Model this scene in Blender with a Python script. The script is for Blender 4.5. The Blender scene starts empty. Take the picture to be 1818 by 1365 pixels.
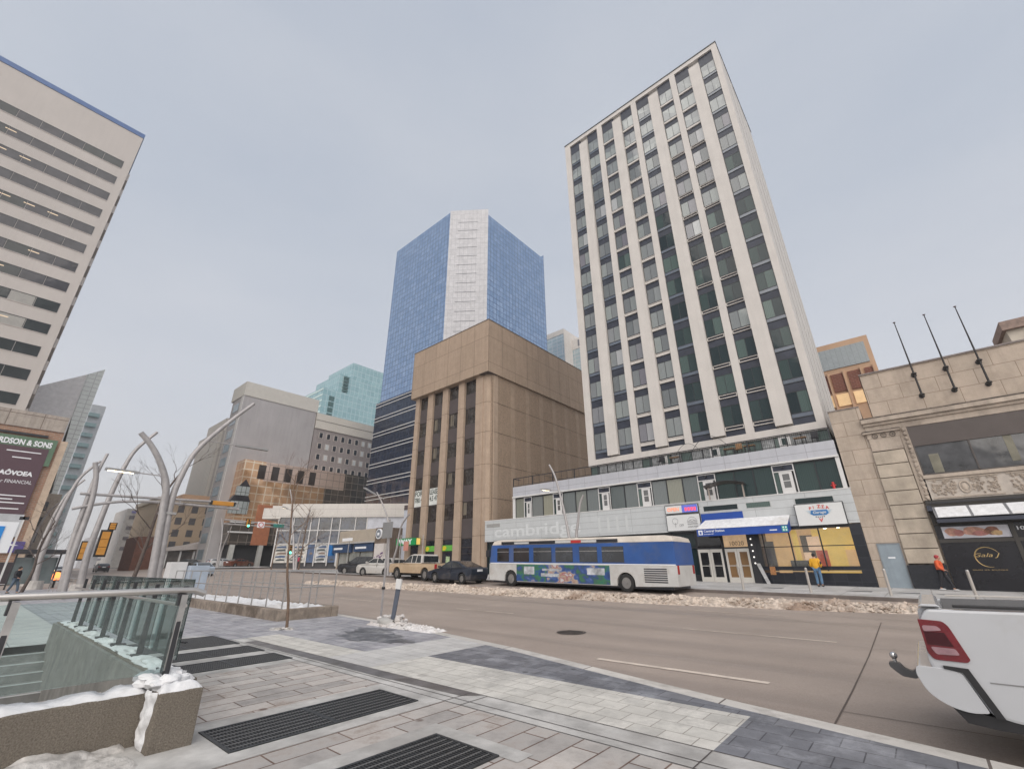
import bpy, bmesh, math, random
from mathutils import Vector, Matrix, noise
R = random.Random(7)
scene = bpy.context.scene
COL = scene.collection
PI = math.pi
rad = math.radians

# ------------------------------------------------------------------ mesh builder
class MB:
    def __init__(s): s.v = []; s.f = []; s.m = []
    def add(s, vs, fs, m=0):
        n = len(s.v); s.v += [tuple(p) for p in vs]
        for f in fs: s.f.append(tuple(i + n for i in f)); s.m.append(m)
        return s
    def box(s, x0, x1, y0, y1, z0, z1, m=0):
        return s.add([(x0,y0,z0),(x1,y0,z0),(x1,y1,z0),(x0,y1,z0),(x0,y0,z1),(x1,y0,z1),(x1,y1,z1),(x0,y1,z1)],
            [(0,3,2,1),(4,5,6,7),(0,1,5,4),(1,2,6,5),(2,3,7,6),(3,0,4,7)], m)
    def poly(s, pts, m=0): return s.add(pts, [tuple(range(len(pts)))], m)
    def prism(s, pts, ax, a, b, m=0):
        # pts 2d in the two other axes (x,z) for ax=1, (y,z) for ax=0, (x,y) for ax=2
        def P(p, t):
            return (t,p[0],p[1]) if ax == 0 else ((p[0],t,p[1]) if ax == 1 else (p[0],p[1],t))
        n = len(pts)
        vs = [P(p,a) for p in pts] + [P(p,b) for p in pts]
        fs = [tuple(range(n)), tuple(range(2*n-1, n-1, -1))] + [(i,(i+1)%n,n+(i+1)%n,n+i) for i in range(n)]
        return s.add(vs, fs, m)
    def tube(s, path, r, n=8, m=0, cap=True):
        path = [Vector(p) for p in path]; k = len(path)
        rs = r if isinstance(r, (list,tuple)) else [r]*k
        rings = []; up = None
        for i,p in enumerate(path):
            d = (path[min(i+1,k-1)] - path[max(i-1,0)])
            if d.length < 1e-9: d = Vector((0,0,1))
            d.normalize()
            if up is None:
                up = Vector((0,0,1)) if abs(d.z) < .9 else Vector((1,0,0))
            a = d.cross(up)
            if a.length < 1e-4: a = d.cross(Vector((0,1,0)))
            a.normalize(); b = a.cross(d).normalized(); up = b
            rings.append([p + (a*math.cos(t*2*PI/n) + b*math.sin(t*2*PI/n))*rs[i] for t in range(n)])
        vs = [q for rg in rings for q in rg]; fs = []
        for i in range(k-1):
            for t in range(n):
                u = (t+1) % n
                fs.append((i*n+t, i*n+u, (i+1)*n+u, (i+1)*n+t))
        if cap: fs += [tuple(range(n))[::-1], tuple(range((k-1)*n, k*n))]
        return s.add(vs, fs, m)
    def blob(s, c, rx, ry, rz, m=0, seed=0, amp=.25, nu=9, nv=6, fq=1.3):
        vs = []; fs = []
        for j in range(nv+1):
            th = PI*j/nv
            for i in range(nu):
                ph = 2*PI*i/nu
                d = Vector((math.sin(th)*math.cos(ph), math.sin(th)*math.sin(ph), math.cos(th)))
                k = 1 + amp*noise.noise(d*fq + Vector((seed*3.1,seed*1.7,seed)))*2
                vs.append((c[0]+d.x*rx*k, c[1]+d.y*ry*k, c[2]+d.z*rz*k))
        for j in range(nv):
            for i in range(nu):
                u = (i+1) % nu
                fs.append((j*nu+i, j*nu+u, (j+1)*nu+u, (j+1)*nu+i))
        return s.add(vs, fs, m)
    def xf(s, M):
        s.v = [tuple(M @ Vector(p)) for p in s.v]; return s
    def merge(s, o, m=None):
        return s.add(o.v, [], 0) if not o.f else s._mg(o, m)
    def _mg(s, o, m):
        n = len(s.v); s.v += o.v
        for f,k in zip(o.f,o.m): s.f.append(tuple(i+n for i in f)); s.m.append(k if m is None else m)
        return s

def fillet(pts, r, n=4):
    """round the corners of a 2d outline; r is one radius or one per corner"""
    out = []; k = len(pts)
    for i in range(k):
        p = Vector(pts[i]); a = Vector(pts[i-1])-p; b = Vector(pts[(i+1)%k])-p
        q = r[i] if isinstance(r,(list,tuple)) else r
        q = min(q, a.length*.45, b.length*.45)
        if q < 1e-4: out.append(tuple(p)); continue
        s = p+a.normalized()*q; e = p+b.normalized()*q
        for j in range(n+1):
            t = j/n; out.append(tuple(s*(1-t)**2+p*2*t*(1-t)+e*t*t))
    return out
def rootloc(p):
    v = Vector((0,0,0))
    while p is not None: v = v + p.location; p = p.parent
    return v
def build(name, mb, mats, parent=None, smooth=False, bevel=0, label=None, kind=None, loc=None):
    """one mesh object; vertices are given in the frame of the scene (or of a thing still standing at the origin)"""
    if not isinstance(mats, (list,tuple)): mats = [mats]
    off = rootloc(parent) if parent is not None else (Vector(loc) if loc else Vector((0,0,0)))
    me = bpy.data.meshes.new(name)
    me.from_pydata([tuple(Vector(p)-off) for p in mb.v], [], mb.f)
    for m in mats: me.materials.append(m)
    me.polygons.foreach_set('material_index', mb.m)
    bm = bmesh.new(); bm.from_mesh(me)
    bmesh.ops.remove_doubles(bm, verts=bm.verts, dist=1e-5) if smooth else None
    bmesh.ops.recalc_face_normals(bm, faces=bm.faces)
    if bevel:
        es = [e for e in bm.edges if len(e.link_faces) == 2 and e.calc_face_angle(0) > .35]
        bmesh.ops.bevel(bm, geom=es, offset=bevel, segments=2, affect='EDGES', profile=.6, clamp_overlap=True)
    if smooth:
        for f in bm.faces: f.smooth = True
        for e in bm.edges:
            if len(e.link_faces) == 2 and e.calc_face_angle(0) > .8: e.smooth = False
    bm.to_mesh(me); bm.free()
    o = bpy.data.objects.new(name, me); COL.objects.link(o)
    if parent is not None: o.parent = parent
    elif loc: o.location = loc
    if label: o['label'] = label
    if kind: o['kind'] = kind
    return o
def tag(o, label, cat, group=None):
    o['label'] = label; o['category'] = cat
    if group: o['group'] = group
    return o
def thing(name, label, cat, loc=(0,0,0), rz=0, group=None):
    o = bpy.data.objects.new(name, None); COL.objects.link(o)
    o.location = loc; o.rotation_euler = (0,0,rz); o.empty_display_size = .2
    return tag(o, label, cat, group)
def copy_tree(o, parent=None):
    c = o.copy(); COL.objects.link(c)
    if parent is not None: c.parent = parent
    for ch in list(o.children): copy_tree(ch, c)
    return c
def text_mb(txt, size, depth=.01, shear=0, spacing=1, bold=0):
    """default font lettering, x right, z up, facing -y, lower-left at the origin"""
    cu = bpy.data.curves.new('t', 'FONT'); cu.body = txt; cu.size = size; cu.shear = shear
    cu.space_character = spacing; cu.offset = bold; cu.resolution_u = 3; cu.extrude = depth/2
    ob = bpy.data.objects.new('t', cu); COL.objects.link(ob)
    dg = bpy.context.evaluated_depsgraph_get(); me = ob.evaluated_get(dg).to_mesh()
    mb = MB(); mb.add([(v.co.x, -v.co.z, v.co.y) for v in me.vertices], [tuple(p.vertices) for p in me.polygons])
    ob.evaluated_get(dg).to_mesh_clear(); bpy.data.objects.remove(ob); bpy.data.curves.remove(cu)
    return mb
def put_text(txt, x, y, z, w=None, h=.3, rz=0, **k):
    """text scaled to cap height h and (if given) width w, standing in the plane y"""
    mb = text_mb(txt, 1.0, **k)
    xs = [p[0] for p in mb.v]; zs = [p[2] for p in mb.v]
    x0, x1, z0, z1 = min(xs), max(xs), min(zs), max(zs)
    sz = h/(z1-z0); sx = (w/(x1-x0)) if w else sz
    M = Matrix.Translation((x,y,z)) @ Matrix.Rotation(rz,4,'Z')
    mb.v = [tuple(M @ Vector(((p[0]-x0)*sx, p[1], (p[2]-z0)*sz))) for p in mb.v]
    return mb

# ------------------------------------------------------------------ materials
def nmat(name):
    m = bpy.data.materials.new(name); m.use_nodes = True
    nt = m.node_tree; return m, nt, nt.nodes, nt.links, nt.nodes['Principled BSDF']
def coords(N, L, mode='obj'):
    tc = N.new('ShaderNodeTexCoord'); return tc.outputs['Object']
def ramp2(N, L, fac, a, b, p0=.3, p1=.7):
    r = N.new('ShaderNodeValToRGB'); r.color_ramp.elements[0].color = (*a,1); r.color_ramp.elements[1].color = (*b,1)
    r.color_ramp.elements[0].position = p0; r.color_ramp.elements[1].position = p1
    L.new(fac, r.inputs[0]); return r.outputs[0]
def mixc(N, L, fac, a, b, mode='MIX'):
    n = N.new('ShaderNodeMix'); n.data_type = 'RGBA'; n.blend_type = mode
    if isinstance(fac,(int,float)): n.inputs[0].default_value = fac
    else: L.new(fac, n.inputs[0])
    for i,c in ((6,a),(7,b)):
        if isinstance(c, tuple): n.inputs[i].default_value = (*c,1)
        else: L.new(c, n.inputs[i])
    return n.outputs[2]
def noisetex(N, L, vec, scale, detail=4, rough=.6, stretch=None):
    if stretch:
        mp = N.new('ShaderNodeMapping'); mp.inputs['Scale'].default_value = stretch; L.new(vec, mp.inputs[0]); vec = mp.outputs[0]
    n = N.new('ShaderNodeTexNoise'); n.inputs['Scale'].default_value = scale; n.inputs['Detail'].default_value = detail
    n.inputs['Roughness'].default_value = rough; L.new(vec, n.inputs['Vector']); return n.outputs['Fac']
def bump(N, L, b, h, strength=.3, dist=.02):
    n = N.new('ShaderNodeBump'); n.inputs['Strength'].default_value = strength; n.inputs['Distance'].default_value = dist
    L.new(h, n.inputs['Height']); L.new(n.outputs[0], b.inputs['Normal'])
def P(name, col, rough=.6, metal=0, var=.12, vs=1.5, bmp=0, bs=30, spec=None, emit=None, es=0, streak=0, coat=0, stain=None):
    """plain surface with mottling; streak = vertical weather streaks, stain = (colour, amount)"""
    m,nt,N,L,b = nmat(name); v = coords(N,L)
    c = tuple(col)
    lo = tuple(x*(1-var) for x in c); hi = tuple(min(1,x*(1+var)) for x in c)
    out = ramp2(N,L,noisetex(N,L,v,vs),lo,hi)
    if streak:
        s = noisetex(N,L,v,1.0,5,.7,(2.5,2.5,.18))
        out = mixc(N,L,ramp2(N,L,s,(0,0,0),(streak,)*3,.45,.75),out,tuple(x*.45 for x in c))
    if stain:
        s = noisetex(N,L,v,.5,6,.7)
        out = mixc(N,L,ramp2(N,L,s,(0,0,0),(stain[1],)*3,.5,.62),out,tuple(stain[0]))
    L.new(out,b.inputs['Base Color'])
    b.inputs['Roughness'].default_value = rough; b.inputs['Metallic'].default_value = metal
    if spec is not None: b.inputs['Specular IOR Level'].default_value = spec
    if coat: b.inputs['Coat Weight'].default_value = coat; b.inputs['Coat Roughness'].default_value = .08
    if bmp: bump(N,L,b,noisetex(N,L,v,bs,5,.7),bmp)
    if emit: b.inputs['Emission Color'].default_value = (*emit,1); b.inputs['Emission Strength'].default_value = es
    return m
def GRID(name, c1, c2, mortar, w, h, ms=.02, off=0, rough=.6, metal=0, bmp=.3, axes='wall', streak=0, nz=.1, smooth=.0, bias=0, rotz=0, mrough=None, wav=0, spots=None, dots=None):
    """joint grid; axes: wall (x+y , z), xy, yx (long along y)"""
    m,nt,N,L,b = nmat(name); v = coords(N,L)
    sp = N.new('ShaderNodeSeparateXYZ')
    if rotz:
        mp = N.new('ShaderNodeMapping'); mp.inputs['Rotation'].default_value = (0,0,rotz); L.new(v, mp.inputs[0]); L.new(mp.outputs[0], sp.inputs[0])
    else: L.new(v, sp.inputs[0])
    cb = N.new('ShaderNodeCombineXYZ')
    if axes == 'wall':
        a = N.new('ShaderNodeMath'); a.operation = 'ADD'; L.new(sp.outputs[0],a.inputs[0]); L.new(sp.outputs[1],a.inputs[1])
        L.new(a.outputs[0],cb.inputs[0]); L.new(sp.outputs[2],cb.inputs[1])
    elif axes == 'xy': L.new(sp.outputs[0],cb.inputs[0]); L.new(sp.outputs[1],cb.inputs[1])
    else: L.new(sp.outputs[1],cb.inputs[0]); L.new(sp.outputs[0],cb.inputs[1])
    bt = N.new('ShaderNodeTexBrick'); bt.offset = off; bt.squash = 1; bt.offset_frequency = 2
    bt.inputs['Scale'].default_value = 1; bt.inputs['Mortar Size'].default_value = ms; bt.inputs['Mortar Smooth'].default_value = smooth
    bt.inputs['Brick Width'].default_value = w; bt.inputs['Row Height'].default_value = h; bt.inputs['Bias'].default_value = bias
    bt.inputs['Color1'].default_value = (*c1,1); bt.inputs['Color2'].default_value = (*c2,1); bt.inputs['Mortar'].default_value = (*mortar,1)
    L.new(cb.outputs[0], bt.inputs['Vector'])
    n = noisetex(N,L,v,1.3,6,.7)
    out = mixc(N,L,1.0,bt.outputs['Color'],ramp2(N,L,n,(1-nz,)*3,(1+nz,)*3,.25,.75),'MULTIPLY')
    if streak:
        s = noisetex(N,L,v,1.0,5,.7,(2.5,2.5,.15))
        out = mixc(N,L,ramp2(N,L,s,(0,0,0),(streak,)*3,.45,.75),out,tuple(x*.4 for x in c1))
    if spots:
        s = noisetex(N,L,v,spots[1],6,.72)
        out = mixc(N,L,ramp2(N,L,s,(0,0,0),(spots[2],)*3,.5,.66),out,tuple(spots[0]))
    if dots:
        vo = N.new('ShaderNodeTexVoronoi'); vo.inputs['Scale'].default_value = dots[1]; L.new(v,vo.inputs['Vector'])
        out = mixc(N,L,ramp2(N,L,vo.outputs['Distance'],(dots[2],)*3,(0,0,0),dots[3],dots[3]+.05),out,tuple(dots[0]))
        out = mixc(N,L,ramp2(N,L,noisetex(N,L,v,7,5,.8),(0,0,0),(.45,)*3,.5,.75),out,tuple(x*.62 for x in c1))
    L.new(out,b.inputs['Base Color'])
    b.inputs['Roughness'].default_value = rough; b.inputs['Metallic'].default_value = metal
    if bmp:
        inv = N.new('ShaderNodeMath'); inv.operation = 'SUBTRACT'; inv.inputs[0].default_value = 1; L.new(bt.outputs['Fac'],inv.inputs[1])
        h_ = inv.outputs[0]
        if wav:
            w2 = noisetex(N,L,v,.35,2,.5); mu = N.new('ShaderNodeMath'); mu.operation = 'MULTIPLY_ADD'
            L.new(w2,mu.inputs[0]); mu.inputs[1].default_value = wav; L.new(h_,mu.inputs[2]); h_ = mu.outputs[0]
        bump(N,L,b,h_,bmp,.02)
    return m
def GLASS(name, col, rough=.05, metal=0, spec=.8, wav=.03, vs=.5, var=.3, coat=0):
    """opaque window glass, slightly wavy, as seen by day"""
    m,nt,N,L,b = nmat(name); v = coords(N,L)
    L.new(ramp2(N,L,noisetex(N,L,v,vs,3),tuple(x*(1-var) for x in col),tuple(min(1,x*(1+var)) for x in col)),b.inputs['Base Color'])
    b.inputs['Roughness'].default_value = rough; b.inputs['Metallic'].default_value = metal
    b.inputs['Specular IOR Level'].default_value = spec
    if coat: b.inputs['Coat Weight'].default_value = coat; b.inputs['Coat Roughness'].default_value = .02
    bump(N,L,b,noisetex(N,L,v,.8,2,.4),wav,.4)
    return m
def EMIT(name, col, s): return P(name, (.02,.02,.02), .5, var=0, emit=col, es=s)
def CLEAR(name, tint, alpha=.25, dirt=.2):
    """tinted clear glass: see-through with a reflecting surface and a little grime"""
    m,nt,N,L,b = nmat(name); N.remove(b); v = coords(N,L)
    out = N['Material Output']
    tr = N.new('ShaderNodeBsdfTransparent'); tr.inputs[0].default_value = (*tint,1)
    gl = N.new('ShaderNodeBsdfGlossy'); gl.inputs['Roughness'].default_value = .02; gl.inputs[0].default_value = (.9,.95,.95,1)
    fr = N.new('ShaderNodeFresnel'); fr.inputs[0].default_value = 1.5
    m1 = N.new('ShaderNodeMixShader'); L.new(fr.outputs[0],m1.inputs[0]); L.new(tr.outputs[0],m1.inputs[1]); L.new(gl.outputs[0],m1.inputs[2])
    df = N.new('ShaderNodeBsdfDiffuse'); df.inputs[0].default_value = (.62,.68,.68,1)
    m2 = N.new('ShaderNodeMixShader'); L.new(ramp2(N,L,noisetex(N,L,v,3,6,.75),(dirt*.15,)*3,(dirt,)*3,.35,.8),m2.inputs[0])
    L.new(m1.outputs[0],m2.inputs[1]); L.new(df.outputs[0],m2.inputs[2]); L.new(m2.outputs[0],out.inputs[0])
    return m

def ROAD(name):
    m,nt,N,L,b = nmat(name); v = coords(N,L)
    base = ramp2(N,L,noisetex(N,L,v,.3,6,.65),(.28,.226,.19),(.40,.328,.28),.3,.7)
    trk = noisetex(N,L,v,1.0,3,.55,(.035,.95,1)); out = mixc(N,L,ramp2(N,L,trk,(0,0,0),(.55,)*3,.42,.66),base,(.20,.162,.138))
    salt = noisetex(N,L,v,1.0,5,.7,(.10,1.6,1)); out = mixc(N,L,ramp2(N,L,salt,(0,0,0),(.4,)*3,.54,.75),out,(.46,.39,.345))
    grit = noisetex(N,L,v,38,4,.8); out = mixc(N,L,.35,out,ramp2(N,L,grit,(.13,.11,.1),(.42,.36,.32),.3,.72))
    L.new(out,b.inputs['Base Color']); L.new(ramp2(N,L,trk,(.75,)*3,(.42,)*3,.4,.7),b.inputs['Roughness']); bump(N,L,b,noisetex(N,L,v,70,5,.75),.5)
    return m

# ------------------------------------------------------------------ camera, world, light
yaw,pit,rol = rad(40.695), rad(22.306), rad(-.4987)
fw = Vector((-math.sin(yaw)*math.cos(pit), math.cos(yaw)*math.cos(pit), math.sin(pit)))
rt = Vector((math.cos(yaw), math.sin(yaw), 0)); up = rt.cross(fw)
RT = math.cos(rol)*rt + math.sin(rol)*up; UP = -math.sin(rol)*rt + math.cos(rol)*up
cd = bpy.data.cameras.new('camera'); cam = bpy.data.objects.new('camera', cd); COL.objects.link(cam)
cd.sensor_width = 36; cd.lens = 778.65/1818*36; cd.clip_start = .05; cd.clip_end = 3000
M = Matrix((RT,UP,-fw)).transposed().to_4x4(); M.translation = Vector((0,0,1.65)); cam.matrix_world = M
scene.camera = cam

SUN_EL, SUN_AZ = 40, 140      # azimuth clockwise from +Y: the light comes from behind the camera
w = bpy.data.worlds.new('World'); scene.world = w; w.use_nodes = True
N,L = w.node_tree.nodes, w.node_tree.links
bg = N['Background']; sky = N.new('ShaderNodeTexSky'); sky.sky_type = 'NISHITA'; sky.sun_disc = False
sky.sun_elevation = rad(SUN_EL); sky.sun_rotation = rad(SUN_AZ); sky.dust_density = 3; sky.air_density = 1.2
tc = N.new('ShaderNodeTexCoord'); sp = N.new('ShaderNodeSeparateXYZ'); L.new(tc.outputs['Generated'], sp.inputs[0])
rp = N.new('ShaderNodeValToRGB'); L.new(sp.outputs[2], rp.inputs[0]); cr = rp.color_ramp
# thin even cloud: values are multiplied by the background strength
cr.elements[0].position = 0; cr.elements[0].color = (3.6,3.5,3.52,1)
cr.elements[1].position = 1; cr.elements[1].color = (2.42,2.62,2.98,1)
for p,c in ((.12,(3.5,3.43,3.5)),(.32,(3.1,3.17,3.38)),(.6,(2.68,2.85,3.16))):
    e = cr.elements.new(p); e.color = (*c,1)
cn = N.new('ShaderNodeTexNoise'); cn.inputs['Scale'].default_value = 1.6; cn.inputs['Detail'].default_value = 5
mp = N.new('ShaderNodeMapping'); mp.inputs['Scale'].default_value = (1,1,2.6); L.new(tc.outputs['Generated'],mp.inputs[0]); L.new(mp.outputs[0],cn.inputs['Vector'])
cr2 = ramp2(N,L,cn.outputs['Fac'],(.93,.94,.955),(1.07,1.05,1.025),.35,.7)
cl = mixc(N,L,1.0,rp.outputs[0],cr2,'MULTIPLY')
L.new(mixc(N,L,.9,sky.outputs[0],cl), bg.inputs[0]); bg.inputs[1].default_value = .106
sd = bpy.data.lights.new('sun','SUN'); sd.energy = 1.5; sd.angle = rad(85); sd.color = (1,.93,.85)
so = bpy.data.objects.new('sun', sd); COL.objects.link(so)
az,el = rad(SUN_AZ), rad(SUN_EL)
sdir = Vector((math.sin(az)*math.cos(el), math.cos(az)*math.cos(el), math.sin(el)))
so.rotation_euler = (-sdir).to_track_quat('-Z','Y').to_euler()
vs_ = scene.view_settings; vs_.view_transform = 'Standard'; vs_.look = 'None'; vs_.exposure = 1.03; vs_.gamma = 1

# ------------------------------------------------------------------ ground levels
KP = [(-200,9.9),(-25,9.9),(-17.8,9.75),(-13,9.3),(-9.7,8.76),(-7,8.25),(-4.65,7.63),(-2.32,7.03),(-1.08,6.76),(-.2,6.57),(.4,6.43),(3,5.9),(8,5.2),(40,5.0)]
def lerp(P_, x):
    if x <= P_[0][0]: return P_[0][1]
    for (a,b),(c,d) in zip(P_,P_[1:]):
        if x <= c: return b + (d-b)*(x-a)/(c-a)
    return P_[-1][1]
def ky(x): return lerp(KP,x)
def zr(x,y):
    t = min(max((y-7)/17.5,0),1); return -.15 + (min(max(y,4),24.5)-7)*.0175 + t*(-.0155*max(min(x,8),-90))
def zf(x,y): return zr(x,24.5) + .13 + (y-24.5)*.006
def sheet(xs, ys, zfun, skip=None):
    mb = MB(); nx,ny = len(xs),len(ys)
    vs = [(x,(y(x) if callable(y) else y),0) for x in xs for y in ys]
    vs = [(a,b,zfun(a,b)) for a,b,_ in vs]
    fs = []
    for i in range(nx-1):
        for j in range(ny-1):
            if skip and skip((xs[i]+xs[i+1])/2, j): continue
            fs.append((i*ny+j,(i+1)*ny+j,(i+1)*ny+j+1,i*ny+j+1))
    return mb.add(vs,fs)
def strip(mb, pts, w0, w1, z0, z1=None, m=0): pass
# ------------------------------------------------------------------ shared materials
asphalt = ROAD('asphalt')
ground_m = P('ground', (.2,.18,.165), .9, bmp=.3)
concrete = P('concrete', (.36,.35,.335), .8, var=.15, vs=2.5, bmp=.25, bs=40, stain=((.24,.225,.21),.6))
kerb_m = GRID('kerb_stone', (.52,.495,.46), (.46,.44,.415), (.12,.1,.09), 2.4, 9, .012, rough=.8, axes='xy', nz=.18, spots=((.25,.23,.21),2,.5))
paint = P('road_paint', (.58,.5,.43), .7, var=.15, vs=5, stain=((.32,.26,.22),.7))
plank = GRID('plank_paving', (.50,.465,.435), (.34,.32,.305), (.12,.07,.052), 0.78, .305, .009, .37, .72, axes='yx', nz=.42, bmp=.6, spots=((.21,.165,.135),1.3,.75),dots=((.10,.06,.045),1.5,.8,.05))
light_pave = GRID('light_paving', (.56,.54,.50), (.48,.465,.43), (.26,.235,.21), 0.36, .3, .006, .5, .7, axes='xy', nz=.26, bmp=.4, spots=((.31,.30,.285),1.0,.75),dots=((.25,.23,.21),1.1,.5,.08))
grey_pave = GRID('grey_paving', (.115,.12,.138), (.19,.195,.215), (.05,.05,.06), .42, .3, .006, .5, .5, axes='xy', nz=.35, bmp=.5, spots=((.36,.37,.40),1.6,.55),dots=((.05,.05,.06),1.7,.85,.06))
dusk_pave = GRID('frosted_paving', (.36,.35,.37), (.25,.25,.275), (.10,.10,.11), .36, .3, .008, .5, .6, axes='xy', nz=.35, bmp=.4, spots=((.45,.45,.46),1.1,.8),dots=((.09,.09,.1),1.0,.7,.08))
mid_pave = GRID('walk_paving', (.47,.46,.45), (.42,.41,.4), (.22,.21,.2), 1.2, 1.2, .01, 0, .7, axes='xy', nz=.2, spots=((.5,.5,.5),.7,.5))
wet = P('wet_concrete', (.13,.125,.13), .35, var=.3, vs=3, stain=((.055,.045,.035),.8))
band_m = P('concrete_band', (.42,.41,.395), .7, var=.3, vs=2.2, bmp=.3, bs=50, stain=((.27,.255,.24),.6))
seam = P('joint_line', (.06,.05,.05), .8)
snow = P('snow', (.66,.665,.68), .75, var=.13, vs=5, bmp=.6, bs=22, stain=((.45,.42,.39),.55))
slush = P('slush', (.50,.48,.46), .5, var=.4, vs=9, bmp=1.0, bs=26, stain=((.17,.15,.13),.9))
bank_m = P('dirty_snow', (.46,.39,.33), .8, var=.4, vs=7, bmp=.9, bs=14, stain=((.24,.165,.12),.85))
steel = P('galvanised_steel', (.42,.41,.4), .42, .7, var=.15, vs=8)
pole_m = P('grey_pole_paint', (.36,.345,.345), .5, .25, var=.16, vs=3, streak=.3)
dark_steel = P('dark_steel', (.05,.05,.055), .5, .5)
black = P('black_paint', (.025,.025,.03), .45)
matt_black = P('matt_black', (.012,.012,.014), .9)
rock_wall = P('exposed_aggregate', (.19,.165,.135), .9, var=.42, vs=75, bmp=1.0, bs=60, stain=((.085,.07,.055),.7), streak=.3)
clear = CLEAR('railing_glass', (.87,.94,.93), dirt=.09)
white_p = P('white_paint', (.62,.615,.61), .5, var=.06)
grate_m = P('grate_steel', (.045,.048,.052), .5, .4, var=.3, vs=9)

# ------------------------------------------------------------------ ground, road, pavements
HX0,HX1,HY0,HY1 = -16.2,-6.75,-3.2,1.86
xs = [-900,-300,-150,-110,-90,-75,-60,-50,-40,-32,-25,HX0,HX1,0,8,40,400]
ys = [-400,HY0,HY1,4,7,10,14,18,24.5,30,60,150,1200]
build('ground', sheet(xs,ys,lambda x,y: zr(x,y)-.07, lambda x,j: j == 1 and HX0 < x < HX1), ground_m, kind='structure')
rx = [-300,-200,-150,-110,-90,-78,-60,-50,-40,-32]+[-25+i*1.0 for i in range(34)]+[12,20,40]
mb = MB(); n = len(rx); ts = [i/12 for i in range(13)]
vv = [(x, ky(x)+(24.5-ky(x))*t, zr(x, ky(x)+(24.5-ky(x))*t)) for x in rx for t in ts]
mb.add(vv, [(i*13+j,(i+1)*13+j,(i+1)*13+j+1,i*13+j+1) for i in range(n-1) for j in range(12)])
cx = [-80,-75,-70,-65,-58.5]
mb._mg(sheet(cx,[24.5,40,100,300],lambda x,y: zr(x,y)),None); mb._mg(sheet(cx,[-200,-50,0,9.9],lambda x,y: zr(x,y)),None)
build('road', mb, asphalt, kind='structure')
def skirt(xa,xb,step=1.0):
    k = max(1,int(abs(xb-xa)/step)); return [xa+(xb-xa)*i/k for i in range(k+1)]
def band(xa,xb,y0,y1,z=.004,step=.7):
    """flat sheet between two y limits that may follow the kerb"""
    f = lambda q,x: q(x) if callable(q) else q
    mb = MB(); X = skirt(xa,xb,step); vs = []
    for x in X: vs += [(x,f(y0,x),z),(x,f(y1,x),z)]
    return mb.add(vs,[(2*i,2*i+2,2*i+3,2*i+1) for i in range(len(X)-1)])
kin = lambda x: ky(x)-.3
mb = band(-58.5,HX0,-60,kin,0,3); mb._mg(band(HX0,HX1,HY1,kin,0),None); mb._mg(band(HX0,HX1,-60,HY0,0),None); mb._mg(band(HX1,40,-60,kin,0),None)
build('near_pavement', mb, mid_pave, kind='structure')
build('pavement_beyond_the_crossing', band(-300,-80,-60,kin,0,50), mid_pave, kind='structure')
mb = MB(); X = skirt(-58.5,30,.8); vs = []
for x in X: k = ky(x); vs += [(x,k-.3,0.001),(x,k-.02,.001),(x,k,-.02),(x,k+.01,-.2)]
mb.add(vs,[(4*i+j,4*i+4+j,4*i+5+j,4*i+1+j) for i in range(len(X)-1) for j in range(3)])
build('near_kerb', mb, kerb_m, kind='structure')
def farwalk(xa,xb):
    a = MB(); X = skirt(xa,xb,4); Ys = [24.85,26.5,29,32,34.5]
    a._mg(sheet(X,Ys,zf),None)
    b = MB(); vs = []
    for x in X: vs += [(x,24.5,zr(x,24.5)-.1),(x,24.5,zf(x,24.5)-.02),(x,24.53,zf(x,24.5)),(x,24.85,zf(x,24.85))]
    b.add(vs,[(4*i+j,4*i+4+j,4*i+5+j,4*i+1+j) for i in range(len(X)-1) for j in range(3)])
    return a,b
far_m = GRID('far_paving', (.43,.42,.41), (.36,.355,.35), (.2,.19,.18), 1.5, 1.5, .015, 0, .75, axes='xy', nz=.25, spots=((.56,.56,.57),.8,.8))
dkerb = P('wet_kerb', (.12,.1,.09), .5, var=.3, vs=2)
a,b = farwalk(-58.5,40); build('far_pavement', a, far_m, kind='structure'); build('far_kerb', b, dkerb, kind='structure')
a,b = farwalk(-300,-80); build('far_pavement', a, far_m, kind='structure'); build('far_kerb', b, dkerb, kind='structure')
plaza = MB().add([(-80,24.9,1.68),(-80,120,1.68),(-58.6,120,1.68)],[],0)
# dashes on the road
mb = MB()
def dash(x0,x1,y,w=.1):
    for i in range(4):
        a = x0+(x1-x0)*i/4; b = x0+(x1-x0)*(i+1)/4
        j = (R.random()-.5)*.012
        mb.add([(a,y-w/2+j,zr(a,y)+.006),(b,y-w/2+j,zr(b,y)+.006),(b,y+w/2+j,zr(b,y)+.006),(a,y+w/2+j,zr(a,y)+.006)],[(0,1,2,3)])
dash(-5.4,-2.3,8.84,.15); dash(1.4,4.4,8.84,.15)
for a,b in ((-14.5,-11.5),(-5.4,-1.9),(-23.5,-20.5),(-32.5,-29.5)): dash(a,b,13.35,.1)
for a,b in ((-6.76,-3.6),(-15.7,-12.6),(2,5),(-24.5,-21.6)): dash(a,b,17.45,.1)
build('lane_markings', mb, paint, kind='structure')
mb = MB()   # joints of the concrete slabs near the truck
for pts in ([(-1.28,6.85),(-1.25,9),(-1.24,12),(-1.3,17.5)],):
    for (a,b),(c,d) in zip(pts,pts[1:]):
        mb.add([(a-.011,b,zr(a,b)+.005),(a+.011,b,zr(a,b)+.005),(c+.011,d,zr(c,d)+.005),(c-.011,d,zr(c,d)+.005)],[(0,1,2,3)])
mb.add([(-1.25,7.92,zr(0,8)+.005),(6,7.92,zr(0,8)+.005),(6,7.933,zr(0,8)+.005),(-1.25,7.933,zr(0,8)+.005)],[(0,1,2,3)])
build('slab_joints', mb, P('slab_joint_brown',(.09,.07,.06),.8), kind='structure')
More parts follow.
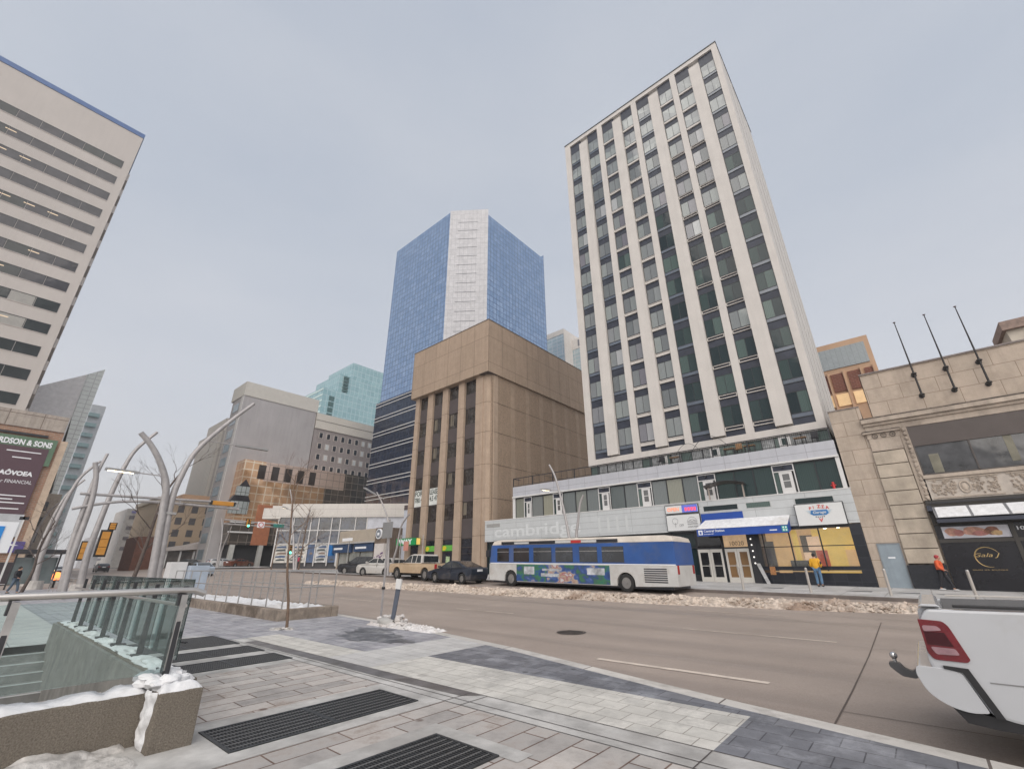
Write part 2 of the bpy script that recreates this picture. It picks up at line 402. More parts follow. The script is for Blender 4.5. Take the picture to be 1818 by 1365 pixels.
# manhole in the carriageway
mb = MB(); mx,my = -7.6,11.2; z0 = zr(mx,my)+.006
ring = lambda r,z,k=28: [(mx+r*math.cos(2*PI*i/k), my+r*math.sin(2*PI*i/k), z) for i in range(k)]
mb.add(ring(.4,z0)+ring(.34,z0+.004),[(i,(i+1)%28,28+(i+1)%28,28+i) for i in range(28)]); mb.poly(ring(.32,z0+.003))
for k in range(-3,4): mb.box(mx-.27,mx+.27,my+k*.08-.012,my+k*.08+.012,z0+.003,z0+.009)
tag(build('manhole_cover', mb, P('cast_iron',(.07,.06,.055),.6,.3,var=.3,vs=8), loc=(mx,my,z0)), 'round iron manhole cover in the brown carriageway', 'manhole cover')

# near-side paving fields (sheets 4 mm above one another)
def pave(name, mb, m): return build(name, mb, m, kind='structure')
pave('plank_paving', band(-9.4,9,-8,4.62,.004), plank)
pave('light_paving', band(-7.8,-1.95,5.14,6.45,.004), light_pave)
pave('light_paving', band(-13.3,-9.25,5.14,5.95,.004), light_pave)
pave('crossing_paving', band(-9.25,-7.8,5.14,kin,.004), band_m if False else GRID('pale_crossing_paving', (.5,.49,.475),(.44,.43,.42),(.22,.21,.2),.6,.3,.005,.5,.7,axes='xy',nz=.2,spots=((.5,.5,.5),1.2,.6)))
pave('grey_paving', band(-7.8,-1.95,6.45,kin,.004,.4), grey_pave)
pave('grey_paving', band(-1.95,9,5.14,kin,.004,.4), grey_pave)
pave('grey_paving', band(-13.3,-9.25,5.95,kin,.004,.5), dusk_pave)
pave('frosted_paving', band(-58,-13.3,2.35,kin,.004,1.2), dusk_pave)
pave('concrete_band', band(-13.3,9,4.62,5.14,.004), band_m)
mb = MB(); 
for y in (4.63,4.8,5.135): mb._mg(band(-13.3,9,y-.006,y+.006,.0085,5),None)
for x in (-1.95,-4.9,-9.4,-5.2): mb._mg(band(x-.006,x+.006,4.63,5.13,.0085,1),None)
pave('joint_lines', mb, seam)
mb = MB(); mb.poly([(x,y,.0075) for x,y in ((-12.6,4.86),(-9,4.88),(-7.2,4.86),(-5.2,4.93),(-5.0,5.12),(-8,5.125),(-12.6,5.12))])
pave('drain_strip', mb, wet)
mb = MB()
random.seed(3)
def puddle(cx_,cy_,rx_,ry_,sd,z=.0095):
    pts = []
    for i in range(90):
        t = 2*PI*i/90; k = .75+.5*noise.noise(Vector((math.cos(t)*1.5+sd,math.sin(t)*1.5,sd)))+.22*noise.noise(Vector((math.cos(t)*6+sd,math.sin(t)*6,sd)))+.1*noise.noise(Vector((math.cos(t)*16+sd,math.sin(t)*16,sd)))
        pts.append((cx_+rx_*k*math.cos(t),cy_+ry_*k*math.sin(t),z))
    return pts
wet_pave = GRID('wet_grey_paving', (.10,.105,.12), (.14,.145,.16), (.05,.05,.06), .36, .3, .008, .5, .42, axes='xy', nz=.4, bmp=.4, spots=((.3,.3,.31),2.6,.8))
mb = MB(); mb.poly(puddle(-11.0,7.25,1.75,.75,2.0,.0085)); mb.poly(puddle(-12.0,7.9,1.0,.4,5.0,.0095)); pave('wet_patch', mb, wet_pave)

# pale borders round the grates
GR = [(-6.33,-5.45,2.15,4.4),(-4.32,-3.42,1.35,3.75),(-14.3,-12.5,2.65,4.72),(-11.95,-11.05,2.7,4.7),(-10.55,-9.7,2.7,4.68)]
mb = MB()
mb._mg(band(-6.62,-5.2,1.7,4.62,.0078,5),None); mb._mg(band(-14.6,-9.4,2.4,4.62,.0062,5),None)
mb._mg(band(-7.2,-5.2,-2,1.7,.0078,5),None)
mb._mg(band(-4.6,-4.32,1.2,3.98,.0078,5),None); mb._mg(band(-4.32,-3.2,3.75,3.98,.0078,5),None)
pave('grate_border', mb, band_m)
pm = {}
for i,(x0,x1,y0,y1) in enumerate(GR):
    lab = ['long dark floor grate beside the stained plank paving','floor grate cut by the bottom edge of the photo','wide pale grey floor grate, farthest from the camera','grey floor grate, second of the far row','grey floor grate, nearest of the far row'][i]
    g = thing('floor_grate', lab, 'floor grate', ((x0+x1)/2,(y0+y1)/2,0), group='floor grates in the near pavement')
    f = MB(); e = .035
    f.box(x0,x1,y0,y0+e,.0,.018); f.box(x0,x1,y1-e,y1,.0,.018); f.box(x0,x0+e,y0+e,y1-e,.0,.018); f.box(x1-e,x1,y0+e,y1-e,.0,.018)
    ym = (y0+y1)/2; f.box(x0+e,x1-e,ym-.03,ym+.03,.0,.017)
    build('frame', f, grate_m, g)
    build('pit', MB().poly([(x0+e,y0+e,.0095),(x1-e,y0+e,.0095),(x1-e,y1-e,.0095),(x0+e,y1-e,.0095)]), matt_black, g)
    for a,b in ((y0+e,ym-.03),(ym+.03,y1-e)):
        q = MB(); k = int((x1-x0)/.1)
        for t in range(1,k): 
            xx = x0+(x1-x0)*t/k; q.box(xx-.006,xx+.006,a,b,.010,.0165,0)
        kk = int((b-a)/.034)
        for t in range(kk): 
            yy = a+(b-a)*(t+.5)/kk; q.box(x0+e,x1-e,yy-.006,yy+.006,.010,.0145,1)
        build('grating', q, [P('worn_bar',(.2,.2,.2),.45,.4) if 'wb' not in pm else pm['wb'], grate_m], g)
        pm.setdefault('wb', bpy.data.materials['worn_bar'])
    if i > 1:
        for s in range(2): pass

# ------------------------------------------------------------------ stairwell with its glass railing
st = thing('stairwell', 'sunken concrete stairwell with low aggregate walls behind the glass railing', 'stairwell', (-11,0,0))
wl = MB()
wl.box(-6.75,-6.4,-3.5,1.66,-.6,.46); wl.box(-6.4,-6.0,1.62,2.0,-.1,.5); wl.box(-6.75,-6.4,1.66,1.98,-.6,.5)
build('front_wall', wl, rock_wall, st, bevel=.015)
build('side_wall', MB().box(-16.2,-6.75,1.86,2.16,-.5,.46), rock_wall, st, bevel=.015)
lin = P('stair_concrete',(.2,.195,.18),.85,var=.25,vs=4,streak=.5,bmp=.3)
wl = MB(); wl.box(HX0,-6.76,1.80,1.858,-3.3,.44); wl.box(-6.8,-6.752,-3.4,1.8,-3.3,-.1); wl.box(HX0,-6.8,-3.3,-3.2,-3.3,0)
build('lining', wl, lin, st)
sm = MB()
for i in range(18):
    x = HX0+i*.31; z = -.15*(i+1)
    sm.box(x,x+.31,-3.2,1.8,z-.6,z); sm.box(x,x+.04,-3.2,1.8,z+.002,z+.14,1) if False else None
build('steps', sm, P('step_stone',(.19,.19,.185),.7,var=.2,vs=3,stain=((.45,.46,.47),.6)), st)
nos = MB()
for i in range(18):
    x = HX0+i*.31; nos.box(x+.24,x+.312,-3.2,1.8,-.15*(i+1)+.001,-.15*(i+1)+.012)
build('nosings', nos, P('nosing',(.45,.46,.46),.6), st)
build('landing', MB().box(HX0+18*.31,-6.8,-3.2,1.8,-3.3,-2.75), lin, st)
gr = thing('glass_railing', 'glass stair railing with steel handrail and dark posts on the low snowy wall', 'railing', (-6.55,1.9,.5))
build('handrail', MB().tube([(-6.55,-3.5,1.40),(-6.55,1.62,1.405),(-6.55,1.86,1.40),(-6.55,1.97,1.36)],.034,12), P('brushed_steel',(.55,.52,.49),.3,.85), gr, smooth=True)
for y in (-1.0,.42,1.76):
    p = MB(); p.prism([(-6.66,.46),(-6.46,.46),(-6.5,1.36),(-6.6,1.36)],1,y-.022,y+.022); p.box(-6.7,-6.42,y-.07,y+.07,.455,.475); p.box(-6.6,-6.5,y-.05,y-.03,1.25,1.37)
    build('post', p, dark_steel, gr, bevel=.004)
    if y > 0: build('post_edge', MB().box(-6.502,-6.488,y-.03,y+.03,.62,1.36), steel, gr)
for a,b in ((-.96,.36),(.48,1.70)):
    build('glass_pane', MB().box(-6.535,-6.522,a-.03,b+.03,.60,1.34), clear, gr)
PX = [-15.25,-14.2,-13.0,-11.7,-10.33,-8.92,-7.5]
for x in PX:
    p = MB(); p.prism([(1.985,.46),(2.06,.46),(2.05,1.42),(2.0,1.42)],0,x-.022,x+.022); p.box(x-.07,x+.07,1.93,2.12,.455,.5)
    build('post', p, dark_steel, gr, bevel=.004)
for a,b in zip(PX[:-1],PX[1:]): build('glass_pane', MB().box(a+.02,b-.02,2.105,2.118,.56,1.5), clear, gr)
build('side_rail', MB().tube([(-15.4,1.9,1.22),(-6.9,1.9,1.22)],.022,8), bpy.data.materials['brushed_steel'], gr, smooth=True)
# snow on the walls and the slush heap in front
def snowcap(name,x0,x1,y0,y1,z,h,seed,mat=snow,nx=30,ny=6,hole=None):
    mb = MB(); vs = []
    for i in range(nx+1):
        for j in range(ny+1):
            u,v = i/nx,j/ny; x = x0+(x1-x0)*u; y = y0+(y1-y0)*v
            e = min(u,1-u)*nx/2.0; e2 = min(v,1-v)*ny/2.0
            k = min(1,e)*min(1,e2)
            hh = h*(.35+1.1*abs(noise.noise(Vector((x*1.9,y*3.5,seed))))+.4*noise.noise(Vector((x*6,y*6,seed)))+.3*noise.noise(Vector((x*17,y*17,seed)))) if k > 0 else -.01
            jx = .03*noise.noise(Vector((x*5,y*5,seed+9))); 
            vs.append((x+jx,y+jx,z+max(hh*math.sqrt(max(k,0)),-.01)))
    mb.add(vs,[(i*(ny+1)+j,(i+1)*(ny+1)+j,(i+1)*(ny+1)+j+1,i*(ny+1)+j+1) for i in range(nx) for j in range(ny)])
    return mb
mb = snowcap('',-6.74,-6.405,-3.4,1.62,.455,.055,2,nx=12,ny=150); 
for x in PX[1:]+[-6.75]: mb.blob((x-.62,2.02,.465),.48,.13,.055,seed=x,amp=.3,nu=16,nv=10,fq=2.5)
mb._mg(snowcap('',-16.1,-6.8,1.88,2.15,.455,.05,5,nx=80,ny=6),None)
mb._mg(snowcap('',-6.72,-6.0,1.62,1.99,.495,.1,3,nx=28,ny=18),None)
rq = random.Random(4)
for k in range(26): mb.blob((-6.55+rq.uniform(-.22,.36),1.72+rq.uniform(-.14,.2),.53+rq.uniform(0,.05)),rq.uniform(.05,.11),rq.uniform(.05,.1),rq.uniform(.03,.06),seed=k,amp=.3,nu=8,nv=6)
vs = []; nx,nz = 14,26      # frozen sheet on the face of the pier
for i in range(nx+1):
    for j in range(nz+1):
        u,v = i/nx,j/nz; wd = .31-.07*v+.05*noise.noise(Vector((0,v*5,3))); x0 = -6.39+.03*noise.noise(Vector((2,v*4,1)))
        e = min(1,min(u,1-u)*5)*min(1,(1-v)*6+.1)
        vs.append((x0+wd*u,1.622-(.035+.03*noise.noise(Vector((u*4,v*6,2))))*e**.6,.5-.49*v))
mb.add(vs,[(i*(nz+1)+j,(i+1)*(nz+1)+j,(i+1)*(nz+1)+j+1,i*(nz+1)+j+1) for i in range(nx) for j in range(nz)])
build('snow_on_walls', mb, snow, smooth=True, kind='stuff')
mb = MB(); vs = []; nx,ny = 50,70
for i in range(nx+1):
    for j in range(ny+1):
        x = -6.42+ (i/nx)*1.75; y = -2.6+(j/ny)*4.15
        k = max(0,1-(i/nx))**.8
        ed = min(1,(1-j/ny)*5)
        z = .012+ (.17*k*ed*(.5+1.0*noise.noise(Vector((x*1.7,y*1.2,3)))) + .06*noise.noise(Vector((x*7,y*3,1)))*k + .03*noise.noise(Vector((x*18,y*9,5))))
        if i == nx or j == ny: z = -.01
        vs.append((x,y,max(z,-.004)))
mb.add(vs,[(i*(ny+1)+j,(i+1)*(ny+1)+j,(i+1)*(ny+1)+j+1,i*(ny+1)+j+1) for i in range(nx) for j in range(ny)])
build('slush_heap', mb, slush, smooth=True, kind='stuff')

# ------------------------------------------------------------------ raised snowy bed with its steel railing
rb = thing('raised_bed', 'low stone-edged bed full of snow at the kerb', 'planter', (-21,8.2,0))
wl = MB(); X0,X1 = -29.5,-16.3
wl.box(X0,X1,7.15,7.42,-.02,.34); wl.box(X1-.27,X1,7.42,9.0,-.02,.34); wl.box(X0,X1,9.0,9.27,-.02,.34); wl.box(X0,X0+.27,7.42,9.0,-.02,.34)
def rough(mb, n=3, amp=.03):
    return mb
o = build('edge_wall', wl, P('weathered_stone',(.24,.2,.165),.9,var=.4,vs=3,bmp=1.0,bs=12,stain=((.08,.06,.045),.8)), rb, bevel=.03)
build('snow_fill', snowcap('',X0+.1,X1-.1,7.2,9.2,.22,.16,8,nx=90,ny=14), snow, rb, smooth=True, kind='stuff')
rl = thing('bed_railing', 'silver tube railing round the snowy raised bed', 'railing', (-21,8.2,.3))
for y in (7.3,9.1):
    m_ = MB()
    for z,dr in ((1.5,0),(.98,0)): m_.tube([(X0+.3,y,z),(X1-.15,y,z)],.02,8)
    build('rail', m_, steel, rl, smooth=True)
    for k in range(11):
        x = X1-.15-k*1.28
        build('post', MB().box(x-.018,x+.018,y-.018,y+.018,.3,1.5), steel, rl)
m_ = MB()
for z in (1.5,.98): m_.tube([(X1-.15,7.3,z),(X1-.15,9.1,z)],.02,8)
build('rail', m_, steel, rl, smooth=True)
build('post', MB().box(X1-.168,X1-.132,8.18,8.22,.3,1.5), steel, rl)

t = thing('litter','small dark scrap of litter frozen on the frosted paving beyond the grates','litter',(-13.6,3.9,.01)); build('scrap', MB().blob((-13.6,3.9,.02),.12,.06,.015,seed=3,amp=.4), matt_black, t)
# ------------------------------------------------------------------ sign posts and snow heap at the kerb
t = thing('sign_post', 'tall thin grey sign post by the kerb with a grey plate seen from behind', 'sign post', (-12.6,8.65,0))
build('post', MB().box(-13.32,-13.26,9.03,9.06,-.02,3.1), pole_m, t)
t.location = (-13.3,9.04,0)
for c in t.children: pass
m_ = MB(); m_.prism([(9.0,2.45),(9.42,2.35),(9.45,2.98),(9.03,3.06)],0,-13.26,-13.25)
bpy.data.objects.remove(t.children[0]); build('post', MB().box(-13.33,-13.27,9.02,9.06,-.02,3.1), pole_m, t)
build('sign_plate', MB().box(-13.62,-13.05,8.995,9.015,2.5,3.02), P('sign_back',(.3,.3,.3),.5,.5), t, bevel=.02)
build('bracket', MB().box(-13.35,-13.25,9.0,9.07,.95,1.02), dark_steel, t)
t = thing('leaning_post', 'short flat grey post leaning out of the snow heap', 'post', (-12.45,8.8,0))
build('post', MB().add([(-12.5,8.86,-.02),(-12.42,8.92,-.02),(-12.22,8.95,1.2),(-12.32,8.86,1.22),(-12.49,8.82,-.02),(-12.40,8.88,-.02),(-12.2,8.91,1.2),(-12.3,8.82,1.22)],[(0,1,2,3),(4,5,6,7),(0,1,5,4),(1,2,6,5),(2,3,7,6),(3,0,4,7)]), P('post_grey',(.1,.115,.15),.5,.3), t)
build('post_cap', MB().add([(-12.345,8.85,1.0),(-12.23,8.94,.98),(-12.19,8.945,1.26),(-12.31,8.84,1.28),(-12.325,8.79,1.0),(-12.21,8.88,.98),(-12.17,8.885,1.26),(-12.29,8.78,1.28)],[(0,1,2,3),(4,5,6,7),(0,1,5,4),(1,2,6,5),(2,3,7,6),(3,0,4,7)]), white_p, t)
m_ = MB()
m_.blob((-12.6,8.75,.07),.36,.2,.14,seed=2,amp=.12); build_base = tag(build('post_ballast', m_, concrete, smooth=True, loc=(-12.6,8.75,0)), 'grey rounded ballast stone at the foot of the leaning post', 'ballast')
m_ = MB()
m_._mg(snowcap('',-13.3,-10.2,8.45,9.1,-.005,.1,5,nx=60,ny=14),None)
for k in range(150):
    a = R.uniform(0,2*PI); d = R.random()**.6
    m_.blob((-11.8+d*math.cos(a)*1.6,8.8+d*math.sin(a)*.36,.03+.07*(1-d)),R.uniform(.02,.07),R.uniform(.02,.07),R.uniform(.015,.05),seed=k,amp=.35,nu=6,nv=4)
for k in range(30):
    m_.blob((-12.6+R.uniform(-.5,.5),8.95+R.uniform(-.15,.2),.05+R.uniform(0,.2)),.08,.08,.06,seed=k+90,nu=7,nv=5)
build('kerb_snow_heap', m_, P('grey_snow',(.62,.6,.59),.75,var=.2,vs=6,bmp=.5,bs=18,stain=((.35,.3,.26),.5)), smooth=True, kind='stuff')

# ------------------------------------------------------------------ snow ridge down the middle of the road
mb = MB(); vs = []; nx,ny = 900,34; XA,XB = -37,3.0
def yb(x): return lerp([(-37,17.7),(-30,17.9),(-17,18.05),(-8,18.6),(-3,19.5),(3,21.2)],x)
def yt(x): return lerp([(-37,19.0),(-30,20.2),(-17,20.6),(-8,20.9),(-3,21.6),(3,22.6)],x)
for i in range(nx+1):
    x = XA+(XB-XA)*i/nx
    for j in range(ny+1):
        v = j/ny; y = yb(x)+(yt(x)-yb(x))*v
        e = math.sin(PI*v)**.7 if 0 < v < 1 else 0
        n1 = noise.noise(Vector((x*.8,y*1.6,0)))*1.5; n2 = noise.noise(Vector((x*4.5,y*4.5,4))); n3 = noise.noise(Vector((x*11,y*11,8)))
        h = .20*e*(.75+.6*n1) + (.12*n2+.08*n3)*min(1,e*1.5)
        yj = .15*noise.noise(Vector((x*1.5,0,7)))+.07*noise.noise(Vector((x*6,0,3)))
        vs.append((x,y+yj*(1 if v < .5 else .5),zr(x,y)+(max(h,.002) if e > 0 else -.01)))
mb.add(vs,[(i*(ny+1)+j,(i+1)*(ny+1)+j,(i+1)*(ny+1)+j+1,i*(ny+1)+j+1) for i in range(nx) for j in range(ny)])
build('ploughed_snow_ridge', mb, bank_m, smooth=False, kind='stuff')
mb = MB()
for k in range(2600):
    x = R.uniform(-36,2.5); v = R.random(); y = yb(x)+(yt(x)-yb(x))*v
    s = R.uniform(.025,.085)*(1.5 if R.random() < .08 else 1)
    mb.blob((x,y,zr(x,y)+.15*math.sin(PI*v)+.02),s,s*.9,s*.7,seed=k,amp=.35,nu=6,nv=4)
build('snow_lumps', mb, bank_m, kind='stuff')
# ================================================================== apartment tower with podium
white_panel = GRID('white_cladding', (.55,.53,.505), (.53,.51,.485), (.36,.34,.33), 3.2, 2.44, .012, 0, .6, bmp=.15, nz=.07, streak=.16)
white_plain = P('white_render', (.57,.54,.51), .65, var=.06, vs=.6, streak=.14)
metal_panel = GRID('metal_panels', (.52,.54,.55), (.50,.52,.53), (.3,.31,.32), 2.9, .48, .012, 0, .45, bmp=.2, nz=.06, streak=.12)
parapet_panel = GRID('parapet_panels', (.46,.47,.51), (.44,.45,.49), (.27,.27,.3), 1.62, 2, .014, 0, .45, bmp=.1, nz=.06, streak=.15)
spandrel = P('blue_spandrel', (.035,.04,.058), .4, .0, var=.25, vs=1.5, spec=.35)
frame_m = P('black_frame', (.02,.022,.026), .4)
def curtain_reflect_glass(name, ramp, wav=.02, spec=.8):
    """glass with curtain folds; tone varies per window and paints in what it reflects"""
    m,nt,N,L,b = nmat(name); oi = N.new('ShaderNodeObjectInfo')
    r = N.new('ShaderNodeValToRGB'); r.color_ramp.interpolation = 'LINEAR'
    els = r.color_ramp.elements
    els[0].position, els[0].color = ramp[0][0],(*ramp[0][1],1); els[1].position, els[1].color = ramp[-1][0],(*ramp[-1][1],1)
    for p,c in ramp[1:-1]: e = els.new(p); e.color = (*c,1)
    L.new(oi.outputs['Random'], r.inputs[0])
    v = coords(N,L)
    fold = N.new('ShaderNodeTexWave'); fold.inputs['Scale'].default_value = 1.1; fold.inputs['Distortion'].default_value = 6; fold.inputs['Detail'].default_value = 2
    mp = N.new('ShaderNodeMapping'); mp.inputs['Scale'].default_value = (3,3,.1); L.new(v,mp.inputs[0]); L.new(mp.outputs[0],fold.inputs['Vector'])
    L.new(mixc(N,L,.5,r.outputs[0],ramp2(N,L,fold.outputs['Fac'],(.6,)*3,(1.0,)*3,.2,.8),'MULTIPLY'), b.inputs['Base Color'])
    b.inputs['Roughness'].default_value = .06; b.inputs['Specular IOR Level'].default_value = spec
    bump(N,L,b,noisetex(N,L,v,.7,2,.4),wav,.4)
    return m
g_pale = curtain_reflect_glass('pale_reflect_glass', [(0,(.13,.145,.15)),(.35,(.2,.215,.22)),(.6,(.27,.30,.29)),(.92,(.18,.17,.2)),(1,(.48,.5,.5))])  # pale panes: sky reflection painted into the curtain tones
g_dark = curtain_reflect_glass('dark_green_glass', [(0,(.012,.022,.026)),(.4,(.025,.042,.045)),(.7,(.05,.08,.075)),(1,(.12,.17,.155))], .03, .38)
YT = 33.3
tw = thing('apartment_tower', 'tall narrow white apartment tower with vertical piers above a glazed podium', 'apartment tower', (-11,YT,0))
body = MB(); body.box(-19.88,-2.35,YT+.32,46.0,9.45,48.2)
build('rear_wall', body, white_panel, tw)
fr = MB(); XL,XR = -19.88,-2.35
fr.box(XL,-19.2,YT,YT+.32,9.45,48.25); fr.box(-2.83,XR,YT,YT+.32,9.45,48.25)
fr.box(-19.2,-2.83,YT,YT+.32,47.75,48.25); fr.box(-19.2,-2.83,YT,YT+.32,9.45,10.0)
build('facade_frame', fr, white_plain, tw)
build('roof_edge', MB().box(XL-.05,XR+.05,YT-.05,46.1,48.25,48.36), frame_m, tw)
for a,b in ((-15.55,-14.95),(-11.32,-10.76),(-7.02,-6.48)): build('narrow_pier', MB().box(a,b,YT+.003,YT+.32,10.0,47.75), white_plain, tw)
for a,b in ((-17.86,-16.87),(-13.58,-12.62),(-9.36,-8.36),(-5.12,-4.12)): build('wide_pier', MB().box(a,b,YT-.16,YT+.32,10.12,46.9), white_plain, tw)
BAYS = [(-19.2,-17.86),(-16.87,-15.55),(-14.95,-13.58),(-12.62,-11.32),(-10.76,-9.36),(-8.36,-7.02),(-6.48,-5.12),(-4.12,-2.83)]
lower_glass = GLASS('lower_glass', (.09,.11,.145), .15, spec=1, var=.2)
winrows = []
def window_mb(a,b,zc,k,mb=None,dz=0):
    """two sliding panes in a thin black frame with a fixed strip below"""
    y = YT+.12; f = mb or MB(); h = .76; c = (a+b)/2
    f.box(a+.02,b-.02,y,y+.05,zc-h,zc-h+.04,0); f.box(a+.02,b-.02,y,y+.05,zc+h-.04,zc+h,0)
    for x in (a+.02,c-.015,b-.05): f.box(x,x+.03,y,y+.05,zc-h+.04,zc+h-.04,0)
    f.box(a+.02,b-.02,y+.01,y+.04,zc-h-.3,zc-h-.26,0)
    return f
for i,(a,b) in enumerate(BAYS):
    build('spandrel_panel', MB().box(a,b,YT+.17,YT+.318,10.0,47.75), spandrel, tw)
    wide_sill = i in (2,3,5,6)
    c = (a+b)/2
    proto = None
    for k in range(15):
        zc = 45.67-2.437*k
        if k < 3: winrows.append((a,b,zc,wide_sill)); continue
        dark = (i >= 4 and k >= 6 + (7-i)*0 + (2 if i == 5 else 0) + (1 if i == 6 else 0) - (1 if i == 7 else 0)) and R.random() < .9  # lower right panes darker: reflected buildings painted into the glass colour
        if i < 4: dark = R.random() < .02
        fm = build('window', window_mb(a,b,zc,k), frame_m, tw)
        for (p,q) in ((a+.05,c-.015),(c+.015,b-.05)):
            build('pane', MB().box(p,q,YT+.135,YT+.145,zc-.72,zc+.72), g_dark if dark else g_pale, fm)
        s = MB()
        if wide_sill:
            s.box(a+.02,b-.04,YT+.05,YT+.17,zc-.87,zc-.83); s.box(a+.02,b-.04,YT+.05,YT+.17,zc-1.1,zc-1.05)
            s.box(a+.02,a+.07,YT+.05,YT+.17,zc-1.05,zc-.87); s.box(b-.09,b-.04,YT+.05,YT+.17,zc-1.05,zc-.87)
            if i < 4: s.box(a+.07,b-.09,YT+.09,YT+.17,zc-1.05,zc-.87)
            build('sill', s, white_plain, fm)
        else:
            build('lower_pane', MB().box(a+.03,b-.03,YT+.14,YT+.15,zc-1.02,zc-.77), lower_glass, fm)
f = MB(); g = MB()
for a,b,zc,ws in winrows:
    window_mb(a,b,zc,0,f); c = (a+b)/2
    for (p,q) in ((a+.05,c-.015),(c+.015,b-.05)): g.box(p,q,YT+.135,YT+.145,zc-.72,zc+.72)
    if ws: f.box(a+.02,b-.04,YT+.06,YT+.17,zc-1.08,zc-.86,1)
    else: g.box(a+.03,b-.03,YT+.14,YT+.15,zc-1.02,zc-.77,1)
fm = build('window', f, [frame_m,white_plain], tw, kind='stuff'); 
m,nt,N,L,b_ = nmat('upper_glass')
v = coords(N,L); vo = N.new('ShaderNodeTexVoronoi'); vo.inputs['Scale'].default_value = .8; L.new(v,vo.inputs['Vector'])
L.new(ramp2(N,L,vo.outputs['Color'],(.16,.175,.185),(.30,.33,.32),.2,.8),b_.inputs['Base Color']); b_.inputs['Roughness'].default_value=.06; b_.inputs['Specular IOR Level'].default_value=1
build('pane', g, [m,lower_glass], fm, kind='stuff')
# side-wall joints: a few long shallow ribs
sd_ = MB()
for y in (35.5,38.5,41.5,44.2): sd_.box(-2.35,-2.32,y,y+.05,9.45,48.2)
build('side_rib', sd_, P('rib_grey',(.4,.39,.38),.7), tw)

# terrace floor (podium top) and middle storey
Q = 32.5
pod = MB(); pod.box(-27.95,-2.2,33.05,46,5.6,8.45); pod.box(-31.55,-7.72,Q+.5,46,-.5,5.6); pod.box(-7.72,-2.2,35.35,46,-.5,5.6); pod.box(-7.72,-2.2,Q+.5,35.35,3.72,5.6)
build('podium_body', pod, P('podium_wall',(.3,.3,.31),.7,var=.1), tw)
build('upper_fascia', MB().box(-27.97,-2.18,Q,Q+.5,7.62,8.52), parapet_panel, tw, bevel=.01)
build('fascia_lip', MB().box(-28.0,-2.15,Q-.06,Q+.55,7.50,7.62), white_p, tw)
build('terrace_floor', MB().box(-27.9,-2.25,Q+.5,33.6,8.38,8.46), concrete, tw)
mu = MB(); gl = MB()
MW = [(-27.72,-26.69),(-25.74,-24.49),(-24.49,-23.36),(-22.3,-21.01),(-21.01,-19.9),(-19.9,-18.76),(-17.66,-16.41),(-16.41,-15.3),(-14.1,-12.95),(-12.95,-11.75),(-11.75,-10.65),(-9.4,-8.2),(-8.2,-7.0),(-7.0,-5.85),(-4.6,-3.49),(-3.49,-2.36)]
MD = [(-26.69,-25.74),(-23.36,-22.3),(-18.76,-17.66),(-15.3,-14.1),(-10.65,-9.4),(-5.85,-4.6)]
yw = Q+.12
build('end_pier', MB().box(-28.0,-27.72,Q+.02,33.05,5.6,7.5), white_p, tw)
build('end_pier', MB().box(-2.36,-2.15,Q+.02,33.05,5.6,7.5), white_p, tw)
mid_pale = curtain_reflect_glass('storey_glass', [(0,(.10,.12,.12)),(.3,(.2,.22,.22)),(.6,(.13,.15,.15)),(1,(.3,.3,.24))])
for i,(a,b) in enumerate(MW):
    fm = MB(); fm.box(a,a+.05,yw,yw+.1,5.62,7.46); fm.box(b-.02,b,yw,yw+.1,5.62,7.46); fm.box(a+.05,b-.02,yw,yw+.1,7.4,7.46); fm.box(a+.05,b-.02,yw,yw+.1,5.62,5.67)
    w_ = build('window', fm, frame_m, tw)
    build('pane', MB().box(a+.05,b-.02,yw+.04,yw+.05,5.67,7.4), (mid_pale if a < -10 else g_dark), w_)
for a,b in MD:
    dfm = MB(); dfm.box(a,a+.06,yw-.02,yw+.1,5.62,7.46); dfm.box(b-.06,b,yw-.02,yw+.1,5.62,7.46); dfm.box(a+.06,b-.06,yw-.02,yw+.1,7.0,7.06); dfm.box(a+.06,b-.06,yw-.02,yw+.1,7.4,7.46)
    d_ = build('balcony_door', dfm, white_p, tw)
    wd = (b-a)*.66
    l_ = MB(); l_.box(a+.07+(b-a)*.22,a+.07+(b-a)*.22+wd-.1,yw+.0,yw+.06,5.64,6.99)
    build('leaf', l_, white_p, d_)
    x0 = a+.07+(b-a)*.22+.17; x1 = x0+wd-.44
    build('leaf_glass', MB().box(x0,x1,yw-.008,yw,6.45,6.85).box(x0,x1,yw-.008,yw,6.0,6.4), GLASS('door_glass',(.12,.12,.12)) if 'dgl' not in globals() else dgl, d_)
    dgl = bpy.data.materials['door_glass']
    build('transom', MB().box(a+.06,b-.06,yw+.03,yw+.05,7.06,7.4), spandrel, d_)
    build('side_light', MB().box(a+.08,a+.07+(b-a)*.2,yw+.03,yw+.05,5.66,6.98), g_dark, d_)
    build('lamp', MB().box((a+b)/2-.06,(a+b)/2+.06,yw-.14,yw-.02,7.25,7.36), dark_steel, d_)
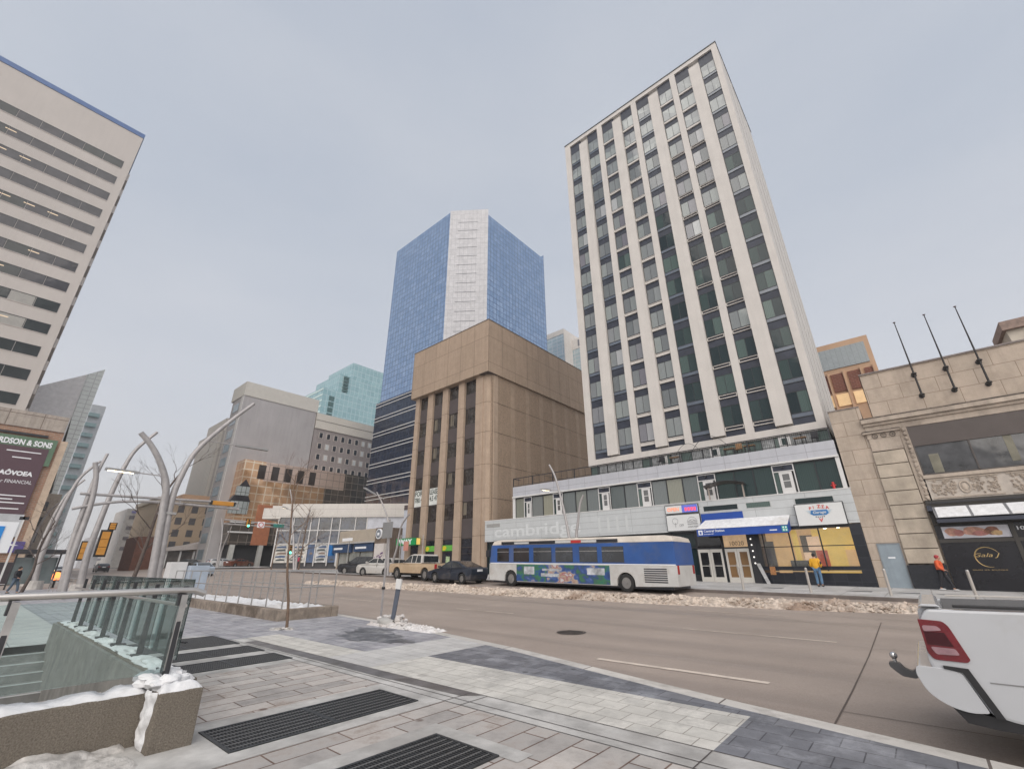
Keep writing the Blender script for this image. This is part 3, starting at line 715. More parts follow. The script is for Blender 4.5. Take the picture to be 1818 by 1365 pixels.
# lower fascia of horizontal metal panels
build('lower_fascia', MB().box(-31.6,-2.05,Q-.02,Q+.48,3.70,5.60), metal_panel, tw)
build('fascia_cap', MB().box(-31.63,-2.02,Q-.05,Q+.5,5.60,5.66), white_p, tw)
slot_in = P('slot_frame',(.45,.46,.46),.5)
for a,b in ((-10.5,-8.3),(-7.75,-6.35),(-4.95,-3.0)):
    v_ = build('slot_window', MB().box(a-.05,b+.05,Q-.035,Q-.02,4.90,4.94).box(a-.05,b+.05,Q-.035,Q-.02,5.26,5.3).box(a-.05,a,Q-.035,Q-.02,4.94,5.26).box(b,b+.05,Q-.035,Q-.02,4.94,5.26), slot_in, tw)
    build('pane', MB().box(a,b,Q-.027,Q-.021,4.94,5.26), g_dark, v_)
build('vent', MB().box(-31.35,-29.6,Q-.04,Q-.02,5.0,5.32), P('vent_grey',(.3,.3,.29),.6), tw)
ghost = P('ghost_letters', (.60,.62,.63), .6, var=.05)
ghost2 = P('fainter_ghost_letters', (.54,.56,.565), .6, var=.05)
build('old_lettering', put_text('cambridge',-30.3,Q-.024,3.72,w=9.7,h=1.35,depth=.006,bold=.01), ghost, tw)
for x_ in (-18.9,-18.1,-17.3,-16.5): build('old_letter_stroke', MB().box(x_,x_+.2,Q-.026,Q-.02,4.0,5.1), ghost2, tw)
# ground floor: dark glazing behind the bus
gw = MB()
for i in range(13):
    a = -31.5+i*1.53; gw.box(a,a+.07,Q+.2,Q+.4,.2,3.7)
gw.box(-31.5,-11.5,Q+.2,Q+.4,3.55,3.7); gw.box(-31.5,-11.5,Q+.2,Q+.4,2.6,2.68); gw.box(-31.5,-11.5,Q+.19,Q+.42,.2,.9)
w_ = build('shop_window', gw, frame_m, tw)
build('pane', MB().box(-31.5,-11.5,Q+.34,Q+.36,.9,3.55), g_dark, w_)
# entrance doors
def entrance(x0,x1,warm):
    c = (x0+x1)/2; y = Q+.1
    e = build('entrance', MB().box(x0,x0+.07,y,y+.12,.45,3.7).box(x1-.07,x1,y,y+.12,.45,3.7).box(x0+.07,x1-.07,y,y+.12,2.5,2.6), frame_m, tw)
    gin = GLASS('warm_door_glass',(.2,.12,.06),.1,spec=.6) if warm else GLASS('dark_door_glass',(.02,.02,.022),.08)
    build('transom_glass', MB().box(x0+.07,x1-.07,y+.05,y+.06,2.6,3.66), P('lit_transom',(.3,.2,.12),.15,var=.5,vs=1.5,emit=(.75,.5,.28),es=.22) if warm else gin, e)
    for a,b in ((x0+.07,c-.01),(c+.01,x1-.07)):
        l_ = MB(); l_.box(a,a+.13,y,y+.06,.47,2.5); l_.box(b-.13,b,y,y+.06,.47,2.5); l_.box(a+.13,b-.13,y,y+.06,2.3,2.5); l_.box(a+.13,b-.13,y,y+.06,.47,.78); l_.box(a+.13,b-.13,y-.02,y+.0,1.45,1.49)
        d_ = build('door', l_, P('door_cream',(.55,.53,.49),.5,var=.06) if 'door_cream' not in bpy.data.materials else bpy.data.materials['door_cream'], e)
        build('door_pane', MB().box(a+.13,b-.13,y+.02,y+.03,.78,2.3), gin, d_)
    build('door_handle', MB().tube([(c-.16,y-.05,.9),(c-.16,y-.05,1.6)],.015,6).tube([(c+.16,y-.05,.9),(c+.16,y-.05,1.6)],.015,6), steel, e)
    return e
entrance(-11.45,-9.73,False); e2 = entrance(-9.7,-8.1,True)
build('street_number', put_text('10020',-9.25,Q+.135,2.68,w=.85,h=.27,depth=.01), P('number_dark',(.04,.035,.03),.5), e2)
build('bulb_pier', MB().box(-8.08,-7.7,Q-.02,Q+.45,.2,3.7), black, tw)
bl = MB()
for k in range(5): bl.blob((-7.9,Q-.06,3.05-.36*k),.05,.05,.05,amp=0,nu=10,nv=6)
build('bulb', bl, P('bulb_white',(.8,.8,.8),.3,emit=(1,.95,.85),es=.5), tw, smooth=True)
# pizza shop front: black tile frame, glazing, lit room behind
tile = GRID('black_tile', (.012,.014,.02),(.02,.022,.03),(.035,.037,.045),.62,.62,.01,0,.18,bmp=.1)
sf = MB(); sf.box(-7.7,-2.62,Q-.02,Q+.3,.0,1.06); sf.box(-7.7,-2.62,Q-.02,Q+.25,1.2,1.42); sf.box(-2.62,-2.06,Q-.05,Q+.45,.0,3.66); sf.box(-7.7,-2.62,Q+.0,Q+.3,3.5,3.7)
build('tile_surround', sf, tile, tw)
build('yellow_stripe', MB().box(-7.1,-2.62,Q-.03,Q+.2,1.12,1.17), P('stripe_tan',(.5,.36,.2),.5), tw)
mu = MB()
for x in (-7.2,-5.72,-4.16): mu.box(x-.035,x+.035,Q+.02,Q+.1,1.17,3.5)
mu.box(-7.7,-2.62,Q+.02,Q+.1,2.5,2.55); mu.box(-7.7,-7.4,Q+.0,Q+.12,1.42,3.5)
w_ = build('shop_window', mu, frame_m, tw)
build('pane', MB().box(-7.6,-2.62,Q+.06,Q+.065,1.42,3.5), CLEAR('shop_glass',(.95,.95,.93),dirt=.06), w_)
room = MB(); zr0,zr1 = 1.0,3.7
def lit(n,c,s=.55): return P(n,c,.7,var=.25,vs=1.2,emit=c,es=s)  # room surfaces glow faintly themselves, standing in for lamplight
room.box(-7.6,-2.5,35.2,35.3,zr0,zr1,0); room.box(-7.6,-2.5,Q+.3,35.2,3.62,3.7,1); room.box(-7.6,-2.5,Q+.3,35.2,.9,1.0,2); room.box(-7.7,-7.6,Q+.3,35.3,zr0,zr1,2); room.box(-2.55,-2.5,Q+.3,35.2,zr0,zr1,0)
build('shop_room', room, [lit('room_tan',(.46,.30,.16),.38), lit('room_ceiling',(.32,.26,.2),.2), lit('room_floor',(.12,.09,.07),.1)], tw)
pn = MB(); pn.box(-4.7,-2.6,33.7,33.76,1.0,3.5,0); pn.box(-6.9,-6.0,33.9,33.96,1,3.5,1); pn.box(-5.75,-5.45,33.4,33.46,1,3.5,0); pn.box(-5.4,-4.75,33.9,33.95,1.4,3.2,2); pn.box(-4.68,-4.1,33.6,33.66,1.2,2.3,3); pn.box(-5.0,-4.35,33.5,33.52,2.3,3.1,4); pn.box(-7.5,-6.95,33.8,33.9,1,2.9,2); pn.box(-6.1,-5.1,33.3,34,1.0,1.75,2); pn.box(-5.3,-4.9,33.35,33.36,1.75,2.2,4)
pn.box(-2.0-1.2,-2.62,33.5,33.56,1.4,2.3,1)
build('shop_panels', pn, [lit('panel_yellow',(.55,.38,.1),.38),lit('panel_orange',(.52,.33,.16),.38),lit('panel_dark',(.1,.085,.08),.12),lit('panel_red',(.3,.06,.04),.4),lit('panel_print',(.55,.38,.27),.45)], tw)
lm = MB()
for x,y in ((-4.0,34.2),(-3.3,34.0),(-6.6,34.2)): lm.blob((x,y,3.58),.1,.1,.04,amp=0)
build('ceiling_lamp', lm, EMIT('lamp_warm',(1,.85,.6),6), tw)

# terrace: glazed wall under the tower, black railing
tg = MB(); 
for i in range(22):
    a = -19.8+i*.795; tg.box(a,a+.05,YT+.2,YT+.3,8.46,9.45)
tw_w = build('terrace_glazing', tg, frame_m, tw)
cg = [P('terrace_curtain_green',(.14,.2,.17),.2,spec=1,var=.4,vs=4),P('terrace_curtain_grey',(.3,.31,.31),.2,spec=1,var=.4,vs=4),g_dark]
mb = MB()
for i in range(22):
    a = -19.8+i*.795; mb.box(a+.05,a+.795,YT+.24,YT+.26,8.46,9.45, R.choice([0,1,1,2,0]) if i > 10 else R.choice([1,1,2]))
build('terrace_pane', mb, cg, tw_w)
for a,b in ((-13.6,-12.9),(-9.7,-9.0),(-5.2,-4.5)):
    build('terrace_door', MB().box(a,b,YT+.12,YT+.2,8.46,9.4), white_p, tw); build('terrace_door_glass', MB().box(a+.18,b-.18,YT+.11,YT+.12,8.85,9.3), g_dark, tw)
rail = thing('terrace_railing','black metal railing along the podium terrace below the white tower','railing',(-15,Q+.1,8.52))
rb_ = MB(); rb_.box(-27.95,-2.25,Q+.06,Q+.11,9.3,9.36); rb_.box(-27.95,-2.25,Q+.07,Q+.10,8.6,8.64); rb_.box(-27.95,-27.9,Q+.11,33.6,9.3,9.36)
build('top_rail', rb_, black, rail)
rb_ = MB()
for i in range(12): x = -27.93+i*2.33; rb_.box(x-.035,x+.035,Q+.06,Q+.12,8.52,9.3)
build('post', rb_, black, rail, kind='stuff')
rb_ = MB()
x = -27.9
while x < -2.3:
    rb_.box(x-.008,x+.008,Q+.075,Q+.095,8.64,9.3); x += .62 if x < -19.5 else .115
build('baluster', rb_, black, rail, kind='stuff')
# things standing on the terrace
wood = P('warm_wood',(.3,.17,.08),.6,var=.25,vs=6)
def patio(x,lab):
    t = thing('patio_table',lab,'table',(x,32.9,8.46),group='patio tables on the terrace')
    build('table_top', MB().box(x-.35,x+.35,32.65,33.05,9.0,9.05), wood, t)
    for a in (-.3,.3):
        for b in (32.7,33.0): build('leg', MB().box(x+a-.02,x+a+.02,b-.02,b+.02,8.46,9.0), dark_steel, t)
patio(-12.1,'small wooden patio table behind the railing, leftmost of four'); patio(-8.2,'small wooden patio table behind the railing right of the middle white door'); patio(-6.9,'small wooden patio table in front of green curtains'); patio(-3.9,'small wooden patio table behind the railing, rightmost of four')
def chair(x,lab,mt):
    t = thing('patio_chair',lab,'chair',(x,32.85,8.46),group='patio chairs on the terrace')
    build('seat', MB().box(x-.2,x+.2,32.65,33.05,8.88,8.93), mt, t); build('backrest', MB().box(x-.2,x+.2,33.03,33.07,8.93,9.35), mt, t)
    for a in (-.17,.17):
        for b in (32.68,33.02): build('leg', MB().box(x+a-.015,x+a+.015,b-.015,b+.015,8.46,8.88), dark_steel, t)
chair(-3.1,'dark patio chair at the right end of the terrace',dark_steel); chair(-7.6,'brown patio chair between two wooden terrace tables',wood); chair(-13.2,'dark patio chair left of the leftmost terrace table',dark_steel)
t = thing('pergola_arch','thin curved wire arch over the terrace','arch',(-9.6,32.9,8.46))
aw = MB(); aw.tube([(-11.2+3.4*i/12,32.9,8.46+1.75*math.sin(PI*i/12)**.8) for i in range(13)],.018,6)
build('arch_tube', aw, dark_steel, t)
aw = MB(); aw.tube([(-12.4+2.6*i/12,33.0,8.46+1.5*math.sin(PI*i/12)**.8) for i in range(13)],.015,6)
build('arch_tube', aw, dark_steel, t)
# balcony gazebo on the lower podium (behind its fascia)
t = thing('gazebo','dark curved slatted gazebo roof on the balcony above the blue awning','gazebo',(-8.6,32.2,5.66))
gz = MB()
def gzp(u,y): return (-10.1+2.6*u,y,6.2+.42*math.sin(PI*(.15+.7*u)))
for i in range(9):
    u = i/8; gz.tube([(gzp(u,31.9)[0],31.9,gzp(u,0)[2]+.15),(gzp(u,0)[0],32.45,gzp(u,0)[2])],.02,5)
for y,dz in ((31.9,.15),(32.17,.08),(32.45,0)): gz.tube([(gzp(i/10,y)[0],y,gzp(i/10,y)[2]+dz) for i in range(11)],.024,6)
build('roof_ribs', gz, black, t)
sh = MB(); sh.add([(gzp(i/10,0)[0],y,gzp(i/10,0)[2]+dz-.02) for i in range(11) for y,dz in ((31.9,.15),(32.45,0))],[(2*i,2*i+2,2*i+3,2*i+1) for i in range(10)])
build('roof_sheet', sh, P('smoked_sheet',(.1,.09,.085),.25,spec=.8), t)
for x in (-9.9,-7.7): build('post', MB().box(x-.04,x+.04,32.25,32.33,5.66,6.45), P('gazebo_post',(.35,.3,.26),.6), t)
t = thing('fire_hydrant','small red standpipe on the balcony ledge by the beige wall','standpipe',(-2.8,32.52,5.66))
h_ = MB(); h_.tube([(-2.8,32.5,5.66),(-2.8,32.5,5.98)],.07,10); h_.blob((-2.8,32.5,6.0),.075,.075,.06,amp=0)
build('body', h_, P('red_paint',(.5,.03,.03),.4), t, smooth=True); build('cross_arm', MB().tube([(-2.93,32.5,5.86),(-2.67,32.5,5.86)],.035,8), bpy.data.materials['red_paint'], t)

# ------------------------------------------------------------------ shop signs and awning of the podium
def signbox(name,label,x0,x1,z0,z1,face,y=Q-.16,frame=frame_m):
    t = thing(name,label,'sign',((x0+x1)/2,y,z0))
    build('case', MB().box(x0,x1,y,Q-.03,z0,z1), frame, t); build('face', MB().box(x0+.04,x1-.04,y-.012,y,z0+.04,z1-.04), face, t)
    return t
sign_white = P('sign_white',(.66,.67,.67),.35,var=.03)
t = signbox('shop_sign','white box sign with a red and blue winged pizza logo',-5.05,-2.58,3.62,4.9,sign_white,Q-.3)
y = Q-.32
redp = P('sign_red',(.55,.04,.03),.4); bluep = P('sign_blue',(.03,.17,.42),.4); palep = P('sign_pale_blue',(.35,.5,.62),.4); greyp = P('sign_grey',(.16,.16,.17),.5)
lt = MB()
for i,(c,zz) in enumerate(zip('PIZZA',(0,.05,.07,.05,0))): lt._mg(put_text(c,-4.28+i*.205,y,4.53+zz,h=.17+.02*(i==2),depth=.02,bold=.02),None)
build('lettering', lt, redp, t)
wg = MB(); wg.prism([(-4.22,4.5),(-3.42,4.5),(-3.36,4.3),(-3.5,4.2),(-4.14,4.2),(-4.28,4.3)],1,y-.005,y+.008,0)
for s in (-1,1):
    for k in range(4): wg.prism([(-3.82+s*.42,4.47-.06*k),(-3.82+s*(.68-.05*k),4.49-.06*k),(-3.82+s*.42,4.43-.06*k)],1,y-.004,y+.008,1)
build('badge', wg, [bluep,palep], t)
build('lettering', put_text('Garage',-4.14,y-.015,4.25,w=.66,h=.2,depth=.02,shear=.2,bold=.01), sign_white, t)
build('lettering', put_text('SPORTS',-4.05,y,4.07,w=.48,h=.1,depth=.02,shear=.2) if False else MB().box(-4.06,-4.0,y,y+.01,4.08,4.16).box(-3.96,-3.9,y,y+.01,4.07,4.14).box(-3.86,-3.8,y,y+.01,4.07,4.13).box(-3.76,-3.7,y,y+.01,4.07,4.14).box(-3.66,-3.6,y,y+.01,4.09,4.16), greyp, t)
ch = MB(); ch.prism([(-3.93,4.03),(-3.87,4.03),(-3.82,3.9),(-3.77,4.03),(-3.71,4.03),(-3.82,3.8)],1,y-.004,y+.008); build('chevron', ch, redp, t)
t = signbox('led_sign','narrow electronic sign, half orange lettering on white and half red on blue',-13.2,-10.8,4.92,5.52,sign_white)
y = Q-.18
build('lit_panel', MB().box(-11.95,-10.86,y-.01,y+.0,4.97,5.47), P('screen_blue',(.05,.07,.25),.3,emit=(.08,.1,.35),es=.6), t)
build('lettering', put_text('OPEN',-13.02,y-.012,5.1,w=.85,h=.25,depth=.01,bold=.02), P('led_orange',(.6,.2,.12),.4,emit=(.9,.35,.2),es=.4), t)
lt = MB()
for k in range(4): lt.box(-11.75+k*.21,-11.6+k*.21,y-.02,y-.01,5.06,5.3)
build('lit_digits', lt, P('led_red',(.5,.05,.08),.4,emit=(.9,.1,.15),es=.5), t)
t = signbox('shop_sign','white sign with two outlined emblems and small grey lettering',-13.2,-10.78,3.72,4.86,sign_white)
lt = MB(); y = Q-.185
def ringm(cx_,cz,r,k=28,a0=0,a1=2*PI,t_=.008): 
    lt.tube([(cx_+r*math.cos(a0+(a1-a0)*i/k),y,cz+r*math.sin(a0+(a1-a0)*i/k)) for i in range(k+1)],t_,5)
ringm(-12.55,4.42,.2); lt.box(-12.56,-12.54,y-.005,y+.005,4.0,4.3); ringm(-12.2,4.12,.07); ringm(-12.05,4.14,.06)
ringm(-11.35,4.3,.33,a0=0,a1=PI); ringm(-11.35,4.3,.18,a0=0,a1=PI); ringm(-11.5,4.3,.12,a0=0,a1=PI); ringm(-11.2,4.3,.12,a0=0,a1=PI); lt.box(-11.68,-11.02,y-.004,y+.004,4.285,4.3)
build('emblem', lt, greyp, t)
build('lettering', put_text('DOWNTOWN',-11.68,y-.004,4.14,w=.68,h=.075,depth=.008,bold=.01)._mg(put_text('LIQUOR',-11.68,y-.004,3.95,w=.68,h=.095,depth=.008),None) or MB(), greyp, t) if False else None
l1 = put_text('DOWNTOWN',-11.68,y-.004,4.14,w=.68,h=.075,depth=.008,bold=.01); l1._mg(put_text('LIQUOR',-11.68,y-.004,3.95,w=.68,h=.095,depth=.008),None); build('lettering', l1, greyp, t)
t = signbox('shop_sign','white box sign with small red lettering above the front half of the bus',-30.1,-22.6,3.35,3.72,sign_white,Q-.3)
build('lettering', put_text('De Dutch',-29.6,Q-.32,3.36,w=2.3,h=.36,depth=.02,bold=.03), redp, t)
blue = P('awning_blue',(.01,.06,.32),.5,var=.08,vs=2)
tag(build('banner', MB().box(-10.74,-8.06,Q-.06,Q-.03,4.2,4.78), blue, loc=(-9.4,Q,4.2)), 'plain blue banner on the white panels above the snowy awning','banner')
t = thing('awning','long blue awning covered in snow over the station entrance','awning',(-8.1,31.6,3.3))
build('valance', MB().box(-10.88,-5.5,31.52,31.58,3.28,3.72), blue, t)
c_ = MB(); c_.prism([(31.58,3.72),(32.45,4.24),(32.45,3.5),(31.58,3.3)],0,-10.8,-5.5); build('canvas', c_, blue, t)
c_ = MB(); c_.add([(-10.88,31.5,3.73),(-5.48,31.5,3.73),(-5.42,32.46,4.3),(-10.5,32.46,4.3),(-10.88,31.55,3.82),(-5.48,31.55,3.82),(-5.42,32.46,4.36),(-10.5,32.46,4.36)],[(0,1,2,3),(4,5,6,7),(0,1,5,4),(1,2,6,5),(2,3,7,6),(3,0,4,7)])
build('snow_cover', c_, snow, t, bevel=.02)
wp = P('print_white',(.75,.77,.8),.5,var=.02)
build('lettering', put_text('Central Station',-10.42,31.51,3.52,w=1.3,h=.15,depth=.01,bold=.015), wp, t)
build('lettering', put_text('Downtown LRT',-10.42,31.51,3.37,w=.62,h=.07,depth=.01,bold=.01), wp, t)
mb = MB(); mb.box(-10.78,-10.5,31.508,31.52,3.36,3.66); mb.box(-6.5,-6.1,31.508,31.52,3.44,3.5); build('logo_plate', mb, wp, t)
build('logo_mark', MB().box(-10.7,-10.58,31.5,31.508,3.42,3.56), blue, t)
build('round_mark', MB().box(-5.83,-5.53,31.505,31.52,3.36,3.68), P('teal_print',(.03,.35,.3),.5), t)
m_ = MB()
for a,b in ((-5.8,3.4),(-5.66,3.4),(-5.8,3.55),(-5.66,3.55)): m_.box(a+.02,a+.1,31.498,31.505,b,b+.09)
build('round_mark_detail', m_, wp, t)
t = thing('leaning_board','grey board leaning on the black pier beside the cream doors','board',(-7.6,32.1,.4))
build('board', MB().add([(-7.35,32.0,.42),(-7.15,32.0,.42),(-7.62,32.4,1.6),(-7.85,32.4,1.6),(-7.35,32.03,.42),(-7.15,32.03,.42),(-7.62,32.43,1.6),(-7.85,32.43,1.6)],[(0,1,2,3),(4,5,6,7),(0,1,5,4),(1,2,6,5),(2,3,7,6),(3,0,4,7)]), P('board_grey',(.35,.35,.35),.5,var=.3,vs=6), t)
build('board_edge', MB().box(-7.36,-7.14,31.98,32.05,.40,.43), steel, t)
t = thing('notice_box','small orange notice on the black tiles beside the leaning board','notice',(-6.9,Q-.05,1.0))
build('plate', MB().box(-7.15,-6.85,Q-.06,Q-.025,.95,1.4), P('notice_orange',(.35,.16,.06),.5,var=.4,vs=9), t)

# ================================================================== beige classical building on the right
stone = GRID('beige_ashlar', (.47,.39,.32), (.43,.36,.295), (.24,.185,.14), 1.55, .86, .014, .5, .85, bmp=.35, nz=.14, streak=.3, spots=((.3,.24,.19),.6,.5))
stone2 = P('carved_stone',(.46,.39,.325),.85,var=.15,vs=2,bmp=.5,bs=22,streak=.5,stain=((.16,.13,.11),.55))
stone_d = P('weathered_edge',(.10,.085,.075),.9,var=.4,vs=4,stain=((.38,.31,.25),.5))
bd = thing('stone_building','beige stone building with rusticated pier, cornice and carved frieze','building',(4,Q,0))
yb_ = Q
build('side_bay_wall', MB().box(-2.05,-.5,yb_+.02,44,-.3,10.22), stone, bd)
build('main_wall', MB().box(-.5,14,yb_+.15,44,-.3,9.3), stone, bd)
build('attic_wall', MB().box(-.0,14,yb_+.05,44,9.3,12.12), stone, bd)
build('attic_coping', MB().box(-.04,14,yb_-.02,44,12.12,12.2).box(-2.08,-.5,yb_-.02,44,10.22,10.28), P('lead_coping',(.2,.17,.16),.6,var=.3,vs=3), bd)
cn_ = MB(); cn_.box(-.53,14,yb_-.02,yb_+.15,8.62,8.95); cn_.box(-.58,14,yb_-.12,yb_+.15,8.95,9.12); cn_.box(-.62,14,yb_-.26,yb_+.15,9.12,9.36)
build('cornice', cn_, stone2, bd, bevel=.012)
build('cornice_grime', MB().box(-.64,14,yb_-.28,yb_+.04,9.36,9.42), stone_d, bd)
cp = MB(); cp.box(-.72,.98,yb_-.24,yb_+.15,8.5,8.6); cp.box(-.56,.9,yb_-.12,yb_+.15,8.2,8.5); cp.box(-.52,.88,yb_-.1,yb_+.15,7.48,8.2)
build('capital', cp, stone2, bd, bevel=.012)
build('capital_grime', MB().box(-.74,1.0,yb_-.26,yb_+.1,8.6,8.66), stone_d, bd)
rs = MB()
for x in (-.2,.2,.6): rs.tube([(x+.12*math.cos(a),yb_-.13,8.34+.12*math.sin(a)) for a in [2*PI*i/12 for i in range(13)]],.03,5); rs.blob((x,yb_-.13,8.34),.05,.03,.05,amp=0)
build('rosette', rs, stone_d, bd)
for k in range(9):
    z1 = 7.42-.74*k-.0; z0 = z1-.70
    if k == 8: z0 = 1.5
    build('rusticated_block', MB().box(-.55,.86,yb_-.13,yb_+.15,z0,z1), P('rustic_stone_%d' % 0,(.43,.37,.30),.85,var=.2,vs=1.2,bmp=.4,bs=25,streak=.3) if k == 0 else bpy.data.materials['rustic_stone_0'], bd, bevel=.02)
build('block_joint', MB().box(-.53,.84,yb_-.06,yb_+.15,.5,7.48), stone_d, bd)
build('granite_base', MB().box(-.62,.9,yb_-.16,yb_+.15,-.2,1.46), P('black_granite',(.02,.022,.028),.25,var=.3,vs=8), bd)
build('window_jamb', MB().box(.9,1.26,yb_-.02,yb_+.15,4.6,8.62), stone2, bd)
jm = MB()
for k in range(16): jm.blob((1.12,yb_-.05,4.75+.25*k),.09,.06,.11,seed=k,amp=.35,nu=7,nv=5)
build('jamb_carving', jm, stone2, bd)
build('window_lintel', MB().box(1.26,14,yb_-.01,yb_+.05,7.5,8.6), P('bronze_lintel',(.085,.07,.065),.5,.2,var=.1), bd)
fm = MB()
for x in (1.26,3.42,5.6,7.8,10): fm.box(x,x+.07,yb_+.0,yb_+.1,5.95,7.5)
fm.box(1.26,12,yb_+.0,yb_+.1,5.9,5.98)
w_ = build('window', fm, P('bronze_frame',(.07,.06,.055),.4,.3), bd)
build('pane', MB().box(1.3,12,yb_+.07,yb_+.08,5.98,7.5), GLASS('dim_glass',(.045,.045,.048),.06,spec=.9,var=.9,vs=.9), w_)
P('blind_cream',(.17,.16,.12),.5,var=.3)
for q_ in ((1.75,2.15,6.0,7.0),(4.7,5.0,6.2,7.48)): build('blind', MB().box(q_[0],q_[1],yb_+.05,yb_+.068,q_[2],q_[3]), bpy.data.materials['blind_cream'], w_)
build('window_sill', MB().box(1.2,14,yb_-.12,yb_+.15,5.72,5.9), stone2, bd, bevel=.01)
fz = MB(); fz.box(1.2,14,yb_-.02,yb_+.15,4.62,5.72)
build('frieze_ground', fz, P('frieze_pale',(.47,.42,.37),.85,var=.15,vs=3,streak=.2), bd)
for (a,b) in ((1.4,3.95),(4.3,6.9)):
    cv = MB(); cv.box(a-.04,b+.04,yb_-.06,yb_-.02,5.62,5.68); cv.box(a-.04,b+.04,yb_-.06,yb_-.02,4.68,4.73)
    c = (a+b)/2; rr = random.Random(int(a*10))
    cv.tube([(c+.2*math.cos(t_),yb_-.05,5.17+.28*math.sin(t_)) for t_ in [2*PI*i/16 for i in range(17)]],.035,5); cv.blob((c,yb_-.04,5.17),.12,.04,.18,amp=.1)
    for s in (-1,1):
        for k in range(60):
            x = c+s*rr.uniform(.3,(b-a)/2-.05); z = rr.uniform(4.8,5.58); th = rr.uniform(0,PI)
            cv.tube([(x+.09*math.cos(th+q*1.3)*q,yb_-.045-.02*math.sin(q*PI),z+.09*math.sin(th+q*1.3)*q) for q in (-1,-.5,0,.5,1)],[.012,.028,.03,.025,.01],5)
    build('carved_panel', cv, stone2, bd)
dr = build('steel_door', MB().box(-1.58,-.7,yb_-.02,yb_+.02,.34,2.5), P('door_blue_grey',(.25,.30,.34),.5,var=.1,vs=2,streak=.3), bd)
build('door_frame', MB().box(-1.64,-1.58,yb_-.04,yb_+.02,.3,2.56).box(-.7,-.64,yb_-.04,yb_+.02,.3,2.56).box(-1.58,-.7,yb_-.04,yb_+.02,2.5,2.56), P('frame_grey',(.2,.22,.24),.5), dr)
build('door_label', MB().box(-1.3,-1.0,yb_-.03,yb_-.02,1.79,1.87), wp, dr)
# shop front of the stone building
sw = MB(); sw.box(.95,14,yb_-.1,yb_+.15,-.2,2.55,0); sw.box(.95,14,yb_-.14,yb_+.15,2.5,2.66,1); sw.box(.95,14,yb_-.06,yb_+.15,2.66,3.35,0); sw.box(.95,14,yb_-.02,yb_+.15,3.35,4.62,1)
build('black_shopfront', sw, [P('gloss_black',(.012,.012,.016),.2,var=.3,vs=1), P('dark_bronze',(.045,.04,.035),.5)], bd)
build('shopfront_divider', MB().box(3.62,3.78,yb_-.16,yb_-.1,-.2,3.35), bpy.data.materials['dark_bronze'], bd)
fo = MB(); fo.box(1.2,3.6,yb_-.075,yb_-.06,2.70,3.26,0)
for k,(cx_,cz,rx_,rz_,mm) in enumerate(((1.55,3.0,.25,.2,1),(1.8,2.95,.2,.16,2),(2.35,3.02,.42,.2,1),(2.55,2.9,.3,.12,2),(3.0,3.0,.28,.2,3),(3.15,2.9,.2,.12,4))):
    pts = [(cx_+rx_*math.cos(t_)*(1+.15*math.sin(3*t_+k)),cz+rz_*math.sin(t_)) for t_ in [2*PI*i/16 for i in range(16)]]
    fo.poly([(a,yb_-.0765-.0008*k,b) for a,b in pts],mm)
build('photo_panel', fo, [P('photo_pale',(.55,.55,.6),.4,var=.2),P('photo_skin',(.5,.27,.2),.4,var=.4,vs=5),P('photo_rose',(.42,.17,.15),.4,var=.3,vs=4),P('photo_brown',(.25,.1,.06),.4,var=.5,vs=6),P('photo_gold',(.5,.33,.16),.4,var=.4,vs=6)], bd)
gold = P('gold_leaf',(.5,.36,.16),.3,.6)
y = yb_-.115
lo = MB(); ps = [2*PI*(.06+.72*i/26) for i in range(27)]
lo.tube([(2.5+.45*math.cos(a),y,1.8+.45*math.sin(a)) for a in ps],[.004+.022*math.sin(PI*i/26) for i in range(27)],6)
lo._mg(put_text('Gala J',2.02,y,1.76,w=.92,h=.22,depth=.008,shear=.35),None)
build('gold_logo', lo, gold, bd)
l1 = put_text('SALON  SPA  BOUTIQUE',1.8,y,1.20,w=1.2,h=.05,depth=.006); build('gold_lettering', l1, gold, bd)
l1 = put_text('100',3.86,yb_-.07,3.0,w=.42,h=.17,depth=.008,bold=.02); build('lettering', l1, wp, bd)
t = thing('awning','dark flat awning with snow lying on it over the black shopfront','awning',(4,31.8,3.6))
build('awning_frame', MB().box(1.12,12,31.5,31.58,3.42,3.66).box(1.12,1.2,31.58,32.4,3.42,3.6), P('navy_edge',(.03,.035,.055),.5), t)
build('awning_deck', MB().add([(1.12,31.5,3.6),(12,31.5,3.6),(12,32.45,4.2),(1.12,32.45,4.2),(1.12,31.5,3.66),(12,31.5,3.66),(12,32.45,4.26),(1.12,32.45,4.26)],[(0,1,2,3),(4,5,6,7),(0,1,5,4),(1,2,6,5),(2,3,7,6),(3,0,4,7)]), P('deck_grey',(.2,.2,.21),.6), t)
for i in range(8):
    a = 1.2+i*1.3; sc_ = MB()
    sc_.add([(a,31.52,3.67),(a+1.22,31.52,3.67),(a+1.22,32.3,4.17),(a,32.3,4.17),(a+.02,31.54,3.74),(a+1.2,31.54,3.74),(a+1.2,32.28,4.24),(a+.02,32.28,4.24)],[(0,1,2,3),(4,5,6,7),(0,1,5,4),(1,2,6,5),(2,3,7,6),(3,0,4,7)])
    build('snow_panel', sc_, snow, t, bevel=.02)
build('wall_bracket', MB().box(.92,1.12,32.0,32.45,4.05,4.3), P('bracket_navy',(.03,.035,.055),.5), t)
build('strip_rail', MB().box(1.1,12,32.3,32.34,4.42,4.5), black, t)
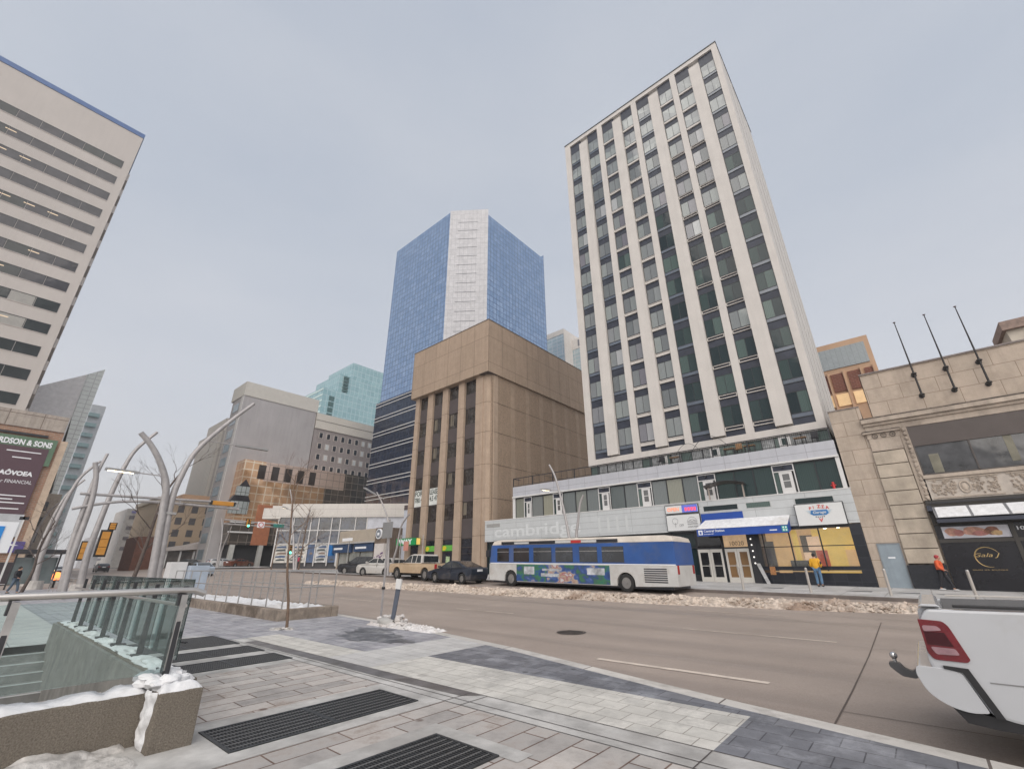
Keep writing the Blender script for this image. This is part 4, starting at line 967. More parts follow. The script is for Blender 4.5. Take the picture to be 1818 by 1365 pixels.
# flagpoles
fp = thing('flagpole','bare black flagpole on the beige attic wall, leftmost of three','flagpole',(2.38,32.2,10.2),group='flagpoles on the beige attic wall')
build('pole', MB().tube([(2.38,32.2,10.2),(2.38,32.2,11.5),(2.38,32.2,14.75)],[.05,.045,.022],10), P('pole_black',(.03,.028,.028),.5,.3), fp, smooth=True)
f_ = MB(); f_.blob((2.38,32.2,14.79),.07,.07,.035,amp=0); build('finial', f_, P('finial_bronze',(.14,.09,.07),.4,.5), fp, smooth=True)
for z in (10.22,11.48):
    b_ = MB(); b_.blob((2.38,32.2,z),.13,.13,.08,amp=0,nu=12); b_.tube([(2.38,32.2,z),(2.38,Q+.05,z)],.05,8); b_.tube([(2.38,Q+.02,z),(2.38,Q+.05,z)],.13,12)
    build('bracket', b_, bpy.data.materials['pole_black'], fp, smooth=True)
for x,l in ((3.72,'bare black flagpole on the beige attic wall, middle of three'),(5.03,'bare black flagpole on the beige attic wall, rightmost of three')):
    c = copy_tree(fp); c.location = (x,32.2,10.2); c['label'] = l
def M0(n,c,r=.6,**k): return bpy.data.materials[n] if n in bpy.data.materials else P(n,c,r,**k)
# ================================================================== brown concrete building with tall pillars
brown_p = GRID('brown_parapet', (.37,.28,.21), (.335,.255,.19), (.13,.095,.07), 2.35, 3.3, .02, 0, .85, bmp=.25, nz=.12, streak=.35)
brown_agg = P('brown_aggregate', (.30,.225,.165), .95, var=.25, vs=10, bmp=.8, bs=60, streak=.25)
brown_c = P('brown_concrete', (.385,.295,.225), .85, var=.08, vs=1.5, streak=.3)
bb = thing('brown_building','brown concrete office block with four bays of dark windows and a blank upper storey','building',(-38.5,Q,0))
BX0,BX1,BYB = -45.6,-31.5,56
build('parapet', MB().box(BX0,BX1,Q,BYB,21.9,28.55), brown_p, bb, bevel=.02)
build('parapet_flashing', MB().box(BX0-.03,BX1+.03,Q-.03,BYB,28.55,28.65), P('flashing_brown',(.12,.09,.07),.6), bb)
build('core', MB().box(BX0+.4,BX1-.25,Q+.95,BYB-.1,-.5,21.9), brown_agg, bb)
yb2 = Q+.5
for a,b in ((-45.1,-44.35),(-42.6,-41.6),(-39.75,-38.75),(-36.85,-35.85),(-33.9,-32.75)):
    build('pillar', MB().box(a,b,yb2,Q+.95,-.5,21.9), brown_c, bb, bevel=.03)
build('corner_pillar', MB().prism([(-32.75,yb2+.12),(-32.25,yb2+.12),(-31.7,yb2+.75),(-31.7,yb2+1.4),(-32.75,yb2+1.4)],2,-.5,21.9), brown_c, bb)
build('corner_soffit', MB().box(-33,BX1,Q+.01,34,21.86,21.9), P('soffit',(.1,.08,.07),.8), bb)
for k in range(6):   # light strips on the side wall
    y0 = (36.6,39.4,42.2,45.0,47.8,50.6)[k]; build('side_strip', MB().box(BX1-.25,BX1-.235,y0,y0+.75,-.5,21.88), M0('brown_strip',(.335,.255,.19),.85,streak=.25), bb)
gr_ = MB()
for z in (4.37,8.0,11.55,15.1,18.55):
    gr_ = MB()
    build('side_joint', MB().box(BX1-.24,BX1-.23,34.5,BYB-.1,z-.015,z+.015), M0('groove',(.05,.038,.03),.9), bb)
    gr_.prism([(-32.76,yb2+.11),(-32.24,yb2+.11),(-31.69,yb2+.74),(-31.69,yb2+1.41),(-32.76,yb2+1.41)],2,z-.015,z+.015)
    for a,b in ((-45.1,-44.35),(-42.6,-41.6),(-39.75,-38.75),(-36.85,-35.85),(-33.9,-32.75)): build('joint_groove', MB().box(a-.002,b+.002,yb2-.004,Q+.9,z-.015,z+.015), M0('groove',(.05,.038,.03),.9), bb)
    build('joint_groove', gr_, M0('groove',(.05,.038,.03),.9), bb)

sp_m = P('brown_spandrel',(.075,.062,.062),.6,var=.08,vs=1)
bw = GLASS('brown_window_glass',(.035,.032,.03),.06,spec=1,wav=.05,var=.8,vs=1.2)
SP = [(18.44,20.25),(14.84,16.55),(11.44,13.06),(7.93,9.66),(4.25,6.16)]
WN = [(20.25,21.88),(16.55,18.44),(13.06,14.84),(9.66,11.44),(6.16,7.93)]
BB = [(-44.35,-42.6),(-41.6,-39.75),(-38.75,-36.85),(-35.85,-33.9)]
brf = P('bronze_mullion',(.055,.045,.04),.5,.2)
for i,(a,b) in enumerate(BB):
    for z0,z1 in SP: build('spandrel', MB().box(a,b,Q+.80,Q+.95,z0,z1), sp_m, bb)
    for z0,z1 in WN:
        f = MB(); y = Q+.84; f.box(a,b,y,y+.06,z0,z0+.05); f.box(a,b,y,y+.06,z1-.05,z1)
        for x in (a,(a*2+b)/3,(a+b*2)/3,b-.05): f.box(x,x+.05,y,y+.06,z0+.05,z1-.05)
        w_ = build('window', f, brf, bb); build('pane', MB().box(a+.05,b-.05,y+.03,y+.04,z0+.05,z1-.05), bw, w_)
        if R.random() < .35:
            x0 = a+.1+R.random()*.6; build('blind', MB().box(x0,x0+.55,y+.02,y+.028,z0+.4,z1-.1), P('blind_tan',(.16,.14,.11),.5) if 'blind_tan' not in bpy.data.materials else bpy.data.materials['blind_tan'], w_)
    # shop level
    f = MB(); y = Q+.8
    f.box(a,b,y,y+.08,4.15,4.25)
    for x in (a,b-.07): f.box(x,x+.07,y,y+.08,-.3,4.15)
    f.box(a+.07,b-.07,y,y+.08,2.9,2.97) if i < 3 else f.box(a+.07,b-.07,y,y+.08,3.3,3.36).box(a+.07,b-.07,y,y+.08,2.7,2.76)
    w_ = build('shop_window', f, brf, bb)
    build('pane', MB().box(a+.07,b-.07,y+.04,y+.05,-.3,4.15), P('dark_shop_pane',(.02,.022,.03),.1,var=.5,vs=2) if i == 0 else bpy.data.materials['dark_shop_pane'], w_)
    if i in (1,2): build('poster', MB().box(a+.6,a+1.15,y+.02,y+.03,1.1,2.6).box(a+.25,a+.5,y+.02,y+.03,2.3,2.7) if False else MB().box(a+.6,a+1.2,y+.02,y+.03,1.1,2.5), P('poster_green',(.4,.5,.3),.5,var=.5,vs=5) if i == 1 else bpy.data.materials['poster_green'], w_)
sgreen = P('sign_green',(.01,.28,.08),.4,var=.05)
t = thing('shop_sign','projecting green box sign with three large white capital letters','sign',(-43.3,32.0,3.7))
build('case', MB().box(-45.1,-41.4,31.75,32.35,3.72,4.5), P('sign_rim_green',(.01,.14,.04),.4), t); build('face', MB().box(-45.05,-41.45,31.735,31.75,3.76,4.46), sgreen, t)
build('lettering', put_text('WAY',-44.6,31.73,3.83,w=2.5,h=.56,depth=.02,shear=-.1,bold=.05), wp, t)
build('end_face', MB().box(-41.4,-41.385,31.8,32.3,3.78,4.44), bpy.data.materials['panel_yellow'], t)
for a,lab in ((-41.5,'green and yellow window sign right of the projecting green sign'),(-38.65,'green and yellow window sign nearest the bus')):
    t = thing('shop_sign',lab,'sign',(a+.9,Q+.7,3.1))
    build('panel', MB().box(a,a+1.75,Q+.68,Q+.76,3.05,3.62), P('sign_lime',(.12,.4,.06),.4,var=.2) if 'sign_lime' not in bpy.data.materials else bpy.data.materials['sign_lime'], t)
    build('patch', MB().prism([(a+.1,3.1),(a+.5,3.1),(a+.7,3.4),(a+.4,3.58),(a+.1,3.5)],1,Q+.67,Q+.68), P('sign_yellow',(.6,.5,.03),.4) if 'sign_yellow' not in bpy.data.materials else bpy.data.materials['sign_yellow'], t)
for a,txt1,txt2,lab in ((-44.2,'FOR','780.4','white leasing banner in the leftmost window bay'),(-41.45,'LEASE','4.5 47','white leasing banner in the second window bay')):
    t = thing('banner',lab,'banner',(a+.7,Q+.77,7))
    build('cloth', MB().box(a,a+1.55,Q+.74,Q+.76,8.05,9.95), P('banner_white',(.62,.64,.62),.6) if 'banner_white' not in bpy.data.materials else bpy.data.materials['banner_white'], t)
    l1 = put_text(txt1,a+.08,Q+.735,9.25,w=1.4,h=.6,depth=.01,bold=.02); l1._mg(put_text(txt2,a+.08,Q+.735,8.5,w=1.4,h=.6,depth=.01,bold=.02),None)
    build('lettering', l1, P('ink_dark',(.05,.07,.06),.5) if 'ink_dark' not in bpy.data.materials else bpy.data.materials['ink_dark'], t)

# ================================================================== blue mirrored tower
bglass = GRID('blue_mirror_glass', (.26,.37,.54),(.34,.45,.62),(.08,.11,.2),1.08,1.3,.05,0,.07,.72,bmp=.12,nz=.16,wav=.25)
sglass = GRID('silver_mirror_glass', (.42,.42,.44),(.47,.47,.49),(.33,.335,.36),1.35,1.45,.045,0,.5,0,bmp=.12,nz=.16,wav=.6)
bt = thing('blue_glass_tower','tall blue mirrored glass tower with a silver chamfered corner','glass tower',(-72,60,0))
TZ = 79
V = [(-84.7,52),(-63.5,52),(-56.35,57.5),(-56.35,79),(-84.7,79)]
def wallq(mb,a,b,z0,z1,m=0): mb.add([(a[0],a[1],z0),(b[0],b[1],z0),(b[0],b[1],z1),(a[0],a[1],z1)],[(0,1,2,3)],m)
mb = MB(); wallq(mb,V[0],V[1],36,TZ); wallq(mb,V[2],V[3],0,TZ-1.2); wallq(mb,V[3],V[4],0,TZ); wallq(mb,V[4],V[0],0,TZ); mb.poly([(x,y,TZ-1.3) for x,y in V])
build('curtain_wall', mb, bglass, bt)
mb = MB(); wallq(mb,V[1],V[2],0,TZ+.5); build('corner_wall', mb, sglass, bt)
for k in range(17):
    z = TZ-3.2-3.9*k*.62; a = (-61.9,53.24); b = (-58.3,56.0)
    build('spandrel_slot', MB().add([(a[0]+.02,a[1]-.03,z),(b[0]+.02,b[1]-.03,z),(b[0]+.02,b[1]-.03,z+.11),(a[0]+.02,a[1]-.03,z+.11)],[(0,1,2,3)]), P('slot_grey',(.12,.13,.15),.4) if k == 0 else bpy.data.materials['slot_grey'], bt)  # thin dark grey lines across the corner panels
dglass = GRID('deep_blue_glass', (.008,.016,.038),(.018,.03,.06),(.04,.05,.075),1.06,1.3,.05,0,.08,.2,bmp=.1,nz=.4,wav=.2)  # dark tone paints in the grey building's reflection on the lower glass
mb = MB(); mb.box(-85.5,-63.4,51.6,60,0,36.0); build('lower_wall', mb, dglass, bt)
for z in (34.8,31.4,27.9,24.5,21,17.6,14.2,10.8):
    for d in (0,.75): build('white_stripe', MB().box(-85.6,-63.3,51.45,60,z+d,z+d+.13), white_p, bt)
# ================================================================== glass block behind the white tower
gl_ = GRID('pale_glass', (.36,.46,.50),(.46,.55,.58),(.6,.62,.64),1.9,1.25,.09,0,.15,.4,bmp=.1,nz=.15)
gt = thing('glass_block','pale glass block with a white rim, seen between the blue and white towers','glass tower',(-64,104,0))
build('glazing', MB().box(-73,-65.04,100,112,0,66.8), gl_, gt); build('rim', MB().box(-73,-64.9,99.9,112,66.8,68.5).box(-65.04,-64.7,99.9,112,0,66.8), white_plain, gt)
build('rear_wing', MB().box(-65.0,-55,104,114,0,62.5), gl_, gt); build('rear_wing_rim', MB().box(-64.7,-55,103.9,114,62.5,66), white_plain, gt)
build('louvre', MB().box(-62.6,-60.0,103.84,103.9,63.2,65.3), P('louvre_grey',(.16,.16,.18),.6), gt)
# ================================================================== teal tower
tg_ = GRID('teal_glass', (.27,.44,.46),(.34,.52,.53),(.5,.62,.64),2.2,2.9,.12,0,.12,.5,bmp=.1,nz=.15,wav=.2)
tt = thing('teal_tower','distant stepped teal glass tower between the grey block and the blue tower','glass tower',(-200,105,0))
build('front_block', MB().box(-212,-190,86.3,135,0,79), tg_, tt)
build('middle_block', MB().box(-214,-190.6,93.4,135,79,88.4), tg_, tt)
build('crown', MB().box(-216,-191.4,100,135,88.4,96.5), tg_, tt)
mb = MB()
for z0,z1,y0 in ((79.5,88,95.6),(62,76,89.6)):
    for k in range(5): 
        zz = z0+(z1-z0)*k/5; build('dark_bay', MB().box(-190.7,-189.9,y0,y0+2.6,zz,zz+(z1-z0)/5-.5), M0('dark_teal',(.04,.10,.10),.2), tt)

mb = MB()
for k in range(28): mb.box(-212.1,-189.88,86.2,86.28,2+2.8*k,2.9+2.8*k)
build('white_bands', mb, P('band_mint',(.5,.62,.6),.4), tt)
# ================================================================== grey windowless slab and punched-window block
cg_ = P('grey_render',(.36,.345,.35),.9,var=.16,vs=.08,streak=.25)
gs = thing('grey_slab_building','grey windowless concrete slab with a broad pale cap','building',(-105,36,0))
build('slab', MB().box(-106.4,-100,28.9,44.75,0,35.5), cg_, gs); build('cap', MB().box(-107.4,-99.85,28.75,44.9,35.5,38.6), P('pale_cap',(.50,.48,.44),.7,var=.05), gs)
for k in range(11):
    w_ = build('street_window', MB().box(-105.2,-102,28.84,28.9,3+2.95*k,4.8+2.95*k), P('blue_grey_pane',(.2,.25,.28),.15) if k == 0 else bpy.data.materials['blue_grey_pane'], gs)
build('street_edge', MB().box(-101.2,-99.98,28.8,28.9,0,35.5), P('pale_edge',(.5,.49,.48),.7), gs)
gp = thing('punched_window_block','grey block with rows of small square windows under a cream cap','building',(-108,53,0))
build('wall', MB().box(-118,-100.02,44.9,68,0,31.8), P('warm_grey_render',(.27,.24,.235),.9,var=.1,vs=.5,streak=.3), gp)
build('cap', MB().box(-118,-99.8,44.9,68,31.8,35.5), P('cream_cap',(.53,.50,.45),.7,var=.05,vs=.3), gp); build('cap_joint', MB().box(-99.82,-99.75,44.9,68,33.75,33.85), P('joint_dark',(.15,.14,.13),.8), gp)
wpl = P('pale_blind',(.5,.52,.53),.4); wdk = P('dark_pane',(.03,.035,.045),.12); wsf = P('pale_surround',(.42,.38,.35),.8)  # pale blinds are a plain colour without glow
rr = random.Random(5)
for r_ in range(5):
    for c in range(10):
        y = 46.7+1.86*c; z = 31.05-2.55*r_-.75
        f = build('window', MB().box(-100.06,-99.97,y-.55,y+.55,z-.72,z+.72), wsf, gp)
        build('pane', MB().box(-99.98,-99.94,y-.36,y+.36,z-.6,z+.6), wpl if rr.random() < (.6 if r_ in (0,2) else .15) else wdk, f)
# ================================================================== gold mirrored building
def gold_material():
    m,nt,N,L,b = nmat('gold_mirror_glass'); v = coords(N,L)
    sp = N.new('ShaderNodeSeparateXYZ'); L.new(v,sp.inputs[0]); a = N.new('ShaderNodeMath'); a.operation = 'ADD'; L.new(sp.outputs[0],a.inputs[0]); L.new(sp.outputs[1],a.inputs[1])
    cb = N.new('ShaderNodeCombineXYZ'); L.new(a.outputs[0],cb.inputs[0]); L.new(sp.outputs[2],cb.inputs[1])
    bt_ = N.new('ShaderNodeTexBrick'); bt_.offset = 0; bt_.inputs['Scale'].default_value = 1; bt_.inputs['Brick Width'].default_value = 1.55; bt_.inputs['Row Height'].default_value = 1.5
    bt_.inputs['Mortar Size'].default_value = .1; bt_.inputs['Color1'].default_value = (.62,.37,.2,1); bt_.inputs['Color2'].default_value = (.72,.46,.28,1); bt_.inputs['Mortar'].default_value = (.85,.72,.55,1)
    L.new(cb.outputs[0],bt_.inputs['Vector']); L.new(bt_.outputs['Color'],b.inputs['Base Color'])
    b.inputs['Metallic'].default_value = .7; b.inputs['Roughness'].default_value = .16
    wv = N.new('ShaderNodeTexNoise'); wv.inputs['Scale'].default_value = .22; wv.inputs['Detail'].default_value = 1; L.new(cb.outputs[0],wv.inputs['Vector'])
    bump(N,L,b,wv.outputs['Fac'],.6,.6)
    return m
gold_g = gold_material()
gb = thing('gold_glass_building','low building clad in gold mirrored glass beyond the crossing','building',(-101,45,0))
mb = MB(); mb.box(-108,-96,30.5,59.5,9.5,21.4); build('mirror_wall', mb, gold_g, gb)
up_ = GRID('rose_mirror_glass', (.60,.46,.38),(.68,.54,.46),(.36,.29,.25),1.55,1.5,.06,0,.25,.5,bmp=.1,nz=.1,wav=1.5)
build('upper_mirror', MB().box(-108,-95.97,34.5,52.0,17.6,21.42), up_, gb)
dk_ = GRID('dim_mirror_glass', (.07,.065,.06),(.12,.10,.085),(.3,.26,.22),1.55,1.5,.05,0,.08,.3,bmp=.1,nz=.3)
build('lower_glazing', MB().box(-108,-96.05,30.6,59.5,5.5,9.5), dk_, gb)
build('orange_pier', MB().box(-97,-95.9,34.6,37.6,5.5,13), P('orange_pier',(.36,.14,.07),.5), gb)
build('dim_reflection', MB().box(-108,-95.95,47.5,60.5,4,17.6).box(-108,-95.95,52.0,60.5,17.6,21.42), dk_, gb)  # darker right part: reflections painted into the glass colour
arch = P('dark_oriel',(.03,.03,.035),.1,var=.4)  # even dark colour for the oriel roof
for k in range(5): build('bay_window', MB().box(-96,-95.93,33.3+2.6*k,34.7+2.6*k,17.9,20.7), P('dark_arch_glass',(.05,.04,.035),.1,.3) if k == 0 else bpy.data.materials['dark_arch_glass'], gb)
nb = MB(); nb.prism([(29.4,13.3),(33.0,13.3),(32.4,14.4),(30.0,14.4)],0,-97,-95.8); nb.prism([(30.4,16.1),(32.4,16.1),(31.4,17.5)],0,-97,-95.8); build('dark_oriel_roof', nb, arch, gb)
build('oriel_glass', MB().box(-96.5,-95.75,30.2,32.4,14.4,16.1).box(-96.5,-95.75,29.6,32.8,11.0,13.3), GRID('oriel_panes',(.32,.36,.36),(.4,.44,.44),(.06,.06,.06),.8,3,.04,0,.1,.2,bmp=0), gb)
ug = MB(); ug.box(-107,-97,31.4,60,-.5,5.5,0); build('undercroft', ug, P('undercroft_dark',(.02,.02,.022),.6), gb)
for k in range(6): build('column', MB().box(-96.6,-95.9,31.2+5*k,32.0+5*k,-.5,5.5), P('column_pale',(.42,.42,.4),.6) if k == 0 else bpy.data.materials['column_pale'], gb)
for z in (7.6,9.4): build('floor_edge', MB().box(-96.2,-95.7,30.3,34.5,z,z+.25), white_p, gb)
# ================================================================== white pavilion with posters (turned 43 degrees)
pa = thing('white_pavilion','white fascia pavilion with tall dark windows above printed posters','pavilion',(-70,40,0))
A_ = Vector((-79,32,0)); D_ = Vector((-60+79,49.8-32,0)).normalized(); N_ = Vector((D_.y,-D_.x,0))
def pbox(mb,s0,s1,d0,d1,z0,z1,m=0):
    q = [A_+D_*s0+N_*d1, A_+D_*s1+N_*d1, A_+D_*s1+N_*d0, A_+D_*s0+N_*d0]
    return mb.add([(p.x,p.y,z0) for p in q]+[(p.x,p.y,z1) for p in q],[(0,3,2,1),(4,5,6,7),(0,1,5,4),(1,2,6,5),(2,3,7,6),(3,0,4,7)],m)
fas = GRID('pavilion_fascia',(.58,.555,.53),(.56,.54,.51),(.36,.34,.33),3.4,1.05,.02,0,.6,bmp=.1,nz=.06)
build('fascia', pbox(MB(),.4,22,-9,.25,9.2,11.37), fas, pa)
build('stepped_end', pbox(pbox(MB(),-2.6,.4,-8,.1,9.0,10.7),-1.2,.4,-8,.12,10.7,11.1), fas, pa)
build('wall', pbox(MB(),0,22,-8,-.25,1,9.2), P('pavilion_dark',(.05,.05,.055),.6), pa)
pg_ = GLASS('pavilion_glass',(.02,.028,.05),.05,spec=1,wav=.15,vs=.6,var=.9)
ms = [.1,2.6,5.4,6.7,8.8,10.2,12.7,14.6]
build('pane', pbox(MB(),.1,14.6,-.2,-.1,5.05,9.2), pg_, pa)
mu = MB()
for s in ms: pbox(mu,s,s+.14,-.1,.05,1.7,9.2)
for z in (7.08,5.0): pbox(mu,.24,14.7,-.09,.04,z,z+.12)
build('mullions', mu, white_p, pa)
build('white_panels', pbox(MB(),14.75,22,-.2,0,2,9.2), P('blue_white_panel',(.50,.52,.58),.5), pa)
for k,(a,b,cs) in enumerate(((.3,2.55,0),(2.8,5.35,0),(5.6,6.65,1),(6.9,8.75,2),(9.0,10.15,1))):
    base = [P('poster_pale',(.5,.49,.46),.5,var=.4,vs=1.2),P('poster_navy',(.06,.10,.19),.4,var=.3,vs=1),P('poster_house',(.45,.46,.47),.5,var=.5,vs=2.2)][cs] if ('poster_pale','poster_navy','poster_house')[cs] not in bpy.data.materials else bpy.data.materials[('poster_pale','poster_navy','poster_house')[cs]]
    pp = build('poster', pbox(MB(),a,b,-.1,-.02,2.2,4.95), base, pa)
    rr = random.Random(k); im = MB()
    for q in range(5):
        z = 2.5+.48*q; s0 = a+.15+rr.random()*.3; s1 = b-.15-rr.random()*.3
        pts = [(s0,z),(s1,z),(s1-.1*rr.random(),z+.2+.2*rr.random()),((s0+s1)/2,z+.32),(s0+.1,z+.1+.2*rr.random())]
        P3 = [A_+D_*p[0]+N_*(-.015+.004*q) for p in pts]
        im.add([(v.x,v.y,p[1]) for v,p in zip(P3,pts)],[(0,1,2,3,4)], q % 3)
    build('print', im, [P('print_dark',(.06,.07,.07),.5),P('print_navy',(.05,.09,.18),.5),P('print_brown',(.2,.15,.12),.5)] if 'print_dark' not in bpy.data.materials else [bpy.data.materials[x] for x in ('print_dark','print_navy','print_brown')], pp)
build('white_board', pbox(MB(),10.3,14.6,-.1,0,1.6,4.95), sign_white, pa)
# ================================================================== low bank unit and wooden slab with the round sign
bk = thing('bank_unit','low tan shop unit with blue sign bands between the pavilion and the brown building','shop',(-57,35,0))
build('wall', MB().box(-62,-52.3,34,44,.5,6.2), P('tan_render',(.38,.33,.27),.8,var=.1,vs=1), bk)
build('shop_glass', MB().box(-61.2,-52.6,33.92,34,1.2,3.3), GLASS('bank_glass',(.30,.31,.29),.1,var=.3), bk)
build('dark_base', MB().box(-61.4,-52.4,33.85,34,.5,1.5), P('base_brown',(.10,.08,.07),.7), bk)
build('canopy', MB().box(-63.2,-52.2,33.4,34,4.45,4.6), P('canopy_grey',(.4,.4,.4),.6), bk)
build('sign_band', MB().box(-62.6,-57.9,33.5,33.9,3.35,4.4), P('bank_blue_dark',(.03,.06,.13),.4), bk)
build('sign_band', MB().box(-57.2,-52.6,33.6,33.9,3.4,4.4), bpy.data.materials['bank_blue_dark'], bk)
build('corner_sign', MB().box(-63.6,-62.65,33.45,33.9,3.0,4.5), P('bank_blue',(.02,.16,.45),.4), bk)
l1 = MB(); l1.box(-62.2,-59.9,33.48,33.5,3.75,4.0); l1.box(-56.8,-54.2,33.58,33.6,3.75,4.0); build('sign_stripe', l1, wp, bk)
for x in (-61.3,-58.7,-56,-52.9): build('mullion', MB().box(x,x+.12,33.86,33.94,1.2,3.4), brf, bk)
ws = thing('wood_slab_wall','narrow wooden slab wall with a round white and grey sign high up','wall',(-51.3,34,0))
build('slab', MB().box(-52.2,-49.9,33.5,44,.5,6.15), GRID('wood_boards',(.17,.13,.10),(.14,.105,.08),(.07,.05,.04),.3,8,.02,0,.7,nz=.2), ws)
build('round_sign', MB().tube([(-51.2,33.3,5.4),(-51.2,33.5,5.4)],.62,28), wp, ws); build('round_sign_face', MB().tube([(-51.2,33.28,5.4),(-51.2,33.3,5.4)],.5,28), P('round_grey',(.16,.18,.21),.4), ws)
bus_ = MB(); bus_.box(-51.42,-50.98,33.27,33.28,5.22,5.55); build('round_sign_mark', bus_, wp, ws, bevel=0)
wc = thing('white_set_back_wall','pale blue-white panel wall set back beside the brown building','wall',(-48,36,0))
build('panel', MB().box(-49.9,-45.9,36,44,.5,9.0), P('panel_blue_white',(.5,.53,.6),.6), wc); build('dark_head', MB().box(-49.9,-45.9,35.95,36,8.4,9.0), P('head_dark',(.1,.08,.08),.6), wc)

# ================================================================== beige brick tower behind the stone building
bt2 = thing('orange_trim_tower','tower with orange concrete frame, grey louvred top and red brick panels behind the stone building','tower',(-1,62,0))
of = P('orange_concrete',(.50,.33,.22),.8,var=.08,vs=.5); 
build('frame', MB().box(-4.2,1.8,60,70,0,25.6), of, bt2)
build('louvre_panel', MB().box(-3.9,1.35,59.9,60,22.4,24.9), GRID('pale_blue_louvre',(.36,.40,.42),(.33,.37,.39),(.24,.27,.29),.5,.16,.02,0,.6,bmp=.4), bt2)
for a,b in ((-3.7,-2.9),(-2.55,-1.4),(-.95,.2),(.6,1.35)):
    build('brick_panel', MB().box(a,b,59.88,60,19.6,21.75), GRID('red_brick',(.20,.07,.05),(.16,.055,.04),(.25,.15,.11),.5,.17,.02,.5,.9) if 'red_brick' not in bpy.data.materials else bpy.data.materials['red_brick'], bt2)
    build('lit_window', MB().box(a,b,59.86,59.9,17.9,19.3), P('amber_window',(.5,.36,.2),.3,emit=(.8,.5,.25),es=.25) if 'amber_window' not in bpy.data.materials else bpy.data.materials['amber_window'], bt2)
    build('frame_rib', MB().box(b+.05,b+.2,59.7,60,0,22), of, bt2)
rbx = thing('roof_structure','small cream rooftop structure with a tiled lid at the right edge of the photo','roof structure',(9,40,12))
build('walls', MB().add([(8.15,40,12),(10.5,40,12),(10.5,43,12),(8.15,43,12),(7.95,40,15.4),(10.5,40,15.4),(10.5,43,15.4),(7.95,43,15.4)],[(0,3,2,1),(4,5,6,7),(0,1,5,4),(1,2,6,5),(2,3,7,6),(3,0,4,7)]), P('cream_render',(.52,.47,.40),.8), rbx)
build('lid', MB().box(7.75,10.6,39.7,43.2,15.4,16.0), P('brown_lid',(.26,.19,.16),.8,var=.3,vs=4), rbx)
build('brace', MB().prism([(8.5,12.5),(8.7,12.5),(9.4,15.4),(9.2,15.4)],1,39.9,40), P('brace_pale',(.42,.41,.4),.7), rbx)

# ================================================================== far end of the street, far side
def blockb(name,label,cat,x0,x1,y0,y1,z,mt,wins=None,face='x',wm=None,g=None,sz=(.7,.9)):
    t = thing(name,label,cat,((x0+x1)/2,(y0+y1)/2,0),group=g)
    build('wall', MB().box(x0,x1,y0,y1,0,z), mt, t)
    if wins:
        for (u,v) in wins:
            w_,h_ = sz
            if face == 'x': q = MB().box(x1-.02,x1+.05,u-w_,u+w_,v-h_,v+h_)
            else: q = MB().box(u-w_,u+w_,y0-.05,y0+.02,v-h_,v+h_)
            f = build('window', q, wm or wdk, t)
    return t
rib = GRID('ribbed_beige',(.40,.37,.33),(.37,.345,.31),(.27,.25,.23),1.3,40,.25,0,.8,nz=.1)
t = blockb('ribbed_tower','tall pale ribbed stone tower behind the grey slab','tower',-170,-150,39.2,56,40,rib)
build('upper_tier', MB().box(-168,-151,40.4,56,40,44.3), rib, t); build('antenna', MB().tube([(-152,43,44),(-152,43,49)],.15,5), dark_steel, t)
buff = P('buff_brick',(.47,.37,.27),.9,var=.08,vs=.3)
wl_ = [(y,z) for z in (14.0,11.4,8.8,6.3) for y in (26.2,28.9,31.6,34.3,36.6)]
t = blockb('buff_brick_building','buff brick building with four rows of sash windows at the far crossing','building',-145,-125,24.4,38.2,16.0,buff,wl_,wm=P('sash_dark',(.12,.12,.13),.2),sz=(.62,.75))
build('cornice', MB().box(-145.5,-124.5,24.0,38.5,15.4,16.3), P('buff_cornice',(.5,.43,.35),.8), t); build('penthouse', MB().box(-140,-127,29,37,16.3,17.6), of, t)
t = thing('market_hall','long low white-roofed hall under the buff brick building','hall',(-112,31,0))
build('roof', MB().prism([(24.6,4.6),(35.5,5.4),(35.5,7.6),(30.5,6.2),(24.6,5.2)],0,-124,-110), P('snowy_roof',(.46,.42,.40),.8,var=.1), t)
build('glazing', MB().box(-123,-111,25,35,.5,4.7), P('hall_dark',(.10,.09,.085),.3,var=.7,vs=.6), t)
for k in range(5): build('column', MB().box(-111.1,-110.7,25+2.3*k,25.3+2.3*k,.5,4.7), white_p, t)
t = thing('white_office','pale office with four long window bands and a flat roof far down the street','office',(-175,31,0))
build('wall', MB().box(-185,-168,26.2,37,0,17.4), P('office_cream',(.52,.49,.46),.8), t)
for z in (14.6,11.7,8.9,6.2): build('window_band', MB().box(-168.05,-167.9,27.0,36.6,z,z+.95), P('band_grey',(.2,.18,.19),.3) if 'band_grey' not in bpy.data.materials else bpy.data.materials['band_grey'], t)
build('roof_sign', put_text('INGALL',0,0,0,w=5.5,h=.7,depth=.1).xf(Matrix.Translation((-167.7,27.2,16.2))@Matrix.Rotation(PI/2,4,'Z')) if False else MB().box(-167.9,-167.8,27.2,31.0,16.2,16.8), P('violet_print',(.22,.2,.42),.5), t)
blockb('stepped_office','grey banded office left of the pale office far down the street','office',-215,-200,29.5,34,14.5,GRID('banded_office',(.42,.40,.38),(.4,.38,.36),(.16,.15,.16),30,2.2,.35,0,.8))
blockb('brick_shop','dark red brick shop beyond the crossing, left of the buff building','shop',-122,-112,20.3,23.2,7.2,P('dark_brick',(.15,.07,.05),.9,var=.2))
t = blockb('cream_corner_building','cream corner building with a round column beside the red brick shop','building',-124,-112,23.3,25.2,7.6,P('cream_stone',(.5,.42,.33),.8))
hz = P('far_facades',(.40,.39,.40),.8,var=.35,vs=.25)
